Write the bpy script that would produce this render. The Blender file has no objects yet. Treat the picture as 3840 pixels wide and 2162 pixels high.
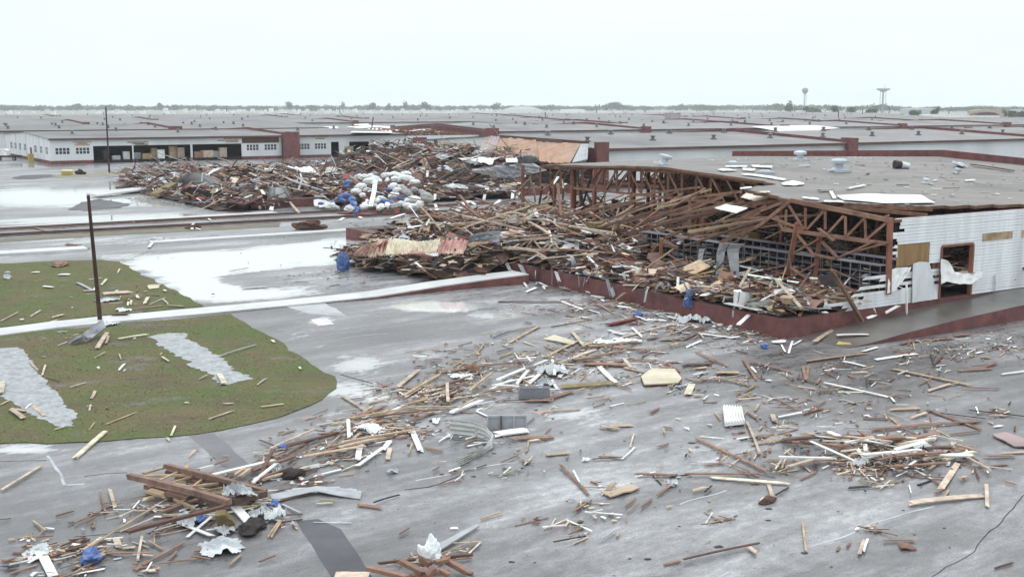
import bpy, bmesh, math, random
from mathutils import Vector, Matrix, noise
import numpy as np
R = math.radians
random.seed(7)
SC = bpy.context.scene
COL = SC.collection

# ---------------------------------------------------------------- camera
F = 2900.0; UW = 2575.0; VH = 1448.4; V0 = 267.5; CAMZ = 14.0
PITCH = math.atan((VH / 2 - V0) / F)
cd = bpy.data.cameras.new('camera'); cam = bpy.data.objects.new('camera', cd); COL.objects.link(cam)
cd.sensor_width = 36; cd.lens = 36 * F / UW; cd.clip_start = 0.5; cd.clip_end = 30000
cam.location = (0, 0, CAMZ); cam.rotation_euler = (R(90) - PITCH, 0, 0)
SC.camera = cam

# ---------------------------------------------------------------- sky, sun, exposure
SUN_EL, SUN_AZ = 52, 20          # azimuth of the sun, degrees clockwise from +Y
w = bpy.data.worlds.new('World'); SC.world = w; w.use_nodes = True
nt = w.node_tree; nt.nodes.clear()
def wn(t, **k):
    n = nt.nodes.new(t)
    for a, b in k.items(): setattr(n, a, b)
    return n
out = wn('ShaderNodeOutputWorld'); bg = wn('ShaderNodeBackground')
sky = wn('ShaderNodeTexSky', sky_type='NISHITA', sun_disc=False, sun_elevation=R(SUN_EL), sun_rotation=R(SUN_AZ))
sky.air_density = 1.0; sky.dust_density = 4.0
hs = wn('ShaderNodeHueSaturation'); hs.inputs['Saturation'].default_value = 0.25
nt.links.new(sky.outputs[0], hs.inputs['Color'])
tc = wn('ShaderNodeTexCoord'); sx = wn('ShaderNodeSeparateXYZ'); nt.links.new(tc.outputs['Generated'], sx.inputs[0])
# a closed cloud deck: brighter overhead than at the horizon, broken by soft bands
rp = wn('ShaderNodeValToRGB'); nt.links.new(sx.outputs['Z'], rp.inputs[0])
SK = 10.0
e = rp.color_ramp.elements
e[0].position = 0.0; e[0].color = (0.965, 1.11, 1.115, 1)
e[1].position = 1.0; e[1].color = (1.62, 1.74, 1.86, 1)
k = e.new(0.10); k.color = (0.99, 1.10, 1.10, 1)
k = e.new(0.35); k.color = (1.28, 1.38, 1.42, 1)
mp = wn('ShaderNodeMapping'); mp.inputs['Scale'].default_value = (1.2, 1.2, 9); nt.links.new(tc.outputs['Generated'], mp.inputs[0])
nz = wn('ShaderNodeTexNoise'); nz.inputs['Scale'].default_value = 2.2; nz.inputs['Detail'].default_value = 5; nt.links.new(mp.outputs[0], nz.inputs['Vector'])
mr = wn('ShaderNodeMapRange'); mr.inputs[1].default_value = 0.3; mr.inputs[2].default_value = 0.7; mr.inputs[3].default_value = SK * 0.955; mr.inputs[4].default_value = SK * 1.03
nt.links.new(nz.outputs['Fac'], mr.inputs[0])
vm = wn('ShaderNodeVectorMath', operation='SCALE'); nt.links.new(rp.outputs[0], vm.inputs[0]); nt.links.new(mr.outputs[0], vm.inputs['Scale'])
mx = wn('ShaderNodeMix', data_type='RGBA'); mx.inputs[0].default_value = 0.93
nt.links.new(hs.outputs[0], mx.inputs[6]); nt.links.new(vm.outputs[0], mx.inputs[7])
nt.links.new(mx.outputs[2], bg.inputs[0]); bg.inputs[1].default_value = 0.1
nt.links.new(bg.outputs[0], out.inputs[0])

sd = bpy.data.lights.new('sun', 'SUN'); sun = bpy.data.objects.new('sun', sd); COL.objects.link(sun)
sd.energy = 0.8; sd.angle = R(25); sd.color = (1, 0.96, 0.9)
sun.rotation_euler = (R(90 - SUN_EL), 0, R(180 - SUN_AZ))
sun.location = (0, 0, 60)
SC.view_settings.view_transform = 'Standard'; SC.view_settings.look = 'None'
SC.view_settings.exposure = 0.0; SC.view_settings.gamma = 1.0
SC.cycles.max_bounces = 6; SC.cycles.volume_bounces = 1

# ---------------------------------------------------------------- surveying helpers
def G(u, v, z=0.0):
    "a point of the 2575-wide photo, at height z, as (x, y, z) metres"
    x = (u - UW / 2) / F; y = -(v - VH / 2) / F
    dx, dy, dz = x, math.cos(PITCH) + y * math.sin(PITCH), -math.sin(PITCH) + y * math.cos(PITCH)
    t = (z - CAMZ) / dz
    return Vector((dx * t, dy * t, z))
def ray(u, v):
    x = (u - UW / 2) / F; y = -(v - VH / 2) / F
    return Vector((x, math.cos(PITCH) + y * math.sin(PITCH), -math.sin(PITCH) + y * math.cos(PITCH)))
def PR(p):
    dz = p[2] - CAMZ
    cy = p[1] * math.cos(PITCH) - dz * math.sin(PITCH); cz = p[1] * math.sin(PITCH) + dz * math.cos(PITCH)
    return UW / 2 + F * p[0] / cy, VH / 2 - F * cz / cy
TILE = {1: (0, 300), 2: (1280, 300), 3: (2560, 300), 4: (0, 1000), 5: (1280, 900), 6: (2560, 900), 7: (0, 1442), 8: (1280, 1442), 9: (2560, 1442)}
KT = 2575 / 3840
def T(t, x, y):
    s = 1280 / 2576
    if t < 10: o = TILE[t]
    elif t == 17: o, s = (1950, 488), 1890 / 2576
    elif t == 18: o, s = (375, 375), 1950 / 2576
    elif t == 11: o, s = (2000, 560), 900 / 2576
    elif t == 12: o, s = (2700, 660), 800 / 2576
    elif t == 13: o, s = (1200, 760), 900 / 2576
    elif t == 14: o, s = (480, 540), 900 / 2576
    elif t == 15: o, s = (1240, 480), 1000 / 2576
    elif t == 16: o, s = (0, 760), 1000 / 2576
    return (o[0] + x * s) * KT, (o[1] + y * s) * KT
def TG(t, x, y, z=0.0): return G(*T(t, x, y), z)
# the depot's own grid: a runs along the warehouses, s across them, origin at the near dock corner
K0 = G(1973, 803, 1.2); ANG = R(32.5)
D1 = Vector((math.cos(ANG), math.sin(ANG), 0)); D2 = Vector((-math.sin(ANG), math.cos(ANG), 0))
def AS(a, s, z=0.0): return Vector((K0.x, K0.y, 0)) + D1 * a + D2 * s + Vector((0, 0, z))
def toAS(p):
    q = Vector((p[0] - K0.x, p[1] - K0.y, 0)); return q.dot(D1), q.dot(D2)
def FP(u, v, s):
    "where the sight line meets the upright plane at s: (a, z)"
    r = ray(u, v); b = Vector((K0.x, K0.y, 0))
    t = (s + b.dot(D2)) / r.dot(D2)
    p = r * t
    return toAS(p)[0], p.z + CAMZ
def TF(t, x, y, s): return FP(*T(t, x, y), s)

# ---------------------------------------------------------------- materials
MATS = {}
def newmat(name):
    m = bpy.data.materials.new(name); m.use_nodes = True
    n = m.node_tree; b = n.nodes['Principled BSDF']
    return m, n, b
def mat(name, col, rough=0.75, var=0.3, scale=1.5, bump=0.0, spec=0.3, tint=None, metal=0.0, rnd=0.25, stretch=None, streak=0.0):
    "weathered surface: two octaves of blotches, a second tint in patches, per-object shift"
    if name in MATS: return MATS[name]
    m, n, b = newmat(name); L = n.links
    b.inputs['Roughness'].default_value = rough; b.inputs['Specular IOR Level'].default_value = spec; b.inputs['Metallic'].default_value = metal
    tc = n.nodes.new('ShaderNodeTexCoord'); mp = n.nodes.new('ShaderNodeMapping')
    L.new(tc.outputs['Object'], mp.inputs[0])
    if stretch: mp.inputs['Scale'].default_value = stretch
    nz = n.nodes.new('ShaderNodeTexNoise'); nz.inputs['Scale'].default_value = scale; nz.inputs['Detail'].default_value = 6; nz.inputs['Roughness'].default_value = 0.65
    L.new(mp.outputs[0], nz.inputs['Vector'])
    oi = n.nodes.new('ShaderNodeObjectInfo')
    r1 = n.nodes.new('ShaderNodeMapRange'); r1.inputs[1].default_value = 0.3; r1.inputs[2].default_value = 0.7
    r1.inputs[3].default_value = 1 - var; r1.inputs[4].default_value = 1 + var
    L.new(nz.outputs['Fac'], r1.inputs[0])
    r2 = n.nodes.new('ShaderNodeMapRange'); r2.inputs[3].default_value = 1 - rnd; r2.inputs[4].default_value = 1 + rnd
    L.new(oi.outputs['Random'], r2.inputs[0])
    mu = n.nodes.new('ShaderNodeMath'); mu.operation = 'MULTIPLY'; L.new(r1.outputs[0], mu.inputs[0]); L.new(r2.outputs[0], mu.inputs[1])
    c0 = n.nodes.new('ShaderNodeMix'); c0.data_type = 'RGBA'
    c0.inputs[6].default_value = (*col, 1); c0.inputs[7].default_value = (*(tint or [c * 0.7 for c in col]), 1)
    n2 = n.nodes.new('ShaderNodeTexNoise'); n2.inputs['Scale'].default_value = scale * 0.33; n2.inputs['Detail'].default_value = 4
    L.new(mp.outputs[0], n2.inputs['Vector'])
    r3 = n.nodes.new('ShaderNodeMapRange'); r3.inputs[1].default_value = 0.45; r3.inputs[2].default_value = 0.68
    L.new(n2.outputs['Fac'], r3.inputs[0]); L.new(r3.outputs[0], c0.inputs[0])
    vm = n.nodes.new('ShaderNodeVectorMath'); vm.operation = 'SCALE'; L.new(c0.outputs[2], vm.inputs[0]); L.new(mu.outputs[0], vm.inputs['Scale'])
    L.new(vm.outputs[0], b.inputs['Base Color'])
    if bump:
        bp = n.nodes.new('ShaderNodeBump'); bp.inputs['Strength'].default_value = bump; bp.inputs['Distance'].default_value = 0.05
        L.new(nz.outputs['Fac'], bp.inputs['Height']); L.new(bp.outputs[0], b.inputs['Normal'])
    MATS[name] = m
    return m
def attr_mat(name, rough=0.8, var=0.35, scale=3.0):
    "mixed rubble: every scrap keeps the colour stored on its own faces"
    m, n, b = newmat(name); L = n.links
    b.inputs['Roughness'].default_value = rough; b.inputs['Specular IOR Level'].default_value = 0.25
    at = n.nodes.new('ShaderNodeAttribute'); at.attribute_name = 'Col'
    tc = n.nodes.new('ShaderNodeTexCoord'); nz = n.nodes.new('ShaderNodeTexNoise'); nz.inputs['Scale'].default_value = scale; nz.inputs['Detail'].default_value = 4
    L.new(tc.outputs['Object'], nz.inputs['Vector'])
    r1 = n.nodes.new('ShaderNodeMapRange'); r1.inputs[1].default_value = 0.3; r1.inputs[2].default_value = 0.7; r1.inputs[3].default_value = 1 - var; r1.inputs[4].default_value = 1 + var
    L.new(nz.outputs['Fac'], r1.inputs[0])
    vm = n.nodes.new('ShaderNodeVectorMath'); vm.operation = 'SCALE'; L.new(at.outputs['Color'], vm.inputs[0]); L.new(r1.outputs[0], vm.inputs['Scale'])
    L.new(vm.outputs[0], b.inputs['Base Color'])
    MATS[name] = m
    return m
PAL = {'brown': (0.255, 0.150, 0.110), 'tan': (0.44, 0.325, 0.215), 'pale': (0.54, 0.43, 0.345), 'white': (0.80, 0.80, 0.79), 'cream': (0.66, 0.60, 0.46),
       'dark': (0.040, 0.030, 0.031), 'grey': (0.42, 0.43, 0.45), 'red': (0.23, 0.065, 0.055), 'olive': (0.29, 0.225, 0.115), 'umber': (0.135, 0.076, 0.060),
       'blue': (0.11, 0.175, 0.38), 'yellow': (0.55, 0.43, 0.14), 'roof': (0.20, 0.195, 0.19), 'rust': (0.34, 0.15, 0.07)}
def M(c):
    if c in ('white', 'grey', 'blue', 'yellow'):
        return mat('scrap_' + c, PAL[c], 0.6, 0.15, 2.0, tint=tuple(x * 0.78 for x in PAL[c]), rnd=0.12)
    return mat('wood_' + c, PAL[c], 0.8, 0.3, 3.0, tint=tuple(x * 0.66 for x in PAL[c]))
m_brick = mat('painted_brick', (0.185, 0.074, 0.071), 0.75, 0.3, 1.3, tint=(0.125, 0.060, 0.062), rnd=0.06)
m_siding = mat('white_siding', (0.74, 0.76, 0.78), 0.55, 0.13, 1.1, tint=(0.56, 0.56, 0.56), rnd=0.03, stretch=(1, 1, 0.16))
m_farwall = mat('far_white_wall', (0.70, 0.72, 0.73), 0.7, 0.09, 0.12, tint=(0.56, 0.57, 0.58), rnd=0.05, stretch=(1, 1, 0.3))
m_roof = mat('tar_and_gravel_roof', (0.215, 0.208, 0.205), 0.7, 0.2, 0.16, tint=(0.150, 0.145, 0.147), rnd=0.1, stretch=(1, 1, 1))
m_trim = mat('dark_eave_trim', (0.13, 0.075, 0.07), 0.8, 0.2, 0.5)
m_timber = mat('raw_timber', (0.245, 0.138, 0.098), 0.8, 0.3, 2.0, tint=(0.17, 0.085, 0.06), rnd=0.15)
m_steelred = mat('primer_steel', (0.25, 0.105, 0.07), 0.7, 0.25, 1.0, tint=(0.18, 0.08, 0.06), rnd=0.1)
m_rack = mat('rack_steel', (0.20, 0.19, 0.22), 0.6, 0.2, 1.0)
m_dark = mat('interior_shade', (0.026, 0.021, 0.023), 0.9, 0.4, 0.6)  # near-black colour stands in for shade inside bays, walls and racks
m_metal = mat('galvanised', (0.58, 0.62, 0.66), 0.42, 0.12, 1.0, metal=0.35, rnd=0.1)
m_glass = mat('window_glass', (0.05, 0.055, 0.06), 0.15, 0.3, 0.6, spec=0.6)
m_pole = mat('creosote_pole', (0.060, 0.032, 0.028), 0.85, 0.25, 2.0, rnd=0.1)
m_concrete = mat('pale_concrete', (0.56, 0.56, 0.55), 0.45, 0.13, 0.5, tint=(0.46, 0.46, 0.46), rnd=0.05, spec=0.5)
m_ply = mat('plywood', (0.42, 0.25, 0.165), 0.8, 0.22, 0.5, tint=(0.36, 0.25, 0.20), rnd=0.05)

# ---------------------------------------------------------------- mesh builder
class MB:
    def __init__(s): s.v = []; s.f = []; s.mi = []; s.c = []; s.col = (0.5, 0.5, 0.5); s.m = 0
    def vert(s, p): s.v.append(tuple(p)); return len(s.v) - 1
    def face(s, idx): s.f.append(tuple(idx)); s.mi.append(s.m); s.c.append(s.col)
    def poly(s, pts): s.face([s.vert(p) for p in pts])
    def hexa(s, b, t):
        "bottom ring (4, counter-clockwise from above) and top ring"
        n = len(s.v); s.v += [tuple(p) for p in b] + [tuple(p) for p in t]
        for q in ((3, 2, 1, 0), (4, 5, 6, 7), (0, 1, 5, 4), (1, 2, 6, 5), (2, 3, 7, 6), (3, 0, 4, 7)): s.face([n + i for i in q])
    def prism(s, ring, h):
        "ring of points counter-clockwise, extruded by vector h"
        n = len(s.v); k = len(ring); h = Vector(h); s.v += [tuple(p) for p in ring] + [tuple(Vector(p) + h) for p in ring]
        s.face([n + i for i in range(k)][::-1]); s.face([n + k + i for i in range(k)])
        for i in range(k): j = (i + 1) % k; s.face([n + i, n + j, n + k + j, n + k + i])
    def box(s, c, sz, rz=0.0, ax=None):
        c = Vector(c); x = (Vector((math.cos(rz), math.sin(rz), 0)) if ax is None else ax); y = Vector((-x.y, x.x, 0)); hx, hy, hz = sz[0] / 2, sz[1] / 2, sz[2] / 2
        r = [c - x * hx - y * hy, c + x * hx - y * hy, c + x * hx + y * hy, c - x * hx + y * hy]
        s.hexa([p - Vector((0, 0, hz)) for p in r], [p + Vector((0, 0, hz)) for p in r])
    def beam(s, p, q, w, t, roll=0.0, jag=0.0, bow=0.0, n=1):
        p = Vector(p); q = Vector(q); ax = q - p; L = ax.length
        if L < 1e-5: return
        ax /= L; up = Vector((0, 0, 1)) if abs(ax.z) < 0.95 else Vector((1, 0, 0))
        sd = ax.cross(up).normalized(); up = sd.cross(ax).normalized()
        if roll: m = Matrix.Rotation(roll, 3, ax); sd = m @ sd; up = m @ up
        base = len(s.v); bx, bz = random.uniform(-1, 1) * bow, random.uniform(0, 1) * bow
        for i in range(n + 1):
            f = i / n; k = 4 * f * (1 - f) * L
            c = p + ax * (L * f) + sd * (bx * k) + up * (bz * k)
            for (a, b) in ((-1, -1), (1, -1), (1, 1), (-1, 1)):
                e = 0.0
                if jag and i in (0, n): e = random.uniform(-jag, jag * 0.3) * (1 if i == n else -1)
                s.v.append(tuple(c + sd * (a * w / 2) + up * (b * t / 2) + ax * e))
        for i in range(n):
            o = base + 4 * i
            for a in range(4): b = (a + 1) % 4; s.face((o + a, o + b, o + 4 + b, o + 4 + a))
        s.face((base + 3, base + 2, base + 1, base)); o = base + 4 * n; s.face((o, o + 1, o + 2, o + 3))
    def tube(s, pts, r, k=8, r2=None, caps=True):
        pts = [Vector(p) for p in pts]; n = len(pts); base = len(s.v)
        for i, p in enumerate(pts):
            d = (pts[min(i + 1, n - 1)] - pts[max(i - 1, 0)]).normalized()
            up = Vector((0, 0, 1)) if abs(d.z) < 0.9 else Vector((1, 0, 0))
            x = d.cross(up).normalized(); y = x.cross(d).normalized(); rr = r + ((r2 if r2 is not None else r) - r) * i / max(1, n - 1)
            for j in range(k):
                t = 2 * math.pi * j / k; s.v.append(tuple(p + x * (rr * math.cos(t)) + y * (rr * math.sin(t))))
        for i in range(n - 1):
            for j in range(k):
                j2 = (j + 1) % k; s.face((base + i * k + j, base + i * k + j2, base + (i + 1) * k + j2, base + (i + 1) * k + j))
        if caps:
            s.face([base + j for j in range(k)][::-1]); s.face([base + (n - 1) * k + j for j in range(k)])
    def lathe(s, c, prof, k=12):
        c = Vector(c); base = len(s.v)
        for (r, z) in prof:
            for j in range(k): t = 2 * math.pi * j / k; s.v.append(tuple(c + Vector((r * math.cos(t), r * math.sin(t), z))))
        for i in range(len(prof) - 1):
            for j in range(k): j2 = (j + 1) % k; s.face((base + i * k + j, base + i * k + j2, base + (i + 1) * k + j2, base + (i + 1) * k + j))
        s.face([base + j for j in range(k)][::-1]); s.face([base + (len(prof) - 1) * k + j for j in range(k)])
    def build(s, name, mats, parent=None, origin=None, smooth=False, color=False):
        me = bpy.data.meshes.new(name)
        if not isinstance(mats, (list, tuple)): mats = [mats]
        vv = np.array(s.v, dtype=float)
        if parent is not None: o0 = np.array(parent.get('_w', (0, 0, 0)))
        elif origin is not None: o0 = np.array(origin)
        else: o0 = np.array([(vv[:, 0].min() + vv[:, 0].max()) / 2, (vv[:, 1].min() + vv[:, 1].max()) / 2, vv[:, 2].min()])
        me.from_pydata((vv - o0).tolist(), [], s.f)
        for m in mats: me.materials.append(m)
        if max(s.mi, default=0): me.polygons.foreach_set('material_index', s.mi)
        if smooth: me.polygons.foreach_set('use_smooth', [True] * len(s.f))
        if color:
            at = me.color_attributes.new('Col', 'FLOAT_COLOR', 'CORNER'); a = []
            for f, c in zip(s.f, s.c): a += [*c, 1.0] * len(f)
            at.data.foreach_set('color', a)
        me.update()
        o = bpy.data.objects.new(name, me); COL.objects.link(o)
        if parent is not None: o.parent = parent; o['_w'] = tuple(parent.get('_w', (0, 0, 0)))
        else: o.location = Vector(o0); o['_w'] = tuple(float(x) for x in o0)
        return o
def tag(o, label=None, cat=None, group=None, kind=None):
    if label: o['label'] = label
    if cat: o['category'] = cat
    if group: o['group'] = group
    if kind: o['kind'] = kind
    return o
def thing(name, loc, label, cat, group=None):
    o = bpy.data.objects.new(name, None); COL.objects.link(o); o.location = Vector(loc); o['_w'] = tuple(float(x) for x in Vector(loc))
    o.empty_display_size = 0.2
    return tag(o, label, cat, group)
def copy_tree(o, parent=None):
    c = o.copy(); COL.objects.link(c)
    if parent is not None: c.parent = parent
    for ch in list(o.children): copy_tree(ch, c)
    return c
rnd = random.uniform
def nz2(x, y, sc=1.0, seed=0.0): return noise.noise(Vector((x * sc, y * sc, seed)))
# ================================================================ GROUND
def wet_material():
    m, n, b = newmat('wet_concrete'); L = n.links
    N = n.nodes.new
    geo = N('ShaderNodeNewGeometry')
    rot = N('ShaderNodeMapping'); rot.inputs['Rotation'].default_value = (0, 0, -ANG - R(6)); L.new(geo.outputs['Position'], rot.inputs[0])
    def noise_(scale, detail=5, st=(1, 1, 1), rough=0.6):
        mp = N('ShaderNodeMapping'); mp.inputs['Scale'].default_value = st; L.new(rot.outputs[0], mp.inputs[0])
        z = N('ShaderNodeTexNoise'); z.inputs['Scale'].default_value = scale; z.inputs['Detail'].default_value = detail; z.inputs['Roughness'].default_value = rough
        L.new(mp.outputs[0], z.inputs['Vector']); return z.outputs['Fac']
    def mth(op, a, c):
        k = N('ShaderNodeMath'); k.operation = op
        for i, x in enumerate((a, c)):
            if isinstance(x, (int, float)): k.inputs[i].default_value = x
            else: L.new(x, k.inputs[i])
        return k.outputs[0]
    def rng(x, a, c, p, q, smooth=False):
        k = N('ShaderNodeMapRange'); k.inputs[1].default_value = a; k.inputs[2].default_value = c; k.inputs[3].default_value = p; k.inputs[4].default_value = q
        if smooth: k.interpolation_type = 'SMOOTHSTEP'
        L.new(x, k.inputs[0]); return k.outputs[0]
    at = N('ShaderNodeAttribute'); at.attribute_name = 'wet'; wet = at.outputs['Fac']
    a2 = N('ShaderNodeAttribute'); a2.attribute_name = 'tone'; tone = a2.outputs['Fac']
    big = noise_(0.10, 4, (0.45, 1.0, 1)); mid = noise_(0.42, 6, (0.3, 1.0, 1)); fine = noise_(2.6, 6, (0.6, 1, 1), 0.7); grit = noise_(14, 3); streak = noise_(1.1, 4, (0.07, 0.8, 1))
    # how much standing water
    wsum = mth('ADD', wet, mth('ADD', rng(mid, 0.3, 0.7, -0.42, 0.42), rng(fine, 0.3, 0.7, -0.22, 0.22)))
    wf = rng(wsum, 0.36, 0.62, 0, 1, True)
    # tone of the slab, lifted a little where sky sheen is painted
    t = mth('ADD', rng(big, 0.36, 0.64, -0.17, 0.17), mth('ADD', mth('ADD', rng(mid, 0.36, 0.64, -0.17, 0.17), rng(streak, 0.36, 0.64, -0.065, 0.065)), mth('ADD', rng(fine, 0.32, 0.68, -0.15, 0.15), rng(grit, 0.33, 0.67, -0.09, 0.09))))
    t = mth('ADD', t, tone)
    cr = N('ShaderNodeValToRGB'); L.new(t, cr.inputs[0]); e = cr.color_ramp.elements
    e[0].position = 0.0; e[0].color = (0.060, 0.055, 0.055, 1); e[1].position = 1.0; e[1].color = (0.62, 0.63, 0.63, 1)
    k = e.new(0.35); k.color = (0.145, 0.139, 0.142, 1); k = e.new(0.6); k.color = (0.268, 0.263, 0.272, 1)
    # dark gravelly specks swept by the storm
    vo = noise_(5.5, 2, (0.5, 1, 1)); sp = rng(vo, 0.66, 0.73, 0, 0.6)
    mxs = N('ShaderNodeMix'); mxs.data_type = 'RGBA'; L.new(sp, mxs.inputs[0]); L.new(cr.outputs[0], mxs.inputs[6]); mxs.inputs[7].default_value = (0.06, 0.055, 0.055, 1)
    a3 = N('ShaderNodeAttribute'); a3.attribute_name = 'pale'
    mxp = N('ShaderNodeMix'); mxp.data_type = 'RGBA'; L.new(mth('MULTIPLY', wf, rng(a3.outputs['Fac'], 0.02, 0.3, 0, 1)), mxp.inputs[0]); L.new(mxs.outputs[2], mxp.inputs[6]); mxp.inputs[7].default_value = (0.60, 0.61, 0.61, 1)  # bright sky reflection on the puddles painted into the base colour
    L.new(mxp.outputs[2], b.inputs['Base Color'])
    rr = rng(mth('ADD', mid, mth('MULTIPLY', fine, 0.6)), 0.62, 0.98, 0.20, 0.62)
    mr_ = N('ShaderNodeMix'); mr_.data_type = 'FLOAT'; L.new(wf, mr_.inputs[0]); L.new(rr, mr_.inputs[2]); mr_.inputs[3].default_value = 0.05
    L.new(mr_.outputs[0], b.inputs['Roughness'])
    si = N('ShaderNodeMix'); si.data_type = 'FLOAT'; L.new(wf, si.inputs[0]); si.inputs[2].default_value = 0.42; si.inputs[3].default_value = 1.0
    L.new(si.outputs[0], b.inputs['Specular IOR Level'])
    bp = N('ShaderNodeBump'); bp.inputs['Distance'].default_value = 0.02
    bs = N('ShaderNodeMix'); bs.data_type = 'FLOAT'; L.new(wf, bs.inputs[0]); bs.inputs[2].default_value = 0.35; bs.inputs[3].default_value = 0.03
    L.new(bs.outputs[0], bp.inputs['Strength']); L.new(mth('ADD', fine, mth('MULTIPLY', grit, 0.4)), bp.inputs['Height']); L.new(bp.outputs[0], b.inputs['Normal'])
    return m
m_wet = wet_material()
# (u, v, half width, half height, slant, wetness, tone): where water stands or the slab is stained; positive tone paints sky sheen
WET = [(640, 652, 320, 24, -20, 1.0, .40), (520, 690, 130, 48, 0, 1.0, .45), (790, 622, 150, 16, -14, 1.0, .35), (860, 608, 60, 10, -6, 1, .15), (640, 735, 150, 18, -10, .8, .32),
       (470, 655, 100, 18, -8, .8, .15), (860, 720, 140, 14, -10, .35, .08),
       (590, 662, 60, 8, -4, -1.0, -.24), (610, 700, 70, 16, 0, -1.0, -.2), (640, 722, 60, 10, 0, -.5, -.1),
       (1120, 770, 110, 15, 4, 1.0, .38), (1040, 772, 60, 8, -6, .6, .1), (1250, 792, 90, 9, 6, .75, .12), (1330, 778, 90, 8, 8, .6, .1), (1230, 742, 180, 12, 0, .3, .1),
       (905, 915, 75, 26, 10, .75, .16), (890, 980, 90, 30, -10, .55, .22), (960, 1000, 60, 18, -6, .5, .22), (780, 860, 60, 20, 30, .4, .1), (770, 775, 50, 16, 6, .5, .2), (810, 806, 25, 9, 0, .8, .22),
       (930, 820, 160, 22, 8, .05, -.05), (1050, 850, 100, 20, 0, -.1, -.06), (1130, 900, 80, 22, 0, .3, .06),
       (60, 1128, 110, 14, -4, 1.0, .26), (330, 1290, 130, 26, -30, .3, .14), (220, 1180, 160, 20, -10, .2, .02), (90, 1350, 120, 18, -20, .3, .05),
       (440, 1260, 90, 20, -10, .35, .10), (560, 1110, 60, 26, 20, -.4, -.10),
       (1430, 1040, 110, 14, -4, .55, .12), (1320, 1075, 60, 10, 0, .5, .1), (1510, 1075, 100, 20, 0, .25, .08), (1650, 1000, 200, 30, 0, .1, 0), (1540, 1110, 70, 16, -6, -.5, -.14),
       (1000, 1200, 100, 30, 0, -.1, -.04), (1180, 1180, 120, 12, -18, .3, .08),
       (2200, 960, 500, 70, 0, -.12, -.12), (2350, 900, 300, 50, 0, -.15, -.10), (2050, 900, 200, 40, 0, 0, -.07), (1700, 880, 200, 40, 0, 0, -.05), (2300, 1080, 300, 40, 0, -.1, -.07), (2100, 1040, 140, 20, 0, .2, .0),
       (1780, 1160, 160, 24, -10, .35, .07), (1900, 1280, 300, 60, -14, .1, .07), (1400, 1340, 300, 60, -10, .1, .07), (2350, 1330, 260, 60, -14, .12, .08), (2300, 1420, 200, 30, -20, 0, -.05), (1650, 1420, 200, 30, 0, .1, .05),
       (350, 480, 380, 30, -10, .85, .3), (150, 495, 220, 20, -10, .7, .15), (560, 505, 160, 12, -8, .6, .12), (250, 550, 330, 10, -16, .9, .2), (120, 415, 160, 8, 0, .7, .12), (780, 405, 140, 8, 0, .9, .2),
       (120, 632, 120, 7, -8, .8, .18), (260, 606, 200, 10, -8, .5, .08), (600, 600, 260, 10, -10, .25, .05), (300, 640, 150, 8, -4, .4, .06), (740, 590, 200, 6, -8, .3, .04)]
def yard():
    xs = np.concatenate([np.arange(-70, 70, 0.8)]); ys = np.concatenate([np.arange(28, 135, 0.8)])
    def sheet(xs, ys, name, z):
        X, Y = np.meshgrid(xs, ys); nx, ny = len(xs), len(ys)
        wetv = np.zeros(X.shape); pal = np.zeros(X.shape); ton = np.full(X.shape, 0.43)
        for (u, v, ru, rv, sl, wv, tv) in WET:
            c = G(u, v); e1 = G(u + ru, v + sl * 0.5) - c; e2 = (G(u, v - rv) - G(u, v + rv)) * 0.5
            det = e1.x * e2.y - e1.y * e2.x
            dx, dy = X - c.x, Y - c.y
            p = (dx * e2.y - dy * e2.x) / det; q = (dy * e1.x - dx * e1.y) / det
            g = np.exp(-0.9 * (p * p + q * q) ** 1.3)
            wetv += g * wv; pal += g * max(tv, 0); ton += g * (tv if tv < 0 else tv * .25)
        me = bpy.data.meshes.new(name)
        vs = np.stack([X, Y, np.full(X.shape, z)], -1).reshape(-1, 3)
        i = np.arange(nx * ny).reshape(ny, nx)
        fs = np.stack([i[:-1, :-1], i[:-1, 1:], i[1:, 1:], i[1:, :-1]], -1).reshape(-1, 4)
        me.vertices.add(len(vs)); me.vertices.foreach_set('co', vs.ravel())
        me.loops.add(fs.size); me.loops.foreach_set('vertex_index', fs.ravel()); me.polygons.add(len(fs))
        me.polygons.foreach_set('loop_start', np.arange(0, fs.size, 4)); me.polygons.foreach_set('loop_total', np.full(len(fs), 4))
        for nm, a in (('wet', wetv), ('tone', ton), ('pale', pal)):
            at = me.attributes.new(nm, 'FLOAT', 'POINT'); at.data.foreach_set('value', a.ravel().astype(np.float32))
        me.update(calc_edges=True); me.materials.append(m_wet)
        o = bpy.data.objects.new(name, me); COL.objects.link(o); tag(o, kind='structure'); return o
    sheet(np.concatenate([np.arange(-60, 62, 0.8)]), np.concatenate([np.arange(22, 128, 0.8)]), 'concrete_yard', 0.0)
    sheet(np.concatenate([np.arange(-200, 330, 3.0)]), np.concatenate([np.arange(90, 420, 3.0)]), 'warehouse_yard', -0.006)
yard()
m_far = mat('distant_fields', (0.27, 0.265, 0.24), 0.9, 0.22, 0.012, tint=(0.19, 0.20, 0.15), stretch=(0.25, 1.5, 1))
b = MB(); b.poly([(-15000, -200, -0.02), (15000, -200, -0.02), (15000, 15000, -0.02), (-15000, 15000, -0.02)]); tag(b.build('ground', m_far), kind='structure')

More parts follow.
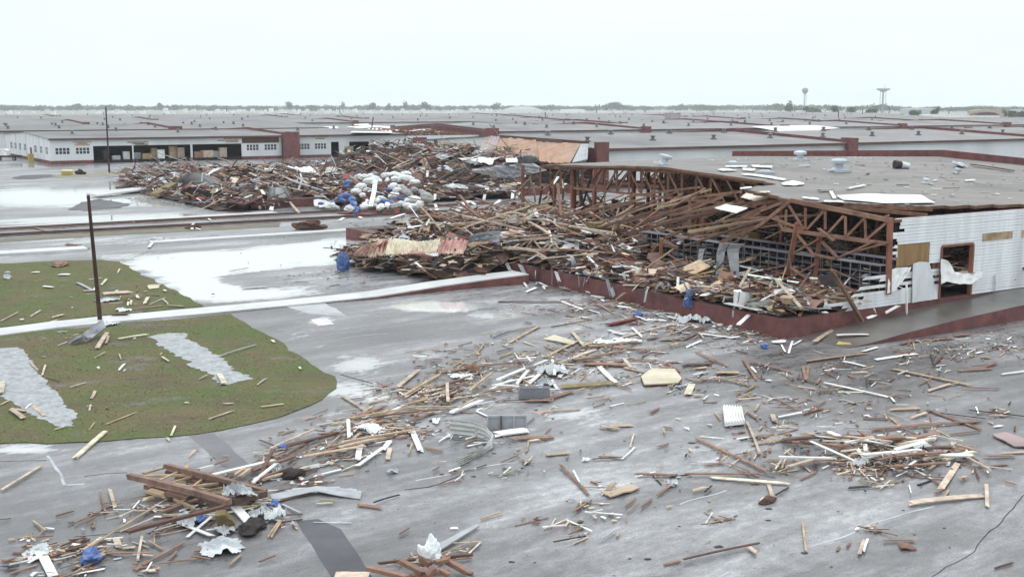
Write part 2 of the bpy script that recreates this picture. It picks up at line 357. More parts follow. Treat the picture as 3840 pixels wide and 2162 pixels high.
def outline(pts, step=1.0, amp=0.35, closed=True):
    "resample a polygon and roughen its edge"
    o = []
    for i in range(len(pts)):
        p, q = pts[i], pts[(i + 1) % len(pts)]; L = (q - p).length; n = max(1, int(L / step)); nrm = Vector((-(q - p).y, (q - p).x, 0)).normalized()
        for k in range(n):
            c = p.lerp(q, k / n); o.append(c + nrm * (amp * (nz2(c.x, c.y, 0.9, 3) + 0.7 * nz2(c.x, c.y, 3.1, 8) + (.5 * nz2(c.x, c.y, 9, 4) if step < .3 else 0))))
    return o
def flat(name, pts, m, z, kind='structure', step=1.0, amp=0.35):
    b = MB(); b.poly([(p.x, p.y, z) for p in outline(pts, step, amp)])
    bm = bmesh.new(); o = b.build(name, m, origin=(0, 0, 0)); bm.from_mesh(o.data); bmesh.ops.triangulate(bm, faces=bm.faces); bm.normal_update(); bm.faces.ensure_lookup_table()
    if bm.faces[0].normal.z < 0: bmesh.ops.reverse_faces(bm, faces=bm.faces)
    bm.to_mesh(o.data); bm.free()
    return tag(o, kind=kind)
def grass_material():
    m, n, b = newmat('worn_grass'); L = n.links; N = n.nodes.new
    geo = N('ShaderNodeNewGeometry')
    def nzf(s, d=5, st=(1, 1, 1)):
        mp = N('ShaderNodeMapping'); mp.inputs['Scale'].default_value = st; L.new(geo.outputs['Position'], mp.inputs[0])
        z = N('ShaderNodeTexNoise'); z.inputs['Scale'].default_value = s; z.inputs['Detail'].default_value = d; z.inputs['Roughness'].default_value = 0.68; L.new(mp.outputs[0], z.inputs['Vector']); return z.outputs['Fac']
    def mix(f, a, c, lo, hi):
        r = N('ShaderNodeMapRange'); r.inputs[1].default_value = lo; r.inputs[2].default_value = hi; L.new(f, r.inputs[0])
        k = N('ShaderNodeMix'); k.data_type = 'RGBA'; L.new(r.outputs[0], k.inputs[0])
        for i, x in ((6, a), (7, c)):
            if isinstance(x, tuple): k.inputs[i].default_value = (*x, 1)
            else: L.new(x, k.inputs[i])
        return k.outputs[2]
    c = mix(nzf(0.16, 5), (0.155, 0.128, 0.072), (0.108, 0.130, 0.052), 0.36, 0.56)
    c = mix(nzf(0.33, 6, (0.6, 1, 1)), c, (0.125, 0.098, 0.068), 0.5, 0.66)
    c = mix(nzf(0.22, 7, (.8, 1.4, 1)), c, (0.21, 0.185, 0.20), 0.575, 0.70)
    c = mix(nzf(1.3, 7), c, (0.22, 0.20, 0.16), 0.60, 0.75)
    c = mix(nzf(2.4, 6, (0.7, 1, 1)), c, (0.150, 0.148, 0.066), 0.55, 0.72)
    c = mix(nzf(4.5, 4), c, (0.075, 0.066, 0.036), 0.56, 0.70)
    L.new(c, b.inputs['Base Color']); b.inputs['Roughness'].default_value = 0.9; b.inputs['Specular IOR Level'].default_value = 0.12
    bp = N('ShaderNodeBump'); bp.inputs['Strength'].default_value = 0.8; bp.inputs['Distance'].default_value = 0.08; L.new(nzf(5, 5), bp.inputs['Height']); L.new(bp.outputs[0], b.inputs['Normal'])
    return m
m_grass = grass_material()
GR1 = [G(*p) for p in ((-60, 850), (0, 842), (250, 818), (580, 789), (650, 830), (720, 872), (800, 925), (848, 958), (846, 975), (780, 1018), (700, 1050), (560, 1080), (430, 1099), (250, 1110), (0, 1112), (-90, 1114))]
GR2 = [G(*p) for p in ((-60, 668), (0, 663), (130, 656), (250, 653), (300, 658), (350, 686), (430, 725), (512, 769), (400, 780), (240, 795), (0, 822), (-60, 828))]
flat('grass_verge', GR1, m_grass, 0.03); flat('grass_lawn', GR2, m_grass, 0.03)
m_gravel = mat('bare_gravel', (0.37, 0.385, 0.40), 0.8, 0.28, 4.5, bump=0.5, tint=(0.27, 0.28, 0.28), rnd=0.02)
BARE = [[G(*p) for p in ((372, 848), (400, 840), (466, 837), (480, 856), (505, 868), (530, 885), (558, 903), (590, 930), (626, 952), (600, 964), (560, 967), (535, 945), (490, 925), (470, 905), (430, 890), (405, 870))]]
flat('gravel_patch', BARE[0], m_gravel, 0.045, step=0.25, amp=0.42)
BARE.append([G(*p) for p in ((-60, 885), (0, 876), (40, 874), (62, 882), (85, 912), (120, 965), (160, 1010), (196, 1046), (190, 1072), (150, 1074), (100, 1055), (60, 1030), (20, 1005), (-60, 985))])
flat('gravel_strip', BARE[1], m_gravel, 0.045, step=0.25, amp=0.25)
# grass blades that roughen the flat lawn and its edges
def inpoly(x, y, ring):
    ins = False; j = len(ring) - 1
    for i in range(len(ring)):
        if (ring[i].y > y) != (ring[j].y > y) and x < (ring[j].x - ring[i].x) * (y - ring[i].y) / (ring[j].y - ring[i].y) + ring[i].x: ins = not ins
        j = i
    return ins
def blades():
    b = MB(); cols = [(0.215, 0.185, 0.105), (0.180, 0.188, 0.090), (0.25, 0.225, 0.13), (0.19, 0.16, 0.105)]
    for ring, n in ((GR1, 9000), (GR2, 3500)):
        xs = [p.x for p in ring]; ys = [p.y for p in ring]; k = 0
        while k < n:
            x, y = rnd(max(min(xs), -45), max(xs)), rnd(min(ys), max(ys)); ins = False; j = len(ring) - 1
            for i in range(len(ring)):
                if (ring[i].y > y) != (ring[j].y > y) and x < (ring[j].x - ring[i].x) * (y - ring[i].y) / (ring[j].y - ring[i].y) + ring[i].x: ins = not ins
                j = i
            if not ins: continue
            k += 1
            if any(inpoly(x, y, q) for q in BARE) and random.random() < .97: continue
            if nz2(x, y, 0.35, 5) < -0.25: continue
            b.col = random.choice(cols); h = rnd(0.015, 0.05); t = rnd(0, 6.28); wd = rnd(0.02, 0.05)
            dx, dy = math.cos(t) * wd, math.sin(t) * wd
            b.poly([(x - dx, y - dy, 0.025), (x + dx, y + dy, 0.025), (x + rnd(-.1, .1), y + rnd(-.1, .1), 0.03 + h)])
    o = b.build('grass_tufts', attr_mat('grass_blades', 0.9, 0.3, 2.0), origin=(0, 0, 0), color=True); tag(o, kind='stuff')
blades()
m_pad = mat('pale_pad', (0.40, 0.41, 0.42), 0.4, 0.2, 0.8, tint=(0.27, 0.27, 0.28), rnd=.03, spec=.5)
flat('concrete_pad', [TG(4, *p) for p in ((2145, 296), (2440, 268), (2530, 312), (2620, 372), (2330, 352))], m_pad, 0.004, amp=.15)
flat('concrete_pad', [TG(4, *p) for p in ((2340, 396), (2472, 386), (2522, 430), (2400, 444))], mat('white_pad', (0.62, 0.60, 0.62), .5, .2, 2, tint=(.5, .42, .45), rnd=.02), 0.008, amp=.1, step=.3)
# asphalt repairs, cracks and pale seams in the slab
m_asph = mat('asphalt_patch', (0.098, 0.095, 0.108), 0.6, 0.2, 0.9, bump=0.2, rnd=0.03, spec=0.25)
flat('asphalt_patch', [G(*p) for p in ((745, 1308), (800, 1303), (858, 1329), (945, 1462), (850, 1475))], m_asph, 0.005, amp=0.05)
flat('asphalt_patch', [G(*p) for p in ((471, 1090), (538, 1088), (612, 1152), (640, 1180), (560, 1175))], mat('asphalt_worn', (0.155, 0.15, 0.16), 0.5, 0.16, 0.6, rnd=0.03, spec=0.45), 0.004, amp=0.1)
m_mound = mat('wet_cinder', (0.10, 0.095, 0.10), 0.7, 0.3, 0.5)
flat('cinder_patch', [G(*p) for p in ((172, 527), (205, 508), (250, 500), (330, 512), (300, 522), (215, 529))], m_mound, 0.03, amp=0.6)
flat('cinder_patch', [G(*p) for p in ((30, 446), (60, 440), (130, 438), (140, 443), (90, 449), (45, 450))], m_mound, 0.03, amp=0.6)
m_drygrass = mat('dry_verge', (0.21, 0.20, 0.135), 0.9, 0.3, 0.5, tint=(0.19, 0.175, 0.15))
flat('grass_strip', [TG(16, *p) for p in ((-200, 395), (0, 380), (900, 320), (1600, 285), (2700, 230), (2700, 190), (1700, 225), (900, 285), (0, 345), (-200, 358))], m_drygrass, 0.02, amp=0.3)
flat('grass_strip', [TG(1, *p) for p in ((400, 712), (700, 702), (1060, 692), (1060, 712), (700, 728), (400, 736))], m_drygrass, 0.02, amp=0.4)
def ribbon(name, pts, wd, m, z=0.006):
    b = MB(); pts = [Vector(p) for p in pts]; q = []
    for i in range(len(pts) - 1):
        n = max(1, int((pts[i + 1] - pts[i]).length / 0.5))
        for k in range(n):
            c = pts[i].lerp(pts[i + 1], k / n); q.append(c + Vector((nz2(c.x, c.y, 1.3, 2), nz2(c.x, c.y, 1.3, 4), 0)) * 0.12)
    q.append(pts[-1])
    for i in range(len(q) - 1):
        d = (q[i + 1] - q[i]).normalized(); nn = Vector((-d.y, d.x, 0)); a = wd * (0.6 + 0.6 * abs(nz2(q[i].x, q[i].y, 2))); c2 = wd * (0.6 + 0.6 * abs(nz2(q[i + 1].x, q[i + 1].y, 2)))
        b.poly([(p.x, p.y, z) for p in (q[i] - nn * a / 2, q[i + 1] - nn * c2 / 2, q[i + 1] + nn * c2 / 2, q[i] + nn * a / 2)])
    return tag(b.build(name, m), kind='structure')
m_crack = mat('crack_fill', (0.05, 0.045, 0.05), 0.8, 0.2, 2); m_seam = mat('pale_seam', (0.46, 0.47, 0.49), 0.5, 0.15, 2, rnd=0.03); 
ribbon('pavement_crack', [TG(9, *p) for p in ((2640, 780), (2540, 870), (2470, 960), (2330, 1100), (2190, 1250), (2050, 1340), (1880, 1445))], 0.05, m_crack)
ribbon('pavement_crack', [TG(7, *p) for p in ((0, 575), (180, 572), (350, 566))], 0.07, m_crack)
ribbon('pavement_crack', [TG(7, *p) for p in ((640, 690), (800, 668), (960, 660))], 0.06, m_crack)
ribbon('pavement_crack', [TG(7, *p) for p in ((560, 1140), (800, 1120), (1000, 1090))], 0.06, m_crack)
ribbon('pavement_crack', [TG(5, *p) for p in ((0, 1010), (60, 1030), (240, 1080))], 0.16, m_crack)
ribbon('pavement_crack', [TG(8, *p) for p in ((470, 790), (660, 770), (740, 745), (900, 680))], 0.10, m_crack)
ribbon('pale_seam', [TG(9, *p) for p in ((960, 1215), (1200, 1150), (1350, 1085), (1500, 1020), (1750, 945), (1900, 915))], 0.11, m_seam)
ribbon('pale_seam', [TG(8, *p) for p in ((560, 720), (900, 660), (1100, 610), (1330, 585))], 0.14, m_seam)
ribbon('pale_seam', [TG(9, *p) for p in ((-20, 900), (130, 850), (330, 795))], 0.12, m_seam)
ribbon('pale_seam', [TG(9, *p) for p in ((270, 1446), (350, 1410))], 0.10, m_seam)
ribbon('pale_seam', [TG(7, *p) for p in ((360, 530), (410, 600), (450, 670), (500, 755), (640, 745))], 0.16, m_seam)
ribbon('pale_seam', [TG(5, *p) for p in ((0, 740), (180, 715), (360, 700))], 0.12, m_seam)
ribbon('pale_seam', [TG(5, *p) for p in ((130, 1060), (350, 1030), (520, 1000))], 0.10, m_seam)

# footpath that climbs to the loading dock, its red side wall
FR = [(-70, 849, .1), (0, 841, .1), (150, 821, .1), (290, 806.5, .1), (520, 786, .1), (713, 767.5, .1), (858, 753, .12), (950, 743, .2), (1119, 716, .45), (1262, 696, .68), (1330, 688, .8)]
fr = [G(*p) for p in FR]; b = MB(); n = D2 * 2.35
for i in range(len(fr) - 1):
    p, q = fr[i], fr[i + 1]; lo = Vector((0, 0, 1))
    b.hexa([Vector((p.x, p.y, p.z - .09)), Vector((q.x, q.y, q.z - .09)), Vector((q.x, q.y, q.z - .09)) + n, Vector((p.x, p.y, p.z - .09)) + n], [p, q, q + n, p + n])
tag(b.build('footpath', m_concrete), kind='structure')
b = MB()
for i in range(6, len(fr) - 1):
    p, q = fr[i] - D2 * .03, fr[i + 1] - D2 * .03
    nn = D2 * 2.3
    b.hexa([Vector((p.x, p.y, -.05)), Vector((q.x, q.y, -.05)), Vector((q.x, q.y, -.05)) + nn, Vector((p.x, p.y, -.05)) + nn], [p - Vector((0, 0, .1)), q - Vector((0, 0, .1)), q + nn - Vector((0, 0, .1)), p + nn - Vector((0, 0, .1))])
tag(b.build('ramp_wall', m_brick), 'low dark red side wall under the pale footpath where it climbs to the dock', 'retaining wall')
# low concrete kerbs of the road, railway tracks between the warehouse rows
def kerb(name, p, q, wd, h, m, label):
    b = MB(); d = (q - p).normalized(); nn = Vector((-d.y, d.x, 0)) * wd
    b.hexa([p, q, q + nn, p + nn], [v + Vector((0, 0, h)) for v in (p, q, q + nn, p + nn)])
    return tag(b.build(name, m), kind='structure')
kerb('kerb', G(384, 614), G(905, 581), 1.7, .22, m_concrete, '')
kerb('kerb', G(-80, 648), G(222, 629.5), 2.6, .22, m_concrete, '')
kerb('platform_edge', TG(16, -300, 280), TG(16, 2700, 104), 3.0, .12, m_concrete, '')
m_ballast = mat('rail_ballast', (0.155, 0.125, 0.12), 0.9, 0.3, 1.5)
for k, (y0, y1) in enumerate(((262, 118), (322, 178))):
    p, q = TG(16, -260, y0 + 13), TG(16, -260, y0 + 13) + (TG(16, 2900, y1 - 12) - TG(16, -260, y0 + 13)) * 1.75
    d = (q - p).normalized(); nn = Vector((-d.y, d.x, 0))
    t = thing('railway_track', p.lerp(q, 0.5), ('rusty railway track alongside the pale platform edge', 'rusty railway track along the dry grass strip')[k], 'railway track', 'tracks between the warehouse rows')
    b = MB(); b.hexa([p - nn * 1.3, q - nn * 1.3, q + nn * 1.3, p + nn * 1.3], [v + Vector((0, 0, .1)) for v in (p - nn * 1.1, q - nn * 1.1, q + nn * 1.1, p + nn * 1.1)]); b.build('ballast_bed', m_ballast, t)
    for sgn in (-1, 1):
        b = MB(); b.beam(p + nn * (.72 * sgn) + Vector((0, 0, .18)), q + nn * (.72 * sgn) + Vector((0, 0, .18)), .08, .12); b.build('rail', M('umber'), t)
# ================================================================ STANDING WAREHOUSES
def opening_wall(mb, P, lo, hi, z0, z1, holes, thick):
    "upright wall P(t, z, depth) from lo to hi with rectangular holes (t0, t1, za, zb)"
    ts = sorted({lo, hi, *[min(max(h[i], lo), hi) for h in holes for i in (0, 1)]}); zs = sorted({z0, z1, *[min(max(h[i], z0), z1) for h in holes for i in (2, 3)]})
    for i in range(len(ts) - 1):
        for j in range(len(zs) - 1):
            tm, zm = (ts[i] + ts[i + 1]) / 2, (zs[j] + zs[j + 1]) / 2
            if any(h[0] < tm < h[1] and h[2] < zm < h[3] for h in holes): continue
            c = [(ts[i], 0), (ts[i + 1], 0), (ts[i + 1], thick), (ts[i], thick)]
            mb.hexa([P(t, zs[j], d) for t, d in c], [P(t, zs[j + 1], d) for t, d in c])
def window(parent, P, t0, t1, z0, z1, n=4, rows=2):
    b = MB(); e = 0.09
    w0 = MB(); w0.hexa([P(t, z0, d) for t, d in ((t0, .08), (t1, .08), (t1, .14), (t0, .14))], [P(t, z1, d) for t, d in ((t0, .08), (t1, .08), (t1, .14), (t0, .14))])
    for k in range(n + 1):
        t = t0 + (t1 - t0) * k / n; b.hexa([P(t + x, z0, d) for x, d in ((-e, -.03), (e, -.03), (e, .07), (-e, .07))], [P(t + x, z1, d) for x, d in ((-e, -.03), (e, -.03), (e, .07), (-e, .07))])
    for k in range(rows + 1):
        z = z0 + (z1 - z0) * k / rows; b.hexa([P(t, z - e * .6, d) for t, d in ((t0, -.02), (t1, -.02), (t1, .06), (t0, .06))], [P(t, z + e * .6, d) for t, d in ((t0, -.02), (t1, -.02), (t1, .06), (t0, .06))])
    f = b.build('window', m_farwall, parent); w0.build('pane', m_glass, f)
def vent_mesh(b, c, sc=1.0):
    "round roof ventilator: square curb, stack and mushroom cap"
    b.box(c + Vector((0, 0, .15 * sc)), (1.3 * sc, 1.3 * sc, .3 * sc), ANG)
    b.lathe(c + Vector((0, 0, .3 * sc)), [(.62 * sc, 0), (.45 * sc, .25 * sc), (.45 * sc, .7 * sc), (.72 * sc, .72 * sc), (.75 * sc, .95 * sc), (.35 * sc, 1.15 * sc)], 10)
m_darkvent = mat('weathered_vent', (0.17, 0.17, 0.18), 0.6, 0.2, 1.0)
class Shed:
    def __init__(s, name, label, a0, a1, s0, width=65, eave=6.5, rise=1.3, fire=(), vents=(), holes=(), windows=(), gable_windows=(), plinth=0.8, group=None, roof_gap=(), open_back=False):
        s.a0, s.a1, s.s0, s.w, s.e, s.r = a0, a1, s0, width, eave, rise
        r = s.root = thing(name, AS(a0, s0, 0), label, 'warehouse', group)
        F_ = lambda t, z, d: AS(t, s0 + d, z)
        b = MB(); opening_wall(b, F_, a0, a1, plinth, eave - .02, [(h[0], h[1], h[2], h[3]) for h in holes] + [(h[0], h[1], h[2], h[3]) for h in windows], .25); b.build('front_wall', m_farwall, r)
        cuts = sorted((h[0], h[1]) for h in holes if h[2] < plinth + .2); e0 = a0
        for (p0, p1) in cuts + [(a1, a1)]:
            if p0 - e0 > .05: b = MB(); opening_wall(b, lambda t, z, d: AS(t, s0 - .05 + d, z), e0, p0, -.1, plinth, [], .3); b.build('plinth', m_brick, r)
            e0 = p1
        for h in windows: window(r, F_, *h[:4], n=4)
        # gable end facing the yard and a plain one at the other end
        for k, a in enumerate((a0, a1)):
            gw = gable_windows if k == 0 else ()
            b = MB(); Pg = (lambda t, z, d: AS(a0 + d, t, z)) if k == 0 else (lambda t, z, d: AS(a1 - d, t, z))
            opening_wall(b, Pg, s0 + .3, s0 + width - .3, plinth, eave, list(gw), .25)
            b.prism([Pg(s0 + .3, eave, 0), Pg(s0 + width - .3, eave, 0), Pg(s0 + width / 2, eave + rise - .05, 0)], (Pg(s0, 0, .25) - Pg(s0, 0, 0)))
            b.build('gable_wall', m_siding if gw else m_farwall, r)
            if k == 0:
                b = MB(); opening_wall(b, lambda t, z, d: AS(a0 - .05 + d, t, z), s0, s0 + width, -.1, plinth, [], .3); b.build('plinth', m_brick, r)
            for g in gw: window(r, Pg, *g[:4], n=2)
        b = MB(); opening_wall(b, lambda t, z, d: AS(t, s0 + width - d, z), a0 + .3, a1 - .3, -.1, eave - .02, [], .25); b.build('rear_wall', m_farwall, r)
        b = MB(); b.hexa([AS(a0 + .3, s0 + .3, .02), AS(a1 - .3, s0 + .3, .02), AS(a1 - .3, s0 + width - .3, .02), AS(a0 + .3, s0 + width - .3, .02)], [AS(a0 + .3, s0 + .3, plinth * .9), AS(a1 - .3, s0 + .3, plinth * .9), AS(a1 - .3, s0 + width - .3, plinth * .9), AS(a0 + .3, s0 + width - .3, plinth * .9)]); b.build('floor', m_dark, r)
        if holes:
            b = MB(); opening_wall(b, lambda t, z, d: AS(t, s0 + 14 + d, z), a0 + .3, a1 - .3, plinth, eave - .3, [], .2); b.build('inner_wall', m_dark, r)  # wall coloured near-black to paint the shade deep in the open bays
        # two low roof slopes with a dark eave line
        for k in (0, 1):
            se, sr = (s0 - .7, s0 + width / 2) if k == 0 else (s0 + width + .7, s0 + width / 2)
            b = MB(); nseg = 1
            ring = [AS(a0 - .4, se, eave - .02 * rise), AS(a1 + .4, se, eave - .02 * rise), AS(a1 + .4, sr, eave + rise), AS(a0 - .4, sr, eave + rise)]
            if k: ring = ring[::-1]
            b.hexa(ring, [p + Vector((0, 0, .12)) for p in ring]); b.build('roof', m_roof, r)
        b = MB(); b.hexa(*[[AS(t, s0 + d, z) for t, d in ((a0 - .45, -.78), (a1 + .45, -.78), (a1 + .45, -.703), (a0 - .45, -.703))] for z in (eave - .32, eave + .13)]); b.build('fascia', m_trim, r)
        for (a, s1) in fire:
            b = MB(); ring = [(s0 - 1.0, -.1), (s0 - 1.0, eave + .75), (s0 + 1.6, eave + .75), (s0 + 1.6, eave + .7), (s0 + width / 2, eave + rise + .75), (s0 + width - 1.6, eave + .7), (s0 + width + 1, eave + .7), (s0 + width + 1, -.1)]
            ring = [(s0 - 1.0, -.1), (s0 - 1.0, eave + 1.1), (s0 + 1.8, eave + 1.1), (s0 + 1.9, eave + .75), (s0 + width / 2, eave + rise + .75), (s0 + width - 1.9, eave + .7), (s0 + width - 1.8, eave + 1.1), (s0 + width + 1, eave + 1.1), (s0 + width + 1, -.1)]
            b.prism([AS(a - .25, t, z) for t, z in ring], D1 * .5)
            b.box(AS(a, s0 - 1.0, (eave + 1.1) / 2 - .05) , (s1, .7, eave + 1.12), ANG)
            b.build('fire_wall', m_brick, r)
        proto = None
        for (a, q) in vents:
            c = s.roofpt(a, s0 + q)
            if proto is None:
                b = MB(); vent_mesh(b, c, .7); proto = b.build('roof_vent', m_darkvent, r); p0 = c
            else:
                o = proto.copy(); COL.objects.link(o); o.parent = r; o.location = c - p0
    def z(s, q):
        f = min(q, s.w - q) / (s.w / 2); return s.e + s.r * max(f, 0) + .12
    def roofpt(s, a, sv): return AS(a, sv, s.z(sv - s.s0))
    def onroof(s, u, v):
        z = s.e + .5
        for _ in range(12):
            p = G(u, v, z); z = s.z(toAS(p)[1] - s.s0)
        return G(u, v, z)
def roof_patch(shed, pts, name='bare_decking', m=None, dz=.05, th=.06):
    pts = [shed.onroof(*p) for p in pts]
    b = MB(); q = [p + Vector((0, 0, dz)) for p in outline(pts, 1.5, .3)]
    n = sum(((q[i].x * q[(i + 1) % len(q)].y - q[(i + 1) % len(q)].x * q[i].y) for i in range(len(q))))
    if n < 0: q = q[::-1]
    b.poly(q); o = b.build(name, m or M('white'), shed.root)
    bm = bmesh.new(); bm.from_mesh(o.data); bmesh.ops.triangulate(bm, faces=bm.faces); bm.to_mesh(o.data); bm.free(); return o

# --- row behind the collapsed hall: long white warehouse with red fire walls
def vt(a0, a1, step=15.5, qs=(12, 27, 40)): return [(a0 + 6 + step * i + (q * .13), q) for i in range(int((a1 - a0 - 8) / step)) for q in qs]
row2 = Shed('warehouse', 'long intact white warehouse directly behind the torn open one, ending at a red pier', 68.3, 330, 110, eave=6.8, rise=1.6, fire=((130, 2.6), (194, 2.6), (256, 2.6)),
            vents=vt(68, 250, 15.5, (14, 30)), plinth=1.2, windows=[(214, 220, 2.8, 4.6)])
# --- third row: the pale gabled warehouse with windows and open bays
W = []
for x0, x1 in ((415, 530), (570, 680), (1860, 1955), (1995, 2090), (2250, 2340), (2375, 2465)):
    a, za = TF(1, x0, 523, 252); c, zc = TF(1, x1, 568, 252); W.append((a, c, 2.35, 3.95))
H_ = []
for x0, x1 in ((705, 1000), (1010, 1440), (1455, 1825), (2500, 2560)):
    a, _ = TF(1, x0, 560, 252); c, _ = TF(1, x1, 560, 252); H_.append((a, c, .7, 4.25))
a2, _ = TF(2, 60, 500, 252); a3, _ = TF(2, 210, 500, 252); H_.append((a2, a3, .7, 4.2))
gw = []
def PA(u, v, a):
    r = ray(u, v); b_ = Vector((K0.x, K0.y, 0)); t = (a + b_.dot(D1)) / r.dot(D1); p = r * t
    return toAS(p)[1], p.z + CAMZ
def TA(t, x, y, a): return PA(*T(t, x, y), a)
for x0, x1 in ((80, 95), (110, 125), (145, 160), (182, 197), (258, 275), (300, 318), (342, 360)):
    p, _ = TA(1, x1, 500, 6.4); q, _ = TA(1, x0, 500, 6.4); gw.append((p, q, 2.3, 4.1))
shedA = Shed('warehouse', 'white gabled warehouse with shuttered windows and gutted open bays facing the wet yard', 6.4, 104, 252, eave=6.15, rise=1.1, fire=((68.5, 5.0),), holes=H_, windows=W, gable_windows=gw,
             vents=[(16, 20), (30, 31), (44, 20), (58, 30), (80, 22), (95, 30)])
b = MB(); opening_wall(b, lambda t, z, d: AS(t, 252 + d, z), 104.3, 129, -.1, 5.6, [(109, 114, .7, 3.6), (118, 126, 4.2, 4.9), (105, 108, 4.6, 5.0), (120, 124, .8, 3.4)], .25); tag(b.build('wall_fragment', m_farwall), 'roofless white wall left standing past the end of the gabled warehouse', 'wall')
b = MB(); q, _ = TA(1, 233, 500, 6.4); b.hexa(*[[AS(6.32, q + d, z), AS(6.38, q + d, z), AS(6.38, q - d, z), AS(6.32, q - d, z)][::-1] for d, z in ((1.1, .8), (1.1, 3.4))]); b.build('door', M('red'), shedA.root)
# siding torn off in patches: bare sheathing behind
for (x0, x1, y0, y1) in ((1825, 2105, 425, 470),):
    a, z1 = TF(1, x0, y0, 251.9); c, z0 = TF(1, x1, y1, 251.9); b = MB(); b.hexa(*[[AS(a, 251.86, z), AS(c, 251.86, z), AS(c, 251.93, z), AS(a, 251.93, z)] for z in (z0, z1)]); b.build('stripped_sheathing', M('umber'), shedA.root)
def tear(pts, m='tan'):
    b = MB()
    for (x0, x1, y) in pts:
        a, z = TF(1, x0, y, 251.9); c, _ = TF(1, x1, y, 251.9); b.hexa(*[[AS(a, 251.87, z + dz), AS(c, 251.87, z + dz), AS(c - .5, 251.94, z + dz), AS(a + .4, 251.94, z + dz)] for dz in (-.13, .13)])
    b.build('stripped_sheathing', M(m), shedA.root)
tear([(550, 690, 468), (580, 660, 478), (560, 680, 488)]); tear([(960, 1120, 468), (1000, 1090, 478), (1020, 1120, 484)], 'olive'); tear([(1640, 1800, 455), (1690, 1820, 440), (1700, 1800, 465)]); tear([(2340, 2480, 425), (2380, 2450, 440), (2390, 2430, 415)], 'olive')
roof_patch(shedA, [(880, 333), (985, 334), (990, 318), (930, 315), (870, 318), (900, 322)])
roof_patch(shedA, [(795, 318), (850, 318), (850, 322), (800, 323)])
shedC = Shed('warehouse', 'white walled warehouse with a purple red pillar beyond the collapsed hall', 130, 520, 247, eave=6.6, rise=1.4, fire=((130, 4.5), (189, 3.2), (252, 3), (315, 3), (380, 3)), vents=vt(132, 330, 20, (14, 30)), plinth=1.0)
roof_patch(shedC, [T(3, *p) for p in ((520, 350), (640, 340), (900, 334), (1060, 345), (1190, 362), (1050, 372), (1040, 398), (800, 396), (660, 375))])
roof_patch(shedC, [T(2, *p) for p in ((2020, 318), (2100, 305), (2290, 308), (2290, 325), (2120, 325))])
row4a = Shed('warehouse', 'long grey roofed warehouse behind the white gabled one', -10, 118, 340, eave=6.5, rise=1.3, fire=((63, 4.5),), vents=vt(-10, 118, 15.5, (10, 26, 44)))
row4b = Shed('warehouse', 'grey roofed warehouse past the fallen red trusses, fourth row from the yard', 200, 620, 340, eave=6.5, rise=1.3, fire=((252, 4), (315, 4), (380, 4), (445, 4)), vents=vt(200, 460, 24, (14, 34)))
roof_patch(row4b, [T(3, *p) for p in ((60, 345), (300, 338), (420, 348), (250, 356))])
roof_patch(shedA, [(888, 312), (925, 310), (930, 314), (893, 315)])
k = 0
for s0, a0, a1, fw, lab in ((470, -80, 640, (63, 189, 315, 445), 'long low grey roof in the fifth warehouse row'), (590, -150, 760, (0, 126, 252, 378, 504), 'long low grey roof in the sixth warehouse row'),
                            (720, -230, 900, (63, 252, 445), 'long low grey roof in the seventh warehouse row'), (850, -300, 1000, (0, 126, 315, 504), 'long low grey roof in the last warehouse row')):
    Shed('warehouse', lab, a0, a1, s0, eave=6.4, rise=1.3, fire=[(f, 3) for f in fw], vents=[(a0 + 20 + 29 * i, 12 + 18 * (i % 2)) for i in range(int((a1 - a0) / 29) - 1)], group='distant warehouse rows')

# ================================================================ THE TORN OPEN WAREHOUSE
def zroof(s): return 6.9 + 1.7 * max(0, s) / 32.5 if s < 32.5 else 8.6 - 1.1 * (s - 32.5) / 32.5
def onroof(u, v, dz=0.0):
    z = 7.5
    for _ in range(15): z = zroof(toAS(G(u, v, z))[1]) + dz
    return G(u, v, z)
ruin = thing('ruined_warehouse', AS(0, 0, 0), 'torn open warehouse with grey roof, exposed brown trusses and white board wall', 'warehouse')
b = MB(); b.hexa(*[[AS(0, 0, z), AS(57, 0, z), AS(57, 64, z), AS(0, 64, z)] for z in (-.1, 1.2)]); b.build('dock_wall', m_brick, ruin)
b = MB(); b.hexa(*[[AS(.12, .12, z), AS(56.9, .12, z), AS(56.9, 63.9, z), AS(.12, 63.9, z)] for z in (1.18, 1.206)]); b.build('floor', mat('warehouse_floor', (0.115, 0.085, 0.075), 0.7, 0.3, 0.7), ruin)
m_rib = mat('torn_deck_edge', (0.23, 0.125, 0.085), 0.85, 0.3, 0.8)
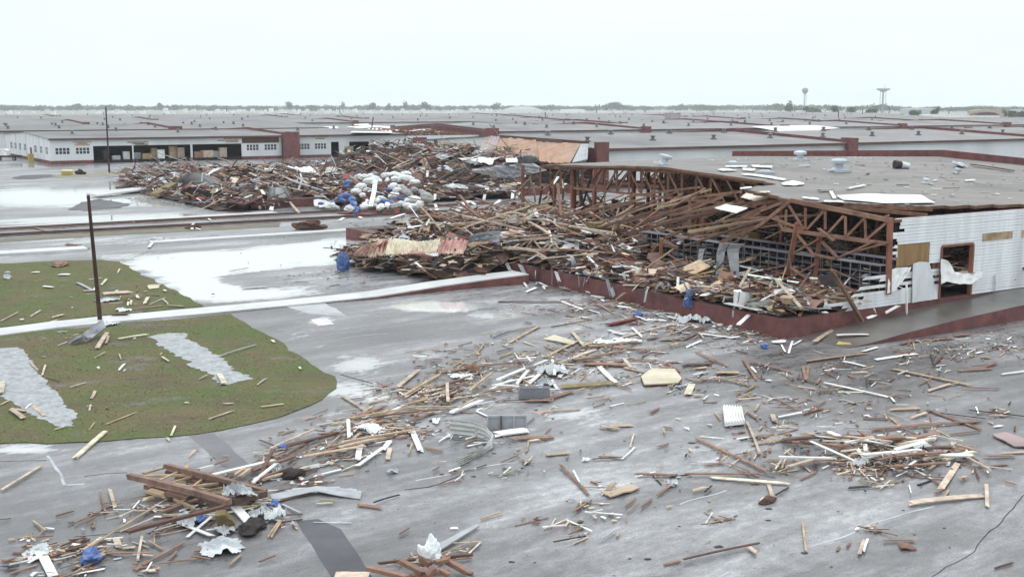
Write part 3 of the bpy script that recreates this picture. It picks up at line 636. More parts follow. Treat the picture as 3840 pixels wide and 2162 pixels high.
def roof_sheet():
    front = [(2760, 514), (2620, 513), (2450, 515), (2330, 517), (2180, 513), (2120, 509), (2040, 506), (1990, 501), (1925, 487), (1875, 476), (1905, 467), (1960, 463)]
    poly = [toAS(onroof(*p)) for p in front] + [(17.6, 23), (17.4, 36), (17.7, 52.5), (30, 56), (57, 64.6), (57, -.7)]
    def inside(x, y):
        r = False; j = len(poly) - 1
        for i in range(len(poly)):
            (xi, yi), (xj, yj) = poly[i], poly[j]
            if (yi > y) != (yj > y) and x < (xj - xi) * (y - yi) / (yj - yi) + xi: r = not r
            j = i
        return r
    st = .5; n_a, n_s = int(58 / st), int(66 / st); keep = set()
    for i in range(n_a):
        for j in range(n_s):
            a, s = i * st + st / 2, j * st - .7 + st / 2
            if inside(a + .35 * nz2(a, s, .8, 9), s + .35 * nz2(a, s, .8, 19)): keep.add((i, j))
    b = MB(); idx = {}
    def vtx(i, j, lo):
        k = (i, j, lo)
        if k not in idx:
            a, s = i * st, j * st - .7; z = zroof(s) + .05 * nz2(a, s, .25, 1) + .03 * nz2(a, s, 1.1, 2)
            idx[k] = b.vert(AS(a, s, z - (.22 if lo else 0)))
        return idx[k]
    for (i, j) in keep:
        b.m = 0; b.face((vtx(i, j, 0), vtx(i + 1, j, 0), vtx(i + 1, j + 1, 0), vtx(i, j + 1, 0)))
        b.m = 1; b.face((vtx(i, j + 1, 1), vtx(i + 1, j + 1, 1), vtx(i + 1, j, 1), vtx(i, j, 1)))
        for (di, dj, e) in ((-1, 0, ((0, 1), (0, 0))), (1, 0, ((1, 0), (1, 1))), (0, -1, ((0, 0), (1, 0))), (0, 1, ((1, 1), (0, 1)))):
            if (i + di, j + dj) not in keep:
                (p, q) = e; b.face((vtx(i + p[0], j + p[1], 1), vtx(i + q[0], j + q[1], 1), vtx(i + q[0], j + q[1], 0), vtx(i + p[0], j + p[1], 0)))
    b.build('roof', [mat('felt_roof', (0.205, 0.190, 0.176), 0.65, 0.2, .7, tint=(0.145, 0.136, 0.130), rnd=0.0, stretch=(.4, 1, 1), spec=.35), m_rib], ruin)
roof_sheet()
b = MB(); ring = [(-1.0, 0), (-1.0, 7.5), (32.5, zroof(32.5) + .72), (65.5, zroof(65) + .65), (65.5, 0)]
b.prism([AS(56.9, t, z) for t, z in ring], D1 * .45); b.build('fire_wall', m_brick, ruin)
b = MB(); b.hexa(*[[AS(44, 63.8, z), AS(57, 63.8, z), AS(57, 64.1, z), AS(44, 64.1, z)] for z in (1.2, 7.2)]); b.build('rear_wall', M('umber'), ruin)
# white weatherboard wall: one board above another, torn ragged at its near end
dl, _ = TF(6, 1935, 300, 0); dr, _ = TF(6, 2178, 200, 0); _, dz1 = TF(6, 2060, 40, 0)
wl, wz0 = TF(6, 1612, 205, 0); wr, wz1 = TF(6, 1865, 5, 0)
def left_edge(z, i):
    pts = [(1.2, 1190), (1.75, 1180), (2.0, 1330), (2.6, 1400), (3.1, 1480), (3.7, 1560), (4.6, 1590), (5.6, 1600), (6.4, 1610), (7.0, 1640)]
    for (z0, x0), (z1, x1) in zip(pts, pts[1:]):
        if z0 <= z <= z1: x = x0 + (x1 - x0) * (z - z0) / (z1 - z0); break
    else: x = 1640
    x += random.choice((0, 0, 15, -110, -60, 70, 30)) if z < 4 else random.choice((0, 20, -35, 60, 10))
    y = 480 - 88 * (z - 1.2)
    return TF(6, x, y, 0)[0]
b = MB(); zz = 1.22; i = 0; hb = .207
while zz < 6.85:
    z1 = min(zz + hb, 6.86); zm = (zz + z1) / 2; segs = [(left_edge(zm, i), 47.0)]; cut = [(wl, wr, wz0, wz1), (dl, dr, 1.2, dz1)]
    for (h0, h1, y0, y1) in cut:
        if y0 < zm < y1:
            ns = []
            for (p, q) in segs:
                if q <= h0 or p >= h1: ns.append((p, q)); continue
                if p < h0: ns.append((p, h0 + rnd(-.05, .02)))
                if q > h1: ns.append((h1, q))
            segs = ns
    for (p, q) in segs:
        n = max(1, int((q - p) / 6))
        for m in range(n):
            if m == 0 and p < wl and random.random() < .12: continue
            a0, a1 = p + (q - p) * m / n, p + (q - p) * (m + 1) / n - .012
            e = 1.4 * rnd(-1, 1) if m == 0 and p < wl - .2 else 0
            w0, w1 = rnd(-.008, .008), rnd(-.008, .008); b.hexa([AS(a0 + e * .3, -.058, zz + w0), AS(a1, -.058, zz + w1), AS(a1, .0, zz + w1), AS(a0 - e * .3, .0, zz + w0)], [AS(a0, -.03, z1 - .013 + w0), AS(a1, -.03, z1 - .013 + w1), AS(a1, .0, z1 - .013 + w1), AS(a0, .0, z1 - .013 + w0)])
    zz += hb; i += 1
b.build('siding', m_siding, ruin)
b = MB(); b.hexa(*[[AS(9.6, .03, z), AS(47, .03, z), AS(47, .16, z), AS(9.6, .16, z)] for z in (6.6, 6.88)])
for a in [9.5 + 2.2 * k for k in range(18)]:
    if dl - .2 < a < dr + .2: continue
    b.box(AS(a, .1, 4.0), (.14, .14, 5.5), ANG)
b.build('wall_frame', m_timber, ruin)
b = MB(); b.hexa(*[[AS(wl + .02, .0, z), AS(wr - .02, .0, z), AS(wr - .02, .06, z), AS(wl + .02, .06, z)] for z in (wz0 + .02, wz1 - .02)]); b.build('window_board', mat('weathered_ply', (0.33, 0.215, 0.10), .8, .2, 1.2, tint=(0.25, 0.15, 0.08), stretch=(4, 4, .4), rnd=0.0), ruin)
for (x0, x1, y0, y1) in ((2260, 2485, 1155, 1198), (2555, 2640, 1128, 1165)):
    a, z1 = TF(3, x0, y0, 0); c, _ = TF(3, x1, y0 - 15, 0); z0 = z1 - .55
    b = MB(); b.hexa(*[[AS(a, -.075, z), AS(c, -.075, z), AS(c, -.048, z), AS(a, -.048, z)] for z in (z0, z1)]); b.build('window_board', M('tan'), ruin)
b = MB()
for a in (dl, dr): b.box(AS(a, .03, (1.2 + dz1) / 2), (.16, .3, dz1 - 1.2), ANG)
b.hexa(*[[AS(dl, -.1, z), AS(dr, -.1, z), AS(dr, .18, z), AS(dl, .18, z)] for z in (dz1 - .02, dz1 + .14)]); b.build('door_frame', m_steelred, ruin)
b = MB(); b.hexa(*[[AS(9.9, .2, z), AS(47, .2, z), AS(47, .23, z), AS(9.9, .23, z)] for z in (dz1 + .2, 6.6)]); b.build('groove_shade', m_dark, ruin)  # near-black sheet added behind the boards to paint shade in their gaps
# trusses left standing along the tear
def truss(name, pts_top, zbot, nb, parent, wd=.16, jit=0.05):
    "top chord through the points, level bottom chord, alternating webs"
    b = MB()
    L = [0]
    for p, q in zip(pts_top, pts_top[1:]): L.append(L[-1] + (q - p).length)
    def at(f):
        d = f * L[-1]
        for i in range(len(L) - 1):
            if d <= L[i + 1] + 1e-6: return pts_top[i].lerp(pts_top[i + 1], (d - L[i]) / max(1e-6, L[i + 1] - L[i]))
    for p, q in zip(pts_top, pts_top[1:]): b.beam(p, q, .14, .26)
    bot = [Vector((at(i / nb).x, at(i / nb).y, min(zbot, at(i / nb).z - .25))) for i in range(nb + 1)]
    for i in range(nb):
        b.beam(bot[i], bot[i + 1], .13, .24)
        t0, t1 = at(i / nb), at((i + 1) / nb)
        if random.random() < .93: b.beam(bot[i], t0, .09, wd)
        if random.random() < .9: (b.beam(bot[i], t1, .08, wd) if i < nb / 2 else b.beam(bot[i + 1], t0, .08, wd))
    b.beam(bot[-1], at(1.0), .09, wd)
    return b.build(name, m_timber, parent), at
P1 = [AS(18.0, q, zroof(q) - .32) for q in (21, 30, 41, 53.5)]
t1, at1 = truss('roof_truss', P1, 5.75, 17, ruin, .2)
for off, zb in ((5, 5.9), (10, 5.9), (15, 5.9)):
    truss('roof_truss', [AS(toAS(p)[0] + off, toAS(p)[1], zroof(toAS(p)[1]) - .35) for p in P1], zb, 14, ruin)
for u, vb in ((1493, 545), (1585, 548), (1640, 520), (1440, 500), (1770, 560), (1395, 500), (1690, 530)):
    best = min((at1(f / 60) for f in range(61)), key=lambda p: abs(PR(Vector((p.x, p.y, 5.8)))[0] - u))
    b = MB(); b.box(Vector((best.x, best.y, (1.2 + 5.95) / 2)), (.3, .3, 4.75), ANG); b.build('column', m_steelred, ruin)
for off in (8, 18, 28, 38):
    for s in (10, 20, 30, 40, 50, 60):
        a = 12 + off
        if s < 20 and a > 40: continue
        b = MB(); b.box(AS(a, s, (1.2 + zroof(s)) / 2), (.3, .3, zroof(s) - 1.5), ANG); b.build('column', m_steelred, ruin)
AT = 9.2
def q2(u, v, a=AT): s, z = PA(u, v, a); return AS(a, s, z)
def q12(x, y, a=AT): return q2(*T(12, x, y), a)
b = MB()
apex, heel = q12(860, 290), q12(2050, 530); lo = q12(0, 800); foot = q12(2035, 1420)
b.beam(apex, heel, .15, .30); b.beam(apex, q12(470, 600), .15, .26); b.beam(q12(470, 600), lo, .15, .26); b.beam(q12(620, 500), q12(1000, 640), .1, .16)
b.beam(q12(760, 640), heel + Vector((0, 0, -1.55)), .14, .26)
for (x0, y0, x1, y1) in ((830, 350, 1010, 640), (1245, 430, 1050, 640), (1030, 380, 1030, 640), (1270, 420, 1270, 640), (1490, 480, 1300, 690), (1515, 480, 1515, 720), (1750, 500, 1530, 725), (1750, 520, 1760, 760), (2010, 560, 1760, 770), (800, 400, 790, 640), (680, 480, 760, 640), (1920, 520, 2040, 470)):
    b.beam(q12(x0, y0), q12(x1, y1), .09, .17)
b.build('roof_truss', m_timber, ruin)
for (x0, y0, x1, y1, wv) in ((2055, 500, 2030, 1420, .38), (935, 560, 790, 1290, .30), (1205, 720, 1140, 1270, .24)):
    b = MB(); b.beam(q12(x0, y0), q12(x1, y1), wv, .3); b.build('column', m_steelred, ruin)
for (x0, y0, x1, y1, wv) in ((900, 920, 1190, 760, .2), (930, 700, 1120, 930, .2), (1235, 790, 1420, 985, .26), (1420, 985, 1880, 780, .24), (2030, 800, 1540, 930, .2), (860, 1100, 1310, 1400, .26), (1310, 1400, 1850, 1449, .22), (820, 1240, 1150, 1060, .18), (880, 1260, 830, 940, .22), (1100, 930, 1400, 1000, .3), (1190, 630, 1380, 780, .3)):
    b = MB(); b.beam(q12(x0, y0, AT - .3), q12(x1, y1, AT - .3), wv, .12); b.build('brace', m_timber, ruin)
# purlins and rafters stripped of their deck beside the ridge
for (x0, y0, x1, y1, a) in ((800, 300, 260, 500, 11), (760, 290, 330, 350, 12), (690, 330, 180, 540, 12.5), (640, 330, 40, 560, 13), (300, 300, -200, 500, 15), (200, 300, -300, 480, 16), (480, 440, 120, 590, 10.5), (560, 360, 330, 470, 11), (1850, 360, 1200, 400, 12), (2500, 470, 1560, 380, 13), (2560, 400, 1000, 340, 14.5)):
    b = MB(); b.beam(q12(x0, y0, a), q12(x1, y1, a), .12, .24); b.build('rafter', m_timber, ruin)
for (x0, y0, x1, y1, a) in ((1665, 520, 2230, 450, 15), (1680, 510, 1660, 1340, 12), (1690, 620, 1000, 760, 14), (2000, 520, 1030, 830, 15), (1820, 570, 1740, 790, 14), (1350, 1290, 1380, 950, 7), (1420, 950, 1570, 880, 8), (1400, 980, 1550, 1060, 8), (1330, 1020, 1180, 1250, 8), (1270, 1040, 1400, 1010, 8.5)):
    b = MB(); s0, z0 = PA(*T(11, x0, y0), a); s1, z1 = PA(*T(11, x1, y1), a); b.beam(AS(a, s0, z0), AS(a, s1, z1), .2 if x0 != 1350 else .42, .22); b.build('rafter' if x0 != 1350 else 'column', m_timber if x0 != 1350 else mat('rusty_column', (.34, .15, .075), .8, .25, 1), ruin)
# ventilators on the near roof
def roofvent(u, v, sc, tilt=0, cap=True):
    sc *= .82; p = onroof(u, v); b = MB(); b.box(Vector((0, 0, .17 * sc)), (1.7 * sc, 1.7 * sc, .34 * sc), ANG); b.hexa([Vector((x * .6 * sc, y * .6 * sc, .34 * sc)) for x, y in ((-1, -1), (1, -1), (1, 1), (-1, 1))], [Vector((x * .42 * sc, y * .42 * sc, .62 * sc)) for x, y in ((-1, -1), (1, -1), (1, 1), (-1, 1))])
    c = MB(); c.lathe(Vector((0, 0, .62 * sc)), [(.42 * sc, 0), (.42 * sc, .5 * sc)], 14); c.lathe(Vector((0, 0, 1.1 * sc)), [(.5 * sc, 0), (.78 * sc, .05 * sc), (.8 * sc, .42 * sc), (.66 * sc, .6 * sc), (.3 * sc, .68 * sc)], 16)
    m = Matrix.Translation(p) @ Matrix.Rotation(tilt, 4, 'Y')
    for k in (b, c): k.v = [tuple(m @ Vector((x[0], x[1], x[2] * .72))) for x in k.v]
    o = b.build('roof_vent', m_metal, ruin)
    if cap: c.build('vent_cap', m_metal, o)
    return o
for x, y, sc, ti, cp in ((885, 610, 1.0, 0, 1), (1178, 692, 1.15, 0, 1), (2100, 655, 1.0, .5, 0), (625, 705, .95, 0, 0), (378, 628, .7, 0, 0), (2065, 705, .5, .4, 1), (1832, 780, .45, .1, 1)): roofvent(*T(3, x, y), sc, ti, cp)
roofvent(*T(2, 2430, 640), 1.0, .25, 1)
# loading ramp in front of the white wall
ramp = thing('loading_ramp', AS(2, -2, 0), 'grey wet loading ramp with dark red side wall below the white board wall', 'ramp')
RZ = [(1.2, .01), (3.5, .16), (6.4, .40), (11, .72), (17, 1.0), (21.5, 1.17), (47, 1.19)]
b = MB(); c = MB()
for (a0, z0), (a1, z1) in zip(RZ, RZ[1:]):
    b.hexa([AS(a0, -4.0, z0 - .09), AS(a1, -4.0, z1 - .09), AS(a1, -.05, z1 - .09), AS(a0, -.05, z0 - .09)], [AS(a0, -4.0, z0), AS(a1, -4.0, z1), AS(a1, -.05, z1), AS(a0, -.05, z0)])
    c.hexa([AS(a0, -4.03, -.1), AS(a1, -4.03, -.1), AS(a1, -3.7, -.1), AS(a0, -3.7, -.1)], [AS(a0, -4.03, max(z0 - .03, -.05)), AS(a1, -4.03, z1 - .03), AS(a1, -3.7, z1 - .095), AS(a0, -3.7, max(z0 - .1, -.06))])
b.build('deck', mat('ramp_deck', (0.135, 0.122, 0.110), .30, .25, .5, tint=(.085, .072, .062), spec=.5, rnd=0), ramp); c.build('side_wall', m_brick, ramp)
# wing wall at the far corner of the dock
b = MB(); P_ = [G(*T(13, 470, 390)), G(*T(13, 1090, 412))]
d = (P_[1] - P_[0]); n = Vector((-d.y, d.x, 0)).normalized() * .35
b.hexa([P_[0], P_[1], P_[1] + n, P_[0] + n], [P_[0] + Vector((0, 0, 1.25)), P_[1] + Vector((0, 0, .22)), P_[1] + n + Vector((0, 0, .22)), P_[0] + n + Vector((0, 0, 1.25))])
tag(b.build('wing_wall', m_brick), 'sloping dark red wing wall behind the corrugated canopy sheet', 'wall')
# ================================================================ WRECKAGE HELPERS
m_rub = attr_mat('mixed_rubble', 0.8, 0.3, 2.0)
def jit(c, k=.25): f = 1 + rnd(-k, k); return tuple(min(1, x * f * (1 + rnd(-.06, .06))) for x in c)
MIXB = [('umber', 34), ('brown', 24), ('dark', 20), ('red', 8), ('tan', 5), ('pale', 9), ('grey', 12), ('white', 13), ('olive', 3)]
MIXC = [('umber', 30), ('brown', 27), ('dark', 16), ('red', 4), ('tan', 13), ('pale', 11), ('grey', 8), ('white', 13), ('olive', 5)]
MIXF = [('umber', 16), ('brown', 30), ('dark', 6), ('tan', 20), ('pale', 14), ('grey', 4), ('white', 12), ('cream', 5)]
def pick(mix):
    t = random.random() * sum(w_ for _, w_ in mix)
    for c, w_ in mix:
        t -= w_
        if t <= 0: return PAL[c]
    return PAL['brown']
def heap(name, area, h, n, mix, long=1.0, grid=.9, mound=True, lift=.6, tilt=.35, gaps=0):
    "a mound with thousands of broken boards on it; area: (a0, a1, s0, s1), h(a, s) or None outside"
    a0, a1, s0, s1 = area; b = MB(); idx = {}
    if mound:
        na, ns = int((a1 - a0) / grid), int((s1 - s0) / grid)
        def vx(i, j):
            if (i, j) not in idx:
                a, s = a0 + i * grid, s0 + j * grid; z = h(a, s)
                idx[i, j] = None if z is None else b.vert(AS(a + rnd(-.3, .3) * grid, s + rnd(-.3, .3) * grid, z + rnd(-.25, .15)))
            return idx[i, j]
        for i in range(na):
            for j in range(ns):
                q = [vx(i, j), vx(i + 1, j), vx(i + 1, j + 1), vx(i, j + 1)]
                if None in q: continue
                b.col = jit(random.choice((PAL['umber'], PAL['dark'], PAL['dark'], (.075, .05, .042), (.06, .04, .036))), .4)  # mound colours kept dark, painting shade into the gaps between boards
                b.face((q[0], q[1], q[2])); b.col = jit(b.col, .3); b.face((q[0], q[2], q[3]))
    k = 0; tries = 0
    while k < n and tries < n * 40:
        tries += 1
        a, s = rnd(a0, a1), rnd(s0, s1); z = h(a, s)
        if z is None: continue
        if gaps and nz2(a, s, gaps, 33) < -.02 and random.random() < .72: continue
        k += 1; b.col = jit(pick(mix)); r = random.random()
        t = rnd(0, math.pi); z += rnd(.0, lift)
        if r < .62:
            L = (rnd(.7, 2.2) if random.random() < .7 else rnd(2.2, 5)) * long; wv, tv = rnd(.06, .2), rnd(.03, .09)
        elif r < .86: L, wv, tv = rnd(.4, 1.3), rnd(.15, .5), rnd(.015, .04)
        elif r < .96: L, wv, tv = rnd(.8, 2.4) * long, rnd(.6, 1.2), .03
        else: L, wv, tv = rnd(.4, .9), rnd(.3, .7), rnd(.2, .5)
        dz = math.sin(rnd(-tilt, tilt)) * L * random.random(); d = Vector((math.cos(t), math.sin(t), 0)) * (L / 2) + Vector((0, 0, dz / 2)); c = AS(a, s, z + abs(dz) * .3)
        b.beam(c - d, c + d, wv, tv, rnd(-.5, .5), jag=min(.25, wv), bow=rnd(0, .012), n=2 if L > 1.5 else 1)
    o = b.build(name, m_rub, origin=(0, 0, 0), color=True); tag(o, kind='stuff'); return o
def loft(name, top, bot, m, label, cat, th=.05, n=24, corr=0.0, cw=.28, along=False, wob=.06, group=None, nv=6, parent=None):
    "a bent sheet between two edges given as world points, with real thickness"
    def res(pl, k):
        L = [0]
        for p, q in zip(pl, pl[1:]): L.append(L[-1] + (q - p).length)
        o = []
        for i in range(k + 1):
            d = L[-1] * i / k
            for j in range(len(L) - 1):
                if d <= L[j + 1] + 1e-6: o.append(pl[j].lerp(pl[j + 1], (d - L[j]) / max(1e-6, L[j + 1] - L[j]))); break
        return o, L[-1]
    A, la = res(top, n); B, lb = res(bot, n); b = MB(); nn = []
    sd = rnd(0, 50)
    P_ = [[A[i].lerp(B[i], j / nv) for j in range(nv + 1)] for i in range(n + 1)]
    def nrm(i, j):
        u = P_[min(i + 1, n)][j] - P_[max(i - 1, 0)][j]; v = P_[i][min(j + 1, nv)] - P_[i][max(j - 1, 0)]
        w_ = u.cross(v); return w_.normalized() if w_.length > 1e-8 else Vector((0, 0, 1))
    Q = []
    for i in range(n + 1):
        row = []
        for j in range(nv + 1):
            k = nrm(i, j)
            if k.z < 0: k = -k
            o = wob * nz2(i * .35, j * .5, 1, sd)
            if corr: o += corr * math.sin(2 * math.pi * ((la * i / n) if not along else ((A[0] - B[0]).length * j / nv)) / cw)
            row.append((P_[i][j] + k * o, k))
        Q.append(row)
    t0 = [[b.vert(Q[i][j][0] + Q[i][j][1] * th / 2) for j in range(nv + 1)] for i in range(n + 1)]
    t1 = [[b.vert(Q[i][j][0] - Q[i][j][1] * th / 2) for j in range(nv + 1)] for i in range(n + 1)]
    for i in range(n):
        for j in range(nv):
            b.face((t0[i][j], t0[i + 1][j], t0[i + 1][j + 1], t0[i][j + 1])); b.face((t1[i][j + 1], t1[i + 1][j + 1], t1[i + 1][j], t1[i][j]))
    for i in range(n): b.face((t1[i][0], t1[i + 1][0], t0[i + 1][0], t0[i][0])); b.face((t0[i][nv], t0[i + 1][nv], t1[i + 1][nv], t1[i][nv]))
    for j in range(nv): b.face((t0[0][j], t0[0][j + 1], t1[0][j + 1], t1[0][j])); b.face((t1[n][j], t1[n][j + 1], t0[n][j + 1], t0[n][j]))
    o = b.build(name, m, parent)
    return tag(o, label, cat, group) if parent is None else o
def pts(t, l): return [TG(t, x, y, z) for x, y, z in l]
LAND = []     # planks and scraps laid down, labelled together at the end
def plank(p, q, w_, th, c, kind='plank', label=None):
    b = MB(); L = (q - p).length
    b.beam(p, q, w_, th, rnd(-.15, .15), jag=min(.35, w_ * 1.6), bow=rnd(0, .014), n=5 if L > 1.2 else 2)
    nm = {'plank': 'timber_plank', 'beam': 'timber_beam', 'board': 'painted_board', 'strip': 'metal_strip', 'pipe': 'thin_rod', 'rafter': 'broken_rafter'}[kind]
    o = b.build(nm, M(c)); mid = (p + q) / 2
    if label: tag(o, label, {'plank': 'plank', 'beam': 'beam', 'board': 'board', 'strip': 'metal strip', 'pipe': 'rod', 'rafter': 'rafter'}[kind])
    else: LAND.append((o, kind, c, L, PR(mid), PR(p), PR(q)))
    return o
# ================================================================ THE COLLAPSED HALL
def hB(a, s):
    e = min(a + 1, 70 - a, s - 100, 180 - s)
    front = (103 + 4 * nz2(a, 0, .12, 4) - (9 if 14 < a < 44 else 0)) if a < 47 else 107
    if e < 0 or s < front or (a < 3 and s > 160 + 8 * nz2(s, 0, .2)): return None
    f = min(1, (s - front) / 14) * min(1, (a + 2) / 10) * min(1, (181 - s) / 6)
    bk = max(0, min(1, (a - 40) / 10)); m_ = (1.15 + .9 * bk) + (1.0 + .7 * bk) * nz2(a, s, .07, 3) + (.9 + .4 * bk) * nz2(a, s, .2, 5) + 2.9 * math.exp(-((a - 60) / 11) ** 2) + 1.2 * math.exp(-(((a - 12) / 9) ** 2 + ((s - 150) / 22) ** 2))
    return max(.02, f * max(.5, m_) + .1)
heap('rubble_heap', (-1, 69, 92, 180), hB, 6400, MIXB, .95, 1.3, lift=1.3, tilt=.8, gaps=.16)
hallB = thing('collapsed_warehouse', AS(6, 106, 0), 'flattened warehouse of which only its dark red dock wall still stands', 'warehouse ruin')
b = MB(); b.hexa(*[[AS(4, 104.5, z), AS(66, 104.5, z), AS(66, 105, z), AS(4, 105, z)] for z in (-.1, 1.15)]); b.hexa(*[[AS(4, 105.02, z), AS(4.5, 105.02, z), AS(4.5, 176, z), AS(4, 176, z)] for z in (-.1, 1.15)]); b.build('dock_wall', m_brick, hallB)
b = MB(); b.hexa(*[[AS(4.5, 105, z), AS(66, 105, z), AS(66, 176, z), AS(4.5, 176, z)] for z in (0.02, 1.0)]); b.build('floor', M('umber'), hallB)
b = MB(); b.box(AS(68, 109.2, 4), (2.6, .8, 8.1), ANG); b.box(AS(68, 111.4, 3.4), (.6, 3.5, 6.8), ANG); tag(b.build('brick_pier', m_brick), 'tall dark red brick pier at the end of the intact white warehouse', 'brick pier')
b = MB(); b.box(AS(68, 175, 3.7), (3.0, .9, 7.4), ANG); tag(b.build('brick_pier', m_brick), 'lone purple red brick pier rising behind the heap of sacks', 'brick pier')
loft('wall_slab', pts(15, [(775, 95, 6.2), (850, 90, 6.6), (870, 110, 5.6)]), pts(15, [(775, 245, 2), (880, 245, 2), (900, 240, 2)]), M('grey'), 'grey wall slab leaning against the lone brick pier', 'wall slab', .2)
# underside of the roof flipped up against the fire wall
def pa15(l): return [AS(a, *PA(*T(15, x, y), a)) for x, y, a in l]
loft('roof_panel', pa15([(1640, 88, 66.6), (1800, 100, 66.6), (1990, 118, 66.6)]), pa15([(1560, 284, 59), (1780, 296, 59), (2015, 300, 60)]), m_ply, 'big tan plywood roof panel tipped up on edge, the one with the pale curled end', 'roof panel', .12, wob=.25)
loft('roof_panel', pa15([(1992, 122, 66.4), (2200, 138, 66.4), (2415, 150, 66.4)]), pa15([(2015, 318, 58), (2150, 336, 58), (2310, 336, 59)]), m_ply, 'big tan plywood roof panel tipped up beside the tall brick pier', 'roof panel', .12, wob=.2)
loft('roof_panel', pa15([(1490, 88, 67), (1560, 78, 67), (1635, 82, 67)]), pa15([(1430, 230, 61), (1500, 278, 60), (1560, 280, 60)]), mat('faded_panel', (.46, .38, .38), .6, .2, .4, tint=(.30, .22, .2)), 'faded grey and pink roof panel curled beside the tan plywood', 'roof panel', .1, wob=.3)
loft('roof_panel', pa15([(2420, 152, 66), (2490, 150, 66)]), pa15([(2330, 335, 60), (2480, 300, 62)]), M('grey'), 'grey strip of roofing folded between plywood and brick pier', 'roof panel', .1)
b = MB(); b.beam(*pa15([(1635, 78, 66.9), (2490, 140, 66.9)]), .3, .5); tag(b.build('timber_beam', M('umber')), 'long dark beam along the top of the tipped plywood panels', 'beam')
b = MB(); b.beam(*pa15([(1985, 135, 66.2), (2235, 165, 66.2)]), .1, 1.6, jag=.3); tag(b.build('deck_strip', M('umber')), 'dark slatted strip hanging across the top of the plywood panels', 'deck strip')
m_bent = mat('bent_roofing', (.30, .31, .33), .55, .3, .35, tint=(.55, .55, .55))
loft('roof_sheet', pts(15, [(1360, 398, 6.6), (1640, 358, 7.1), (1960, 336, 7.5)]), pts(15, [(1560, 466, 5.8), (1740, 484, 5.6), (2090, 408, 6.7)]), m_bent, 'sagging grey roof sheet hanging off the far end of the standing truss', 'roof sheet', .15, wob=.5)
loft('roof_sheet', pts(15, [(1365, 402, 6.75), (1560, 392, 7.0)]), pts(15, [(1490, 446, 6.0), (1635, 470, 5.9)]), M('white'), 'white torn sheet on the edge of the sagging grey roof sheet', 'roof sheet', .06, wob=.25)
loft('roof_sheet', pts(15, [(1000, 268, 5), (1170, 205, 5.6)]), pts(15, [(1080, 300, 4.6), (1265, 245, 5.2)]), M('grey'), 'light grey roof sheet slanting up from the rubble', 'roof sheet', .08, wob=.3)
loft('roof_sheet', pts(15, [(1215, 290, 5), (1400, 284, 5.2), (1590, 288, 5.4)]), pts(15, [(1240, 312, 4.7), (1420, 326, 4.8), (1560, 350, 5)]), M('white'), 'long white roof sheet lying below the tipped plywood panels', 'roof sheet', .08, wob=.3)
loft('roof_sheet', pts(15, [(1690, 292, 6), (1800, 288, 6)]), pts(15, [(1695, 330, 5.6), (1810, 326, 5.6)]), M('white'), 'small white roof sheet below the pale curl of the plywood', 'roof sheet', .08)
loft('roof_sheet', pts(15, [(1800, 272, 8.0), (1900, 258, 8.3), (1985, 266, 8.2)]), pts(15, [(1810, 325, 7.2), (1900, 330, 7.2), (2005, 318, 7.3)]), m_bent, 'arched dark grey roof sheet in front of the plywood panels', 'roof sheet', .12, wob=.3)
loft('roof_sheet', pts(15, [(1110, 545, 2.3), (1190, 530, 2.5), (1310, 556, 2.3)]), pts(15, [(1130, 570, 1.9), (1200, 575, 1.9), (1330, 585, 1.9)]), M('white'), 'rumpled white sheet among dark wreckage beside the sacks', 'roof sheet', .05, wob=.3)
loft('roof_sheet', pts(14, [(520, 390, 2.3), (640, 308, 3.7), (760, 300, 3.9), (900, 350, 3.3), (1040, 455, 2.0)]), pts(14, [(590, 425, 1.7), (690, 402, 2.3), (840, 420, 2.3), (960, 478, 1.7), (1065, 505, 1.1)]), mat('grey_felt', (.30, .31, .30), .7, .15, .4), 'arched grey roof sheet over the near end of the collapsed hall', 'roof sheet', .15, wob=.15)
loft('wall_panel', pts(14, [(590, 470, 2.1), (720, 455, 2.3), (870, 440, 2.3)]), pts(14, [(520, 565, .2), (700, 590, .2), (860, 612, .2)]), m_brick, 'slumped dark red wall panel under the arched grey sheet', 'wall panel', .2, wob=.2)
loft('wall_panel', pts(14, [(815, 235, 3.0), (1000, 225, 3.0)]), pts(14, [(870, 345, 1.6), (990, 320, 1.6)]), M('rust'), 'orange red wall panel standing behind the arched grey sheet', 'wall panel', .2)
loft('wall_panel', pts(14, [(1020, 238, 3.0), (1250, 226, 3.0)]), pts(14, [(1000, 305, 1.8), (1230, 312, 1.8)]), M('rust'), 'orange red wall panel among grey timbers in the middle of the hall', 'wall panel', .2)
loft('dock_panel', pts(14, [(1060, 612, 1.3), (1240, 640, 1.2), (1480, 556, 1.5)]), pts(14, [(1060, 655, .1), (1240, 702, .0), (1500, 606, .1)]), m_brick, 'bulging dark red dock panel below the corrugated sheet', 'wall panel', .2, wob=.05)
loft('corrugated_sheet', pts(14, [(1520, 462, 2.7), (1720, 456, 2.7)]), pts(14, [(1485, 562, 1.3), (1630, 592, 1.0), (1765, 530, 1.6)]), mat('pale_corrugated', (.62, .66, .66), .45, .1, 1, metal=.2), 'pale corrugated sheet tilted on the rubble, its rib ends toward the yard', 'corrugated sheet', .03, n=90, corr=.09, cw=.75)
loft('roof_sheet', pts(14, [(1690, 240, 3.1), (1950, 242, 3.1)]), pts(14, [(1890, 300, 2.5), (2065, 332, 2.3)]), M('white'), 'white roof sheet lying on top of the collapsed hall', 'roof sheet', .06, wob=.25)
loft('roof_sheet', pts(14, [(1460, 258, 3), (1580, 254, 3)]), pts(14, [(1470, 272, 2.8), (1590, 272, 2.8)]), M('white'), 'short white roof sheet at the back of the collapsed hall', 'roof sheet', .06)
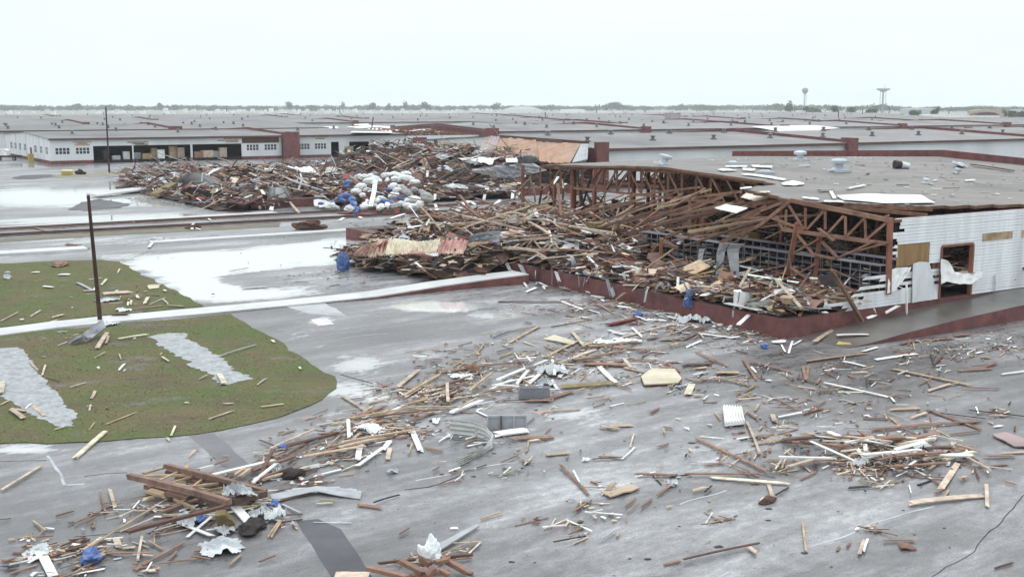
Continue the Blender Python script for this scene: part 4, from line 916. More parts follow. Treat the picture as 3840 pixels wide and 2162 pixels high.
loft('roof_sheet', pts(14, [(2130, 250, 3), (2190, 235, 3)]), pts(14, [(2110, 300, 2.4), (2310, 320, 2.2)]), M('grey'), 'triangular grey sheet behind the heap of sacks', 'roof sheet', .06)
loft('plastic_sheet', pts(14, [(1990, 605, 1.0), (2100, 590, 1.1), (2230, 640, 1.0)]), pts(14, [(2000, 660, .4), (2120, 680, .3), (2240, 685, .3)]), M('white'), 'crumpled white plastic sheet in front of the blue sacks', 'plastic sheet', .05, wob=.25)
b = MB(); c = TG(14, 955, 560, .9); b.box(c, (5.2, 3.0, 1.9), ANG + .4); tag(b.build('steel_bin', M('dark')), 'dark open bin turned over against the dock wall', 'bin')
for (x0, y0, z0, x1, y1, z1, wv, cl, lab) in ((290, 545, .6, 490, 425, 1.8, 1.5, 'olive', 'olive roll of roofing sliding off the near corner of the hall'),
    (1385, 395, 2.6, 1890, 500, 2.0, .5, 'pale', 'long grey beam over the corrugated sheet'), (1290, 380, 2.6, 1700, 430, 2.2, .35, 'grey', 'thin grey beam just behind the corrugated sheet'),
    (1520, 280, 3.2, 1780, 395, 2.6, .35, 'pale', 'pale pole slanting down from the white roof sheet'), (1690, 285, 3.1, 1940, 430, 2.5, .3, 'pale', 'second pale pole slanting off the white roof sheet'),
    (500, 555, .2, 640, 460, 1.7, .45, 'white', 'white board propped against the slumped red panel'), (640, 470, 1.8, 860, 410, 2.5, .3, 'white', 'white board along the lower rim of the arched grey sheet'),
    (790, 405, 2.6, 800, 300, 4.1, .4, 'white', 'white board draped over the crown of the arched grey sheet'), (1590, 545, 1.3, 1535, 705, .1, .55, 'white', 'white post leaning off the corrugated sheet to the ground'),
    (1710, 590, .9, 1840, 740, .1, .3, 'pale', 'pale pole reaching down to the platform edge'), (1280, 600, 1.5, 1285, 665, .4, .5, 'white', 'short white post in front of the bulging dock panel'),
    (1060, 300, 3, 1040, 410, 2, .35, 'cream', 'upright cream post in the middle of the hall'), (1430, 490, 2, 1465, 550, 1.6, .4, 'white', 'short white board beside the corrugated sheet'),
    (1250, 575, 1.7, 1330, 545, 1.9, .4, 'white', 'white board lying on top of the bulging dock panel'), (760, 530, 1.2, 870, 515, 1.4, .25, 'grey', 'grey rail across the slumped red panel'),
    (900, 340, 3.2, 1130, 495, 1.6, .3, 'brown', 'brown rafter along the far rim of the arched sheet'), (0, 505, .1, 420, 450, .9, .4, 'umber', 'dark gutter beam along the white slab edge'),
    (420, 290, 2.6, 450, 225, 3.2, .4, 'white', 'white board end at the near back corner of the hall'), (610, 210, 3, 615, 270, 2.4, .35, 'white', 'upright white stub at the back of the hall'),
    (1160, 310, 2.8, 1330, 370, 2.4, .3, 'pale', 'pale pole behind the upright cream post'), (1470, 355, 2.9, 1640, 320, 3.2, .3, 'pale', 'pale pole crossing the slanting poles'),
    (2000, 400, 2.4, 2250, 480, 2.0, .25, 'pale', 'pale pole pointing at the blue sacks'), (1920, 340, 2.8, 2200, 420, 2.4, .25, 'brown', 'brown pole behind the blue sacks'), (2170, 400, 2.4, 2230, 470, 2.0, .2, 'white', 'bent white tube beside the blue sacks')):
    plank(TG(14, x0, y0, z0), TG(14, x1, y1, z1), wv, .12 if wv < 1 else .5, cl, 'beam' if wv > .28 else 'plank', lab)
loft('concrete_slab', pts(16, [(650, 250, .5), (1080, 170, 1.0)]) if 0 else pts(1, [(650, 855, .35), (1180, 795, .6)]), pts(1, [(740, 872, .3), (1190, 812, .55)]), m_concrete, 'thin white slab reaching out from the near corner of the hall', 'slab', .25, wob=.0)
for (x0, y0, z0, x1, y1, z1, wv, cl, kd) in ((1300, 170, 4.5, 1360, 90, 5.8, .35, 'tan', 'beam'), (1300, 195, 4.6, 1370, 230, 4.3, .7, 'white', 'board'), (1310, 215, 4.4, 1375, 245, 4.1, .5, 'white', 'board'), (860, 60 + 100, 4.2, 1130, 95, 5.2, .6, 'grey', 'board'), (1010, 160, 4.4, 1080, 130, 4.8, .8, 'white', 'board'),
    (930, 470, 2.6, 935, 410, 3.3, .4, 'white', 'board'), (910, 470, 2.5, 1010, 475, 2.5, .35, 'pale', 'board'), (1110, 430, 3, 1230, 345, 4, .3, 'tan', 'beam'), (600, 390, 3.4, 760, 310, 4.2, .25, 'tan', 'plank'), (640, 385, 3.4, 830, 310, 4.2, .25, 'pale', 'plank'), (330, 400, 2.8, 480, 330, 3.8, .3, 'umber', 'beam'),
    (1490, 640, 1.6, 1480, 690, .9, .4, 'white', 'board'), (1765, 600, 1.9, 1755, 680, .9, .45, 'white', 'board'), (1820, 620, 1.7, 1790, 670, 1, .5, 'white', 'board'), (1640, 690, .8, 1580, 745, .3, .5, 'white', 'board'), (1910, 590, 2.2, 1820, 700, .9, .25, 'umber', 'beam'), (2190, 470, 3.4, 2120, 570, 2, .6, 'white', 'board'), (2280, 530, 2.7, 2180, 580, 2, .5, 'white', 'board'),
    (1430, 575, 2.2, 2020, 565, 2.6, .25, 'brown', 'beam'), (1010, 630, 1.2, 1005, 690, .5, .4, 'white', 'board'), (1010, 720, .5, 1020, 760, .1, .4, 'white', 'board'), (910, 815, .1, 970, 780, .2, .5, 'white', 'board'), (1000, 800, .1, 1040, 775, .2, .4, 'white', 'board'), (1205, 800, .1, 1260, 765, .3, .5, 'white', 'board'), (1240, 770, .4, 1245, 840, .1, .4, 'grey', 'board'),
    (580, 870, .1, 720, 825, .2, .3, 'white', 'plank'), (270, 850, .1, 300, 870, .1, .4, 'white', 'board'), (90, 890, .1, 130, 865, .1, .4, 'white', 'board'), (1250, 745, .6, 1340, 700, 1.0, .8, 'white', 'board'), (1340, 700, 1, 1400, 740, .5, .5, 'white', 'board')):
    plank(TG(15, x0, y0, z0), TG(15, x1, y1, z1), wv, .1, cl, kd)
# heap of plastic sacks spilled out of the hall
def sack(kind, seed):
    bm = bmesh.new(); bmesh.ops.create_icosphere(bm, subdivisions=4, radius=.5); random.seed(seed); sx, sy, sz = rnd(1.2, 1.6), rnd(.85, 1.05), rnd(.7, .85)
    for v in bm.verts:
        p = v.co; f = 1 + .30 * noise.noise(p * 2.2 + Vector((seed, 0, 0))) + .15 * noise.noise(p * 6 + Vector((0, seed, 0))) - .16 * max(0, 1 - abs(noise.noise(p * 4.5 + Vector((seed, 3, 0)))) * 5)
        end = max(0, abs(p.x) / .5 - .72) / .28
        v.co = Vector((p.x * sx, p.y * sy * (1 - .35 * end), max(p.z, -.36) * sz * (1 - .3 * end))) * f
    me = bpy.data.meshes.new(kind); bm.to_mesh(me); bm.free(); me.polygons.foreach_set('use_smooth', [True] * len(me.polygons)); return me
m_sack = {'w': mat('white_sack', (.78, .80, .79), .45, .14, 2.5, tint=(.56, .57, .56), rnd=.12, spec=.4), 'b': mat('blue_sack', (.075, .14, .35), .45, .25, 2.5, tint=(.15, .22, .42), rnd=.15, spec=.5), 'g': mat('grey_sack', (.40, .42, .42), .5, .2, 1.5, tint=(.5, .5, .44), rnd=.15)}
SM = {}
for c in 'wbg':
    for k in range(3): SM[c, k] = sack('plastic_sack', 11 * k + ord(c)); SM[c, k].materials.append(m_sack[c])
random.seed(21)
SACKS = 'w270,470,60 w330,475,60 w385,455,50 w370,515,55 w430,490,60 w520,470,60 w560,448,50 w605,440,50 w650,452,60 w700,448,55 w742,440,50 w725,485,60 w775,492,55 w815,522,50 w620,492,60 w470,505,50 w665,495,50 b165,530,55 b150,566,36 b112,660,50 b160,655,55 b205,690,55 b218,735,50 b255,775,55 b120,705,45 w270,572,60 w250,612,50 w310,645,55 w335,602,45 w180,778,70 w600,560,55 b560,590,50 w645,600,60 w620,655,55 b682,682,60 g742,620,60 g812,600,60 w755,695,60 w805,692,65 w845,690,50 w745,745,60 w785,760,50 g850,765,50 w482,760,60 w448,705,55 b530,712,60 b585,722,50 g605,750,55 w550,745,50 w470,680,50 w332,735,55 g932,665,75 g640,740,55 w352,705,40 g880,620,45 w20,745,60 w60,765,40 b20,725,40 w300,560,50 w410,520,50 w545,500,45 w690,720,50 g700,575,50 b240,805,40 w330,760,50 w420,745,45 w510,690,45 w585,645,45 w655,560,40 w860,720,50'.split()
n_s = {}
for k, q in enumerate(SACKS):
    c = q[0]; x, y, sz = map(float, q[1:].split(',')); f = max(0, (800 - y) / 370); z = .1 + f * 3.6
    p = TG(15, x, y + sz * .35, z); o = bpy.data.objects.new('plastic_sack', SM[c, random.randrange(3)]); COL.objects.link(o)
    m_ = sz * .2603 / F * p.y * 1.3 * rnd(.85, 1.2); o.location = p + Vector((0, 0, m_ * .25)); o.scale = (m_, m_, m_); o.rotation_euler = (rnd(-.4, .4), rnd(-.5, .5), rnd(0, 6.28))
    row = 'in the top row of the heap' if y < 520 else 'halfway up the heap' if y < 660 else 'at the foot of the heap'
    side = 'on its near side' if x < 300 else 'around the white strip' if x < 520 else 'in its middle' if x < 720 else 'at its far end'
    cn = {'w': 'white', 'b': 'blue', 'g': 'grey'}[c]
    tag(o, f'bulging {cn} plastic sack {row}, {side}', 'sack', f'{cn} sacks {row} {side}')
def hS(a, s):
    u, v = PR(AS(a, s, 0)); return None
def sackmound():
    b = MB(); n, m_ = 16, 6
    g = [[None] * (m_ + 1) for _ in range(n + 1)]
    for i in range(n + 1):
        for j in range(m_ + 1):
            x = 60 + i * 55; f = j / m_; y = 820 - 400 * f; g[i][j] = b.vert(TG(15, x, y + rnd(0, 20), max(.05, f * 3.6 - .5 + rnd(-.2, .2)) * (.3 if i in (0, n) else 1)))
    for i in range(n):
        for j in range(m_): b.col = jit(random.choice((PAL['umber'], PAL['red'], PAL['dark']))); b.face((g[i][j], g[i + 1][j], g[i + 1][j + 1], g[i][j + 1]))
    tag(b.build('rubble_mound', m_rub, origin=(0, 0, 0), color=True), kind='stuff')
sackmound()
loft('white_strip', pts(15, [(410, 500, 3.6), (395, 620, 2.4), (362, 750, .9)]), pts(15, [(455, 500, 3.6), (440, 620, 2.4), (410, 755, .9)]), mat('greenish_white', (.70, .76, .70), .5, .08, 1), 'long greenish white strip leaning over the heap of sacks', 'metal strip', .05, wob=.1)

# ================================================================ WRECKAGE OF THE TORN WAREHOUSE
def hC(a, s):
    if s < .3 or s > 64: return None
    n1 = nz2(a, s, .16, 7); n2 = nz2(a, s, .45, 3)
    if s < 27:
        if a < .35 or a > 34: return None
        f = 1.25 + max(0, .28 + .30 * n1 + .15 * n2) * (.25 if 4.5 < a < 9.5 else 1)
        if s > 22: f += (s - 22) / 5 * 1.0 * min(1, a / 4)
        if a > 14: f = 1.25 + max(0, .5 + .5 * n1)
        return f
    lim = -(7.5 + 3.5 * math.exp(-((s - 43) / 4) ** 2)) * min(1, (s - 26) / 7) + 1.2 * n1 if s > 30 else .3
    if s > 51: lim = max(lim, -4) + (s - 51) * 1.35
    if a < lim or a > 34: return None
    e = min(1, (a - lim) / 5); c = 1.45 + 1.0 * n1 + .9 * n2 + 1.35 * math.exp(-(((a - 8) / 8) ** 2 + ((s - 40) / 13) ** 2))
    z = e * c + .1
    if a > .3: z = max(z, 1.25 + .3 * (n1 + .4))
    if a > 16: z = 1.3 + .8 * max(0, .5 + n1)
    return max(.05, z)
heap('rubble_heap', (-9, 34, .3, 64), hC, 6800, MIXC, .95, .8, lift=.9, tilt=.6, gaps=.22)
def hCe(a, s):
    return 1.3 if .3 < a < 2.2 else None
heap('dock_edge_scraps', (.2, 2.4, 1, 27), hCe, 420, MIXC, .7, mound=False, lift=.35)
# corrugated canopy torn off the dock
CANZ = .45
def ptc(l):
    return [TG(13, x, y, z + CANZ) for x, y, z in l]
m_rusty = mat('rusty_corrugated', (.66, .60, .46), .5, .15, .5, tint=(.50, .27, .22), rnd=.05)
m_pink = mat('pink_rusty_sheet', (.50, .28, .24), .55, .2, .7, tint=(.60, .50, .38), rnd=.05)
loft('corrugated_sheet', ptc([(745, 372, 2.6), (900, 390, 2.5), (1090, 415, 2.4), (1295, 385, 2.6)]), ptc([(690, 552, 1.5), (900, 548, 1.5), (1100, 540, 1.5), (1250, 530, 1.6)]), m_rusty, 'buckled cream and rust canopy sheet across the rubble by the road', 'corrugated sheet', .04, n=110, corr=.04, cw=.42, wob=.2)
loft('corrugated_sheet', ptc([(1300, 398, 2.5), (1420, 392, 2.5), (1600, 398, 2.5)]), ptc([(1255, 535, 1.6), (1350, 545, 1.5), (1540, 548, 1.5)]), m_pink, 'pinkish rusty canopy sheet next to the ribbed grey one', 'corrugated sheet', .04, n=60, corr=.04, cw=.42, wob=.2)
loft('corrugated_sheet', ptc([(460, 470, 2.0), (560, 440, 2.3), (735, 378, 2.5)]), ptc([(360, 565, 1.3), (520, 570, 1.3), (690, 562, 1.4)]), m_pink, 'crumpled rusty canopy sheet end nearest the blue bundle', 'corrugated sheet', .04, n=50, corr=.05, cw=.5, wob=.45)
loft('corrugated_sheet', ptc([(1605, 345, 2.9), (1720, 320, 3.0), (1930, 300, 3.1)]), ptc([(1570, 530, 1.6), (1750, 512, 1.6), (1925, 512, 1.7)]), mat('grey_ribbed', (.36, .39, .42), .45, .15, .6, metal=.3), 'grey ribbed canopy sheet at the end of the rusty ones', 'corrugated sheet', .03, n=16, corr=.09, cw=.5, along=True, wob=.2, nv=60)
loft('white_sheet', pts(13, [(690, 262, .35), (900, 256, .35), (1140, 250, .35)]), pts(13, [(760, 300, .3), (950, 345, .3), (1130, 352, .3)]), M('white'), 'large flat white panel behind the sloping red wing wall', 'panel', .06, wob=.06)
b = MB()
A_ = 2.0
def q13(x, y, a=A_): s, z = PA(*T(13, x, y), a); return AS(a, s, z)
b.beam(q13(1990, 408), q13(2560, 366), .12, .16); b.beam(q13(1980, 512), q13(2560, 498), .12, .16)
for (x0, y0, x1, y1) in ((2000, 505, 2080, 425), (2110, 405, 2150, 470), (2200, 495, 2270, 405), (2300, 400, 2370, 495), (2390, 495, 2475, 405), (2490, 390, 2560, 490), (2130, 420, 2060, 500)): b.beam(q13(x0, y0), q13(x1, y1), .08, .13)
tag(b.build('fallen_truss', M('pale')), 'fallen roof truss with pale webs beside the ribbed grey sheet', 'truss')
# long timbers thrown over the two ruins, bent tin along the dock edge
random.seed(404)
def tangle(n, area, h, zr, Lr, pal, where, slope=.35, main=None):
    for _ in range(n):
        a, s_ = rnd(*area[:2]), rnd(*area[2:]); z = h(a, s_)
        if z is None: continue
        L = rnd(*Lr); t = (math.pi / 2 + rnd(-.5, .5)) if random.random() < .55 else rnd(0, 3.14); sl = rnd(-slope, slope) if random.random() < .92 else rnd(.5, .9)
        d = (D1 * math.cos(t) + D2 * math.sin(t)) * math.cos(sl) + Vector((0, 0, math.sin(sl))); c = AS(a, s_, z + rnd(*zr) + abs(math.sin(sl)) * L * .32)
        wv = rnd(.12, .26); cl = random.choice(pal); plank(c - d * L / 2, c + d * L / 2, wv, wv * rnd(.5, .9), cl, 'rafter')
tangle(62, (1.5, 16, 26, 56), lambda a, s: hC(a, s), (.3, 1.5), (3, 8.5), ('brown', 'brown', 'umber', 'tan', 'pale', 'brown', 'pale'), 'C')
tangle(30, (.8, 7, 2, 25), lambda a, s: hC(a, s), (.05, .3), (1.5, 4.5), ('brown', 'umber', 'tan', 'pale', 'brown'), 'C', .1)
tangle(48, (4, 64, 106, 172), lambda a, s: hB(a, s), (.4, 1.8), (4, 11), ('brown', 'umber', 'umber', 'pale', 'grey', 'brown', 'tan'), 'B')
def curl(p0, dr, L, wd, cl, lab, drop=1.0, k=0):
    c = p0.copy(); pl = []; th = rnd(-.2, .3); dth = rnd(.15, .5) * (1 if k % 2 else -.6)
    for i in range(7):
        pl.append(c.copy()); c = c + (dr * math.cos(th) - Vector((0, 0, math.sin(th) * drop))) * (L / 6); c.z = max(c.z, .06); th += dth + rnd(-.15, .25)
    sd = Vector((-dr.y, dr.x, 0)) * wd / 2 + Vector((0, 0, rnd(-.1, .1)))
    return loft('metal_strip', [p - sd for p in pl], [p + sd * rnd(.6, 1) for p in pl], M(cl), lab, 'metal strip', .02, n=10, nv=2, wob=.05, group='bent tin strips along the dock edge')
CL_ = ['curling over the red dock wall toward the yard', 'dangling from the dock edge onto the slab', 'bent across the top of the red dock wall']
for k in range(26):
    s_ = rnd(2, 27); p = AS(rnd(.1, 1.2), s_, 1.35 + rnd(0, .4)); cl = random.choice(('grey', 'grey', 'white')); curl(p, (-D1 * rnd(.6, 1) + D2 * rnd(-.8, .8)).normalized(), rnd(.7, 2.0), rnd(.08, .28), cl, f'{cl} tin strip {CL_[k % 3]}', 1.0, k)
for k in range(30):
    a, s_ = rnd(1, 12), rnd(14, 52); z = hC(a, s_) + rnd(.3, .9); t = rnd(0, 6.28); cl = random.choice(('white', 'grey', 'white', 'cream')); o = curl(AS(a, s_, z), Vector((math.cos(t), math.sin(t), 0)), rnd(1.2, 3), rnd(.25, .7), cl, f'{cl} tin strip curled on the rubble of the torn warehouse', .7, k); o['group'] = 'tin strips curled on the rubble'
for k in range(54):
    a, s_ = (rnd(6, 62), rnd(110, 170)) if k < 30 else (rnd(40, 66), rnd(112, 174)); z = (hB(a, s_) or 1) + rnd(.4, 1.0); c = AS(a, s_, z); L, wd = rnd(1.5, 6.5), rnd(1.2, 3.4); t = rnd(0, 3.14); d = Vector((math.cos(t), math.sin(t), rnd(-.5, .5))) * L / 2; e_ = Vector((-math.sin(t), math.cos(t), rnd(-.4, .4))) * wd / 2; cl = random.choice(('white', 'grey', 'pale', 'grey', 'red', 'umber', 'grey', 'dark', 'umber'))
    loft('roof_sheet', [c - d - e_, c + d - e_], [c - d + e_, c + d + e_], M(cl), f'{ {"umber": "dark brown", "pale": "pinkish"}.get(cl, cl)} torn roof sheet lying on the collapsed hall', 'roof sheet', .06, n=8, wob=.3, group='torn roof sheets on the collapsed hall')
# storage racks
def rack(nb):
    r = thing('storage_rack', AS(9.6, 1, 1.2), 'open steel storage rack', 'rack'); wbay = .83; H = 2.45
    for k in range(nb + 1):
        for dp in (0, .9):
            b = MB(); b.box(AS(9.6 + dp, 1 + k * wbay, 1.2 + H / 2), (.05, .05, H), ANG); b.build('upright', m_rack, r)
    for j in range(6):
        b = MB(); b.box(AS(10.05, 1 + nb * wbay / 2, 1.2 + .05 + j * .48), (.94, nb * wbay, .045), ANG); b.build('shelf', m_rack, r)
    b = MB(); b.box(AS(10.4, 1 + nb * wbay / 2, 1.2 + H / 2), (.06, nb * wbay - .06, H - .1), ANG); b.build('shade_panel', m_dark, r)  # dark sheet added to imitate shade inside the open rack
    return r
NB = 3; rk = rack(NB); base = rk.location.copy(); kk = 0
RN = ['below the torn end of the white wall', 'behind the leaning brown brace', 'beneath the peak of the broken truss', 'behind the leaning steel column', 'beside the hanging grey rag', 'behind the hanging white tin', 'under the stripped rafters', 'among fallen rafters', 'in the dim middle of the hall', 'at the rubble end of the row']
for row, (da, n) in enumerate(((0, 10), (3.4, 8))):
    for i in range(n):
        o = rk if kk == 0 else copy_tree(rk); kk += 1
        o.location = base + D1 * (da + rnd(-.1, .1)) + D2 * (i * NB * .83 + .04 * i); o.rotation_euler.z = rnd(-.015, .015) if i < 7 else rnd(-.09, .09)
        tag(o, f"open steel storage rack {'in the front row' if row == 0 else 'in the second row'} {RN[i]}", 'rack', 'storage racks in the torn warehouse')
def hK(a, s): return 1.25 + .5 * int(rnd(0, 5)) if (9.7 < a < 10.3 or 13.1 < a < 13.7) else None
heap('shelf_clutter', (9.6, 13.8, 1, 26), hK, 420, MIXC, .35, mound=False, lift=.1, tilt=.1)
# cartons and crates
m_box = [mat('carton_tan', (.36, .24, .13), .8, .15, 1, rnd=.2), mat('carton_olive', (.25, .19, .10), .8, .2, 1, rnd=.2), mat('carton_pink', (.40, .25, .18), .8, .15, 1, rnd=.15), mat('carton_yellow', (.34, .255, .12), .8, .15, 1, rnd=.15)]
def crate(c, sx_, sy_, sz_, m, label, group=None, rz=None, name='carton', cat='box'):
    t = thing(name, c, label, cat, group); rz = ANG + rnd(-.25, .25) if rz is None else rz
    b = MB(); b.box(c + Vector((0, 0, sz_ / 2)), (sx_, sy_, sz_), rz); b.build('body', m, t)
    b = MB(); b.box(c + Vector((0, 0, sz_ * .985)), (sx_ * 1.03, sy_ * 1.03, sz_ * .09), rz); b.build('lid', m, t)
    return t
CR = [(11, 470, 660, 1, 1.9, 1), (11, 590, 655, 2, 1.7, 1), (11, 780, 720, 2, 2.2, 1), (11, 960, 715, 2, 2.0, 2), (11, 1110, 720, 2, 2.4, 2), (11, 1110, 640, 2, 2.2, 2), (11, 1230, 690, 2, 2.2, 2), (11, 180, 640, 0, 1.6, 1), (11, 320, 680, 3, 2.0, 1), (11, 1480, 650, 2, 1.8, 3), (11, 1270, 600, 2, 1.6, 4), (11, 1480, 580, 2, 1.8, 4), (11, 880, 640, 1, 1.6, 2),
      (11, 1640, 790, 1, 1.5, 0), (11, 1880, 900, 3, 1.6, 0), (11, 2010, 920, 3, 1.5, 0), (11, 2200, 950, 3, 1.8, 0), (11, 2330, 980, 3, 1.6, 0), (11, 1760, 870, 1, 1.7, 0), (11, 700, 930, 1, 2.2, 0), (11, 830, 960, 1, 2.4, 0), (11, 1400, 800, 1, 1.5, 0),
      (13, 1230, 300, 1, 2.6, 5), (13, 1380, 310, 0, 2.6, 5), (13, 1330, 230, 1, 2.4, 5), (13, 1600, 230, 1, 2.6, 5), (13, 1700, 250, 1, 2.4, 5), (13, 1920, 190, 0, 2.2, 5), (13, 2010, 220, 1, 2.2, 5), (13, 1480, 270, 2, 2.0, 5), (13, 1780, 180, 0, 2.0, 5), (13, 600, 690, 1, 1.0, 6), (13, 430, 690, 1, .9, 6)]
CRL = ['on the rubble under the stripped rafters', 'in front of the standing truss', 'stacked between the posts of the standing truss', 'in the dark doorway beneath the truss', 'at the back of the hall beneath the truss', 'tumbled near the far end of the canopy sheets', 'spilled in front of the canopy sheets']
CRC = ['tan', 'olive', 'pinkish brown', 'yellowish']
seen = {}
for (t, x, y, mi, sz_, g) in CR:
    z = (2.6, 1.4, 1.3, 1.3, 1.3, 1.2, .1)[g] if t == 11 or g == 6 else .9
    p = TG(t, x, y, z); nm = f'{CRC[mi]} carton {CRL[g]}'; size = 'big ' if sz_ > 2.1 else 'small ' if sz_ < 1.6 else ''
    sz_ *= .75; crate(p, sz_, sz_ * rnd(.7, .95), sz_ * rnd(.55, .75), m_box[mi], size + nm, 'cartons: ' + size + nm)
random.seed(88)
for k in range(34):      # rafters sliding forward out of the torn roof
    s_ = rnd(8, 32); a = rnd(10, 17); f = rnd(.5, 1); p = AS(a, s_, min(zroof(s_) - .5, rnd(5.2, 7.6))); q = AS(a - rnd(2, 8) * f, s_ + rnd(0, 9), max(1.9 if s_ > 24 else 3.7, p.z - rnd(1, 4) * f)); plank(p, q, rnd(.12, .24), rnd(.1, .2), random.choice(('brown', 'umber', 'brown', 'tan', 'brown')), 'rafter')
for k in range(26):
    s_ = rnd(44, 62); a = rnd(17, 24); p = AS(a, s_, rnd(4.5, 7.2)); q = AS(a + rnd(-2, 2), s_ + rnd(-4, 4), max(1.4, p.z - rnd(.5, 4.5))); plank(p, q, rnd(.12, .24), .12, random.choice(('brown', 'umber', 'umber', 'tan', 'pale')), 'rafter')
# loose sheets on the roof and rafters
def on_roof(l, dz=.12): return [onroof(*T(3, x, y)) + Vector((0, 0, dz)) for x, y in l]
for k, (tp, bt, cl, lab) in enumerate((([(1160, 882), (1400, 868), (1800, 878)], [(1210, 912), (1520, 938), (1905, 938)], 'white', 'largest bare white patch of insulation along the torn roof edge'),
    ([(320, 655), (490, 652)], [(330, 664), (480, 664)], 'white', 'small cream sheet beyond the flat vent base'), ([(262, 682), (330, 675)], [(300, 694), (412, 690)], 'white', 'white sheet on the roof above the standing truss'), ([(515, 648), (680, 658)], [(530, 662), (670, 670)], 'white', 'white sheet behind the flat vent base'),
    ([(450, 672), (550, 676)], [(455, 690), (540, 694)], 'white', 'white sheet in front of the flat vent base'), ([(440, 716), (600, 722), (780, 756)], [(470, 724), (600, 740), (760, 766)], 'white', 'long white strip along the roof tear'), ([(745, 788), (830, 766), (920, 786)], [(760, 800), (850, 802), (910, 796)], 'white', 'crumpled white sheet at the inner corner of the roof tear'),
    ([(900, 890), (1030, 902)], [(905, 900), (1025, 914)], 'white', 'narrow white sheet above the truss peak'), ([(1060, 918), (1200, 920)], [(1070, 930), (1220, 932)], 'white', 'narrow white sheet at the brown roof edge'), ([(430, 826), (515, 812)], [(440, 832), (522, 822)], 'white', 'thin white sheet over the stripped rafters'), ([(1105, 850), (1128, 847)], [(1135, 905), (1158, 900)], 'white', 'white board pointing down the roof slope'),
    ([(575, 850), (650, 846)], [(590, 860), (665, 858)], 'cream', 'small cream sheet above the stripped rafters'))):
    loft('insulation_sheet', on_roof(tp), on_roof(bt), M(cl), lab, 'sheet', .04, n=10, wob=.04)
loft('plywood_sheet', [G(*T(3, x, y), 7.0) for x, y in ((480, 852), (665, 882))], [G(*T(3, x, y), 6.8) for x, y in ((438, 882), (590, 922))], mat('pale_ply', (.72, .62, .54), .7, .06, 1), 'pale pink plywood sheet resting on the stripped rafters', 'sheet', .05, wob=.05)
loft('plywood_sheet', [G(*T(3, x, y), 6.7) for x, y in ((325, 936), (490, 964))], [G(*T(3, x, y), 6.4) for x, y in ((240, 966), (405, 1002))], M('white'), 'white plywood sheet lower down the stripped rafters', 'sheet', .05, wob=.05)
for (x0, y0, x1, y1, wv, cl, kd, lab) in ((2170, 645, 2500, 695, .5, 'umber', 'beam', 'long brown beam lying on the near roof'), (1240, 832, 1378, 804, .3, 'white', 'board', 'white board lying alone on the near roof'), (2125, 772, 2202, 765, .25, 'white', 'board', 'short white board beside the small upright vent'), (870, 657, 960, 652, .22, 'white', 'board', 'thin white board between two roof vents'), (1480, 845, 1530, 848, .3, 'grey', 'board', 'grey scrap above the bare white patch'), (2000, 875, 2050, 876, .3, 'white', 'board', 'small white scrap near the far eave'), (1800, 856, 1850, 858, .3, 'white', 'board', 'white scrap above the largest bare patch'), (1030, 845, 1130, 835, .4, 'grey', 'board', 'grey board beside the white board on the roof')):
    p, q = on_roof([(x0, y0), (x1, y1)], .15); plank(p, q, wv, .1, cl, kd, lab)
p = onroof(*T(3, 1645, 668)); t = thing('roof_ventilator', p, 'toppled round ventilator with black open mouth on the near roof', 'ventilator')
b = MB(); b.tube([p + Vector((-.6, 0, .38)), p + Vector((.05, .1, .38))], .44, 14, .34); b.build('cowl', M('dark'), t); b = MB(); b.tube([p + Vector((.05, .1, .36)), p + Vector((.4, .15, .32)), p + Vector((.85, .1, .25))], .36, 12, .28); b.build('stack', m_metal, t)
# bent tin and rags hanging in the tear
def hang(t, l, wd, cl, lab, a, nm='metal_strip', cat='metal strip', wob=.08):
    P0 = [AS(a, *PA(*T(t, x, y), a)) for x, y in l]; sd = Vector((1, 0, 0))
    loft(nm, [p - sd * wd / 2 * (1 - .15 * i) for i, p in enumerate(P0)], [p + sd * wd / 2 * (1 - .15 * i) + Vector((0, -.12, 0)) for i, p in enumerate(P0)], M(cl), lab, cat, .03, n=14, wob=wob, nv=3)
hang(11, [(2190, 1010), (2140, 1070), (2150, 1200), (2165, 1360)], 1.0, 'grey', 'pale grey tin hanging in front of the racks', 7.5)
hang(11, [(2050, 1000), (2010, 1100), (2000, 1250), (1980, 1400)], .7, 'grey', 'grey rag hanging beside the pale tin', 7.5, 'hanging_rag', 'rag', .2)
hang(11, [(1785, 1220), (1760, 1300), (1700, 1380)], .45, 'white', 'torn white tin curling down before the racks', 5)
hang(11, [(1810, 1060), (1795, 1130), (1790, 1200)], .4, 'grey', 'narrow grey tin above the torn white one', 7)
hang(11, [(1500, 1250), (1495, 1330)], .5, 'grey', 'short grey tin hanging over the dock edge', 3)
plank(q12(0, 1020, 7) + D2 * .5, AS(7, *PA(*T(11, 1850, 1240), 7)), .2, .08, 'pale', 'plank', 'pale plank slanting down from the hanging rag')
for k, (x0, y0, x1, y1, wv, cl) in enumerate(((2145, 655, 2222, 805, .42, 'grey'), (2220, 800, 2135, 868, .36, 'grey'), (2316, 712, 2308, 812, .35, 'white'), (2490, 700, 2488, 890, .34, 'grey'), (2532, 735, 2568, 840, .32, 'white'), (2000, 640, 2040, 720, .3, 'white'), (2040, 720, 2160, 780, .3, 'white'), (1880, 640, 1990, 690, .28, 'white'), (1700, 715, 1910, 808, .42, 'white'), (1080, 690, 1120, 830, .36, 'white'), (1290, 820, 1335, 880, .25, 'dark'))):
    a = -.35; p, q = AS(a, *PA(*T(13, x0, y0), a)), AS(a, *PA(*T(13, x1, y1), a)); 
    if min(p.z, q.z) < .05: p.z = max(p.z, .05); q.z = max(q.z, .05)
    plank(p, q, wv, .03, cl, 'strip' if cl != 'dark' else 'plank')
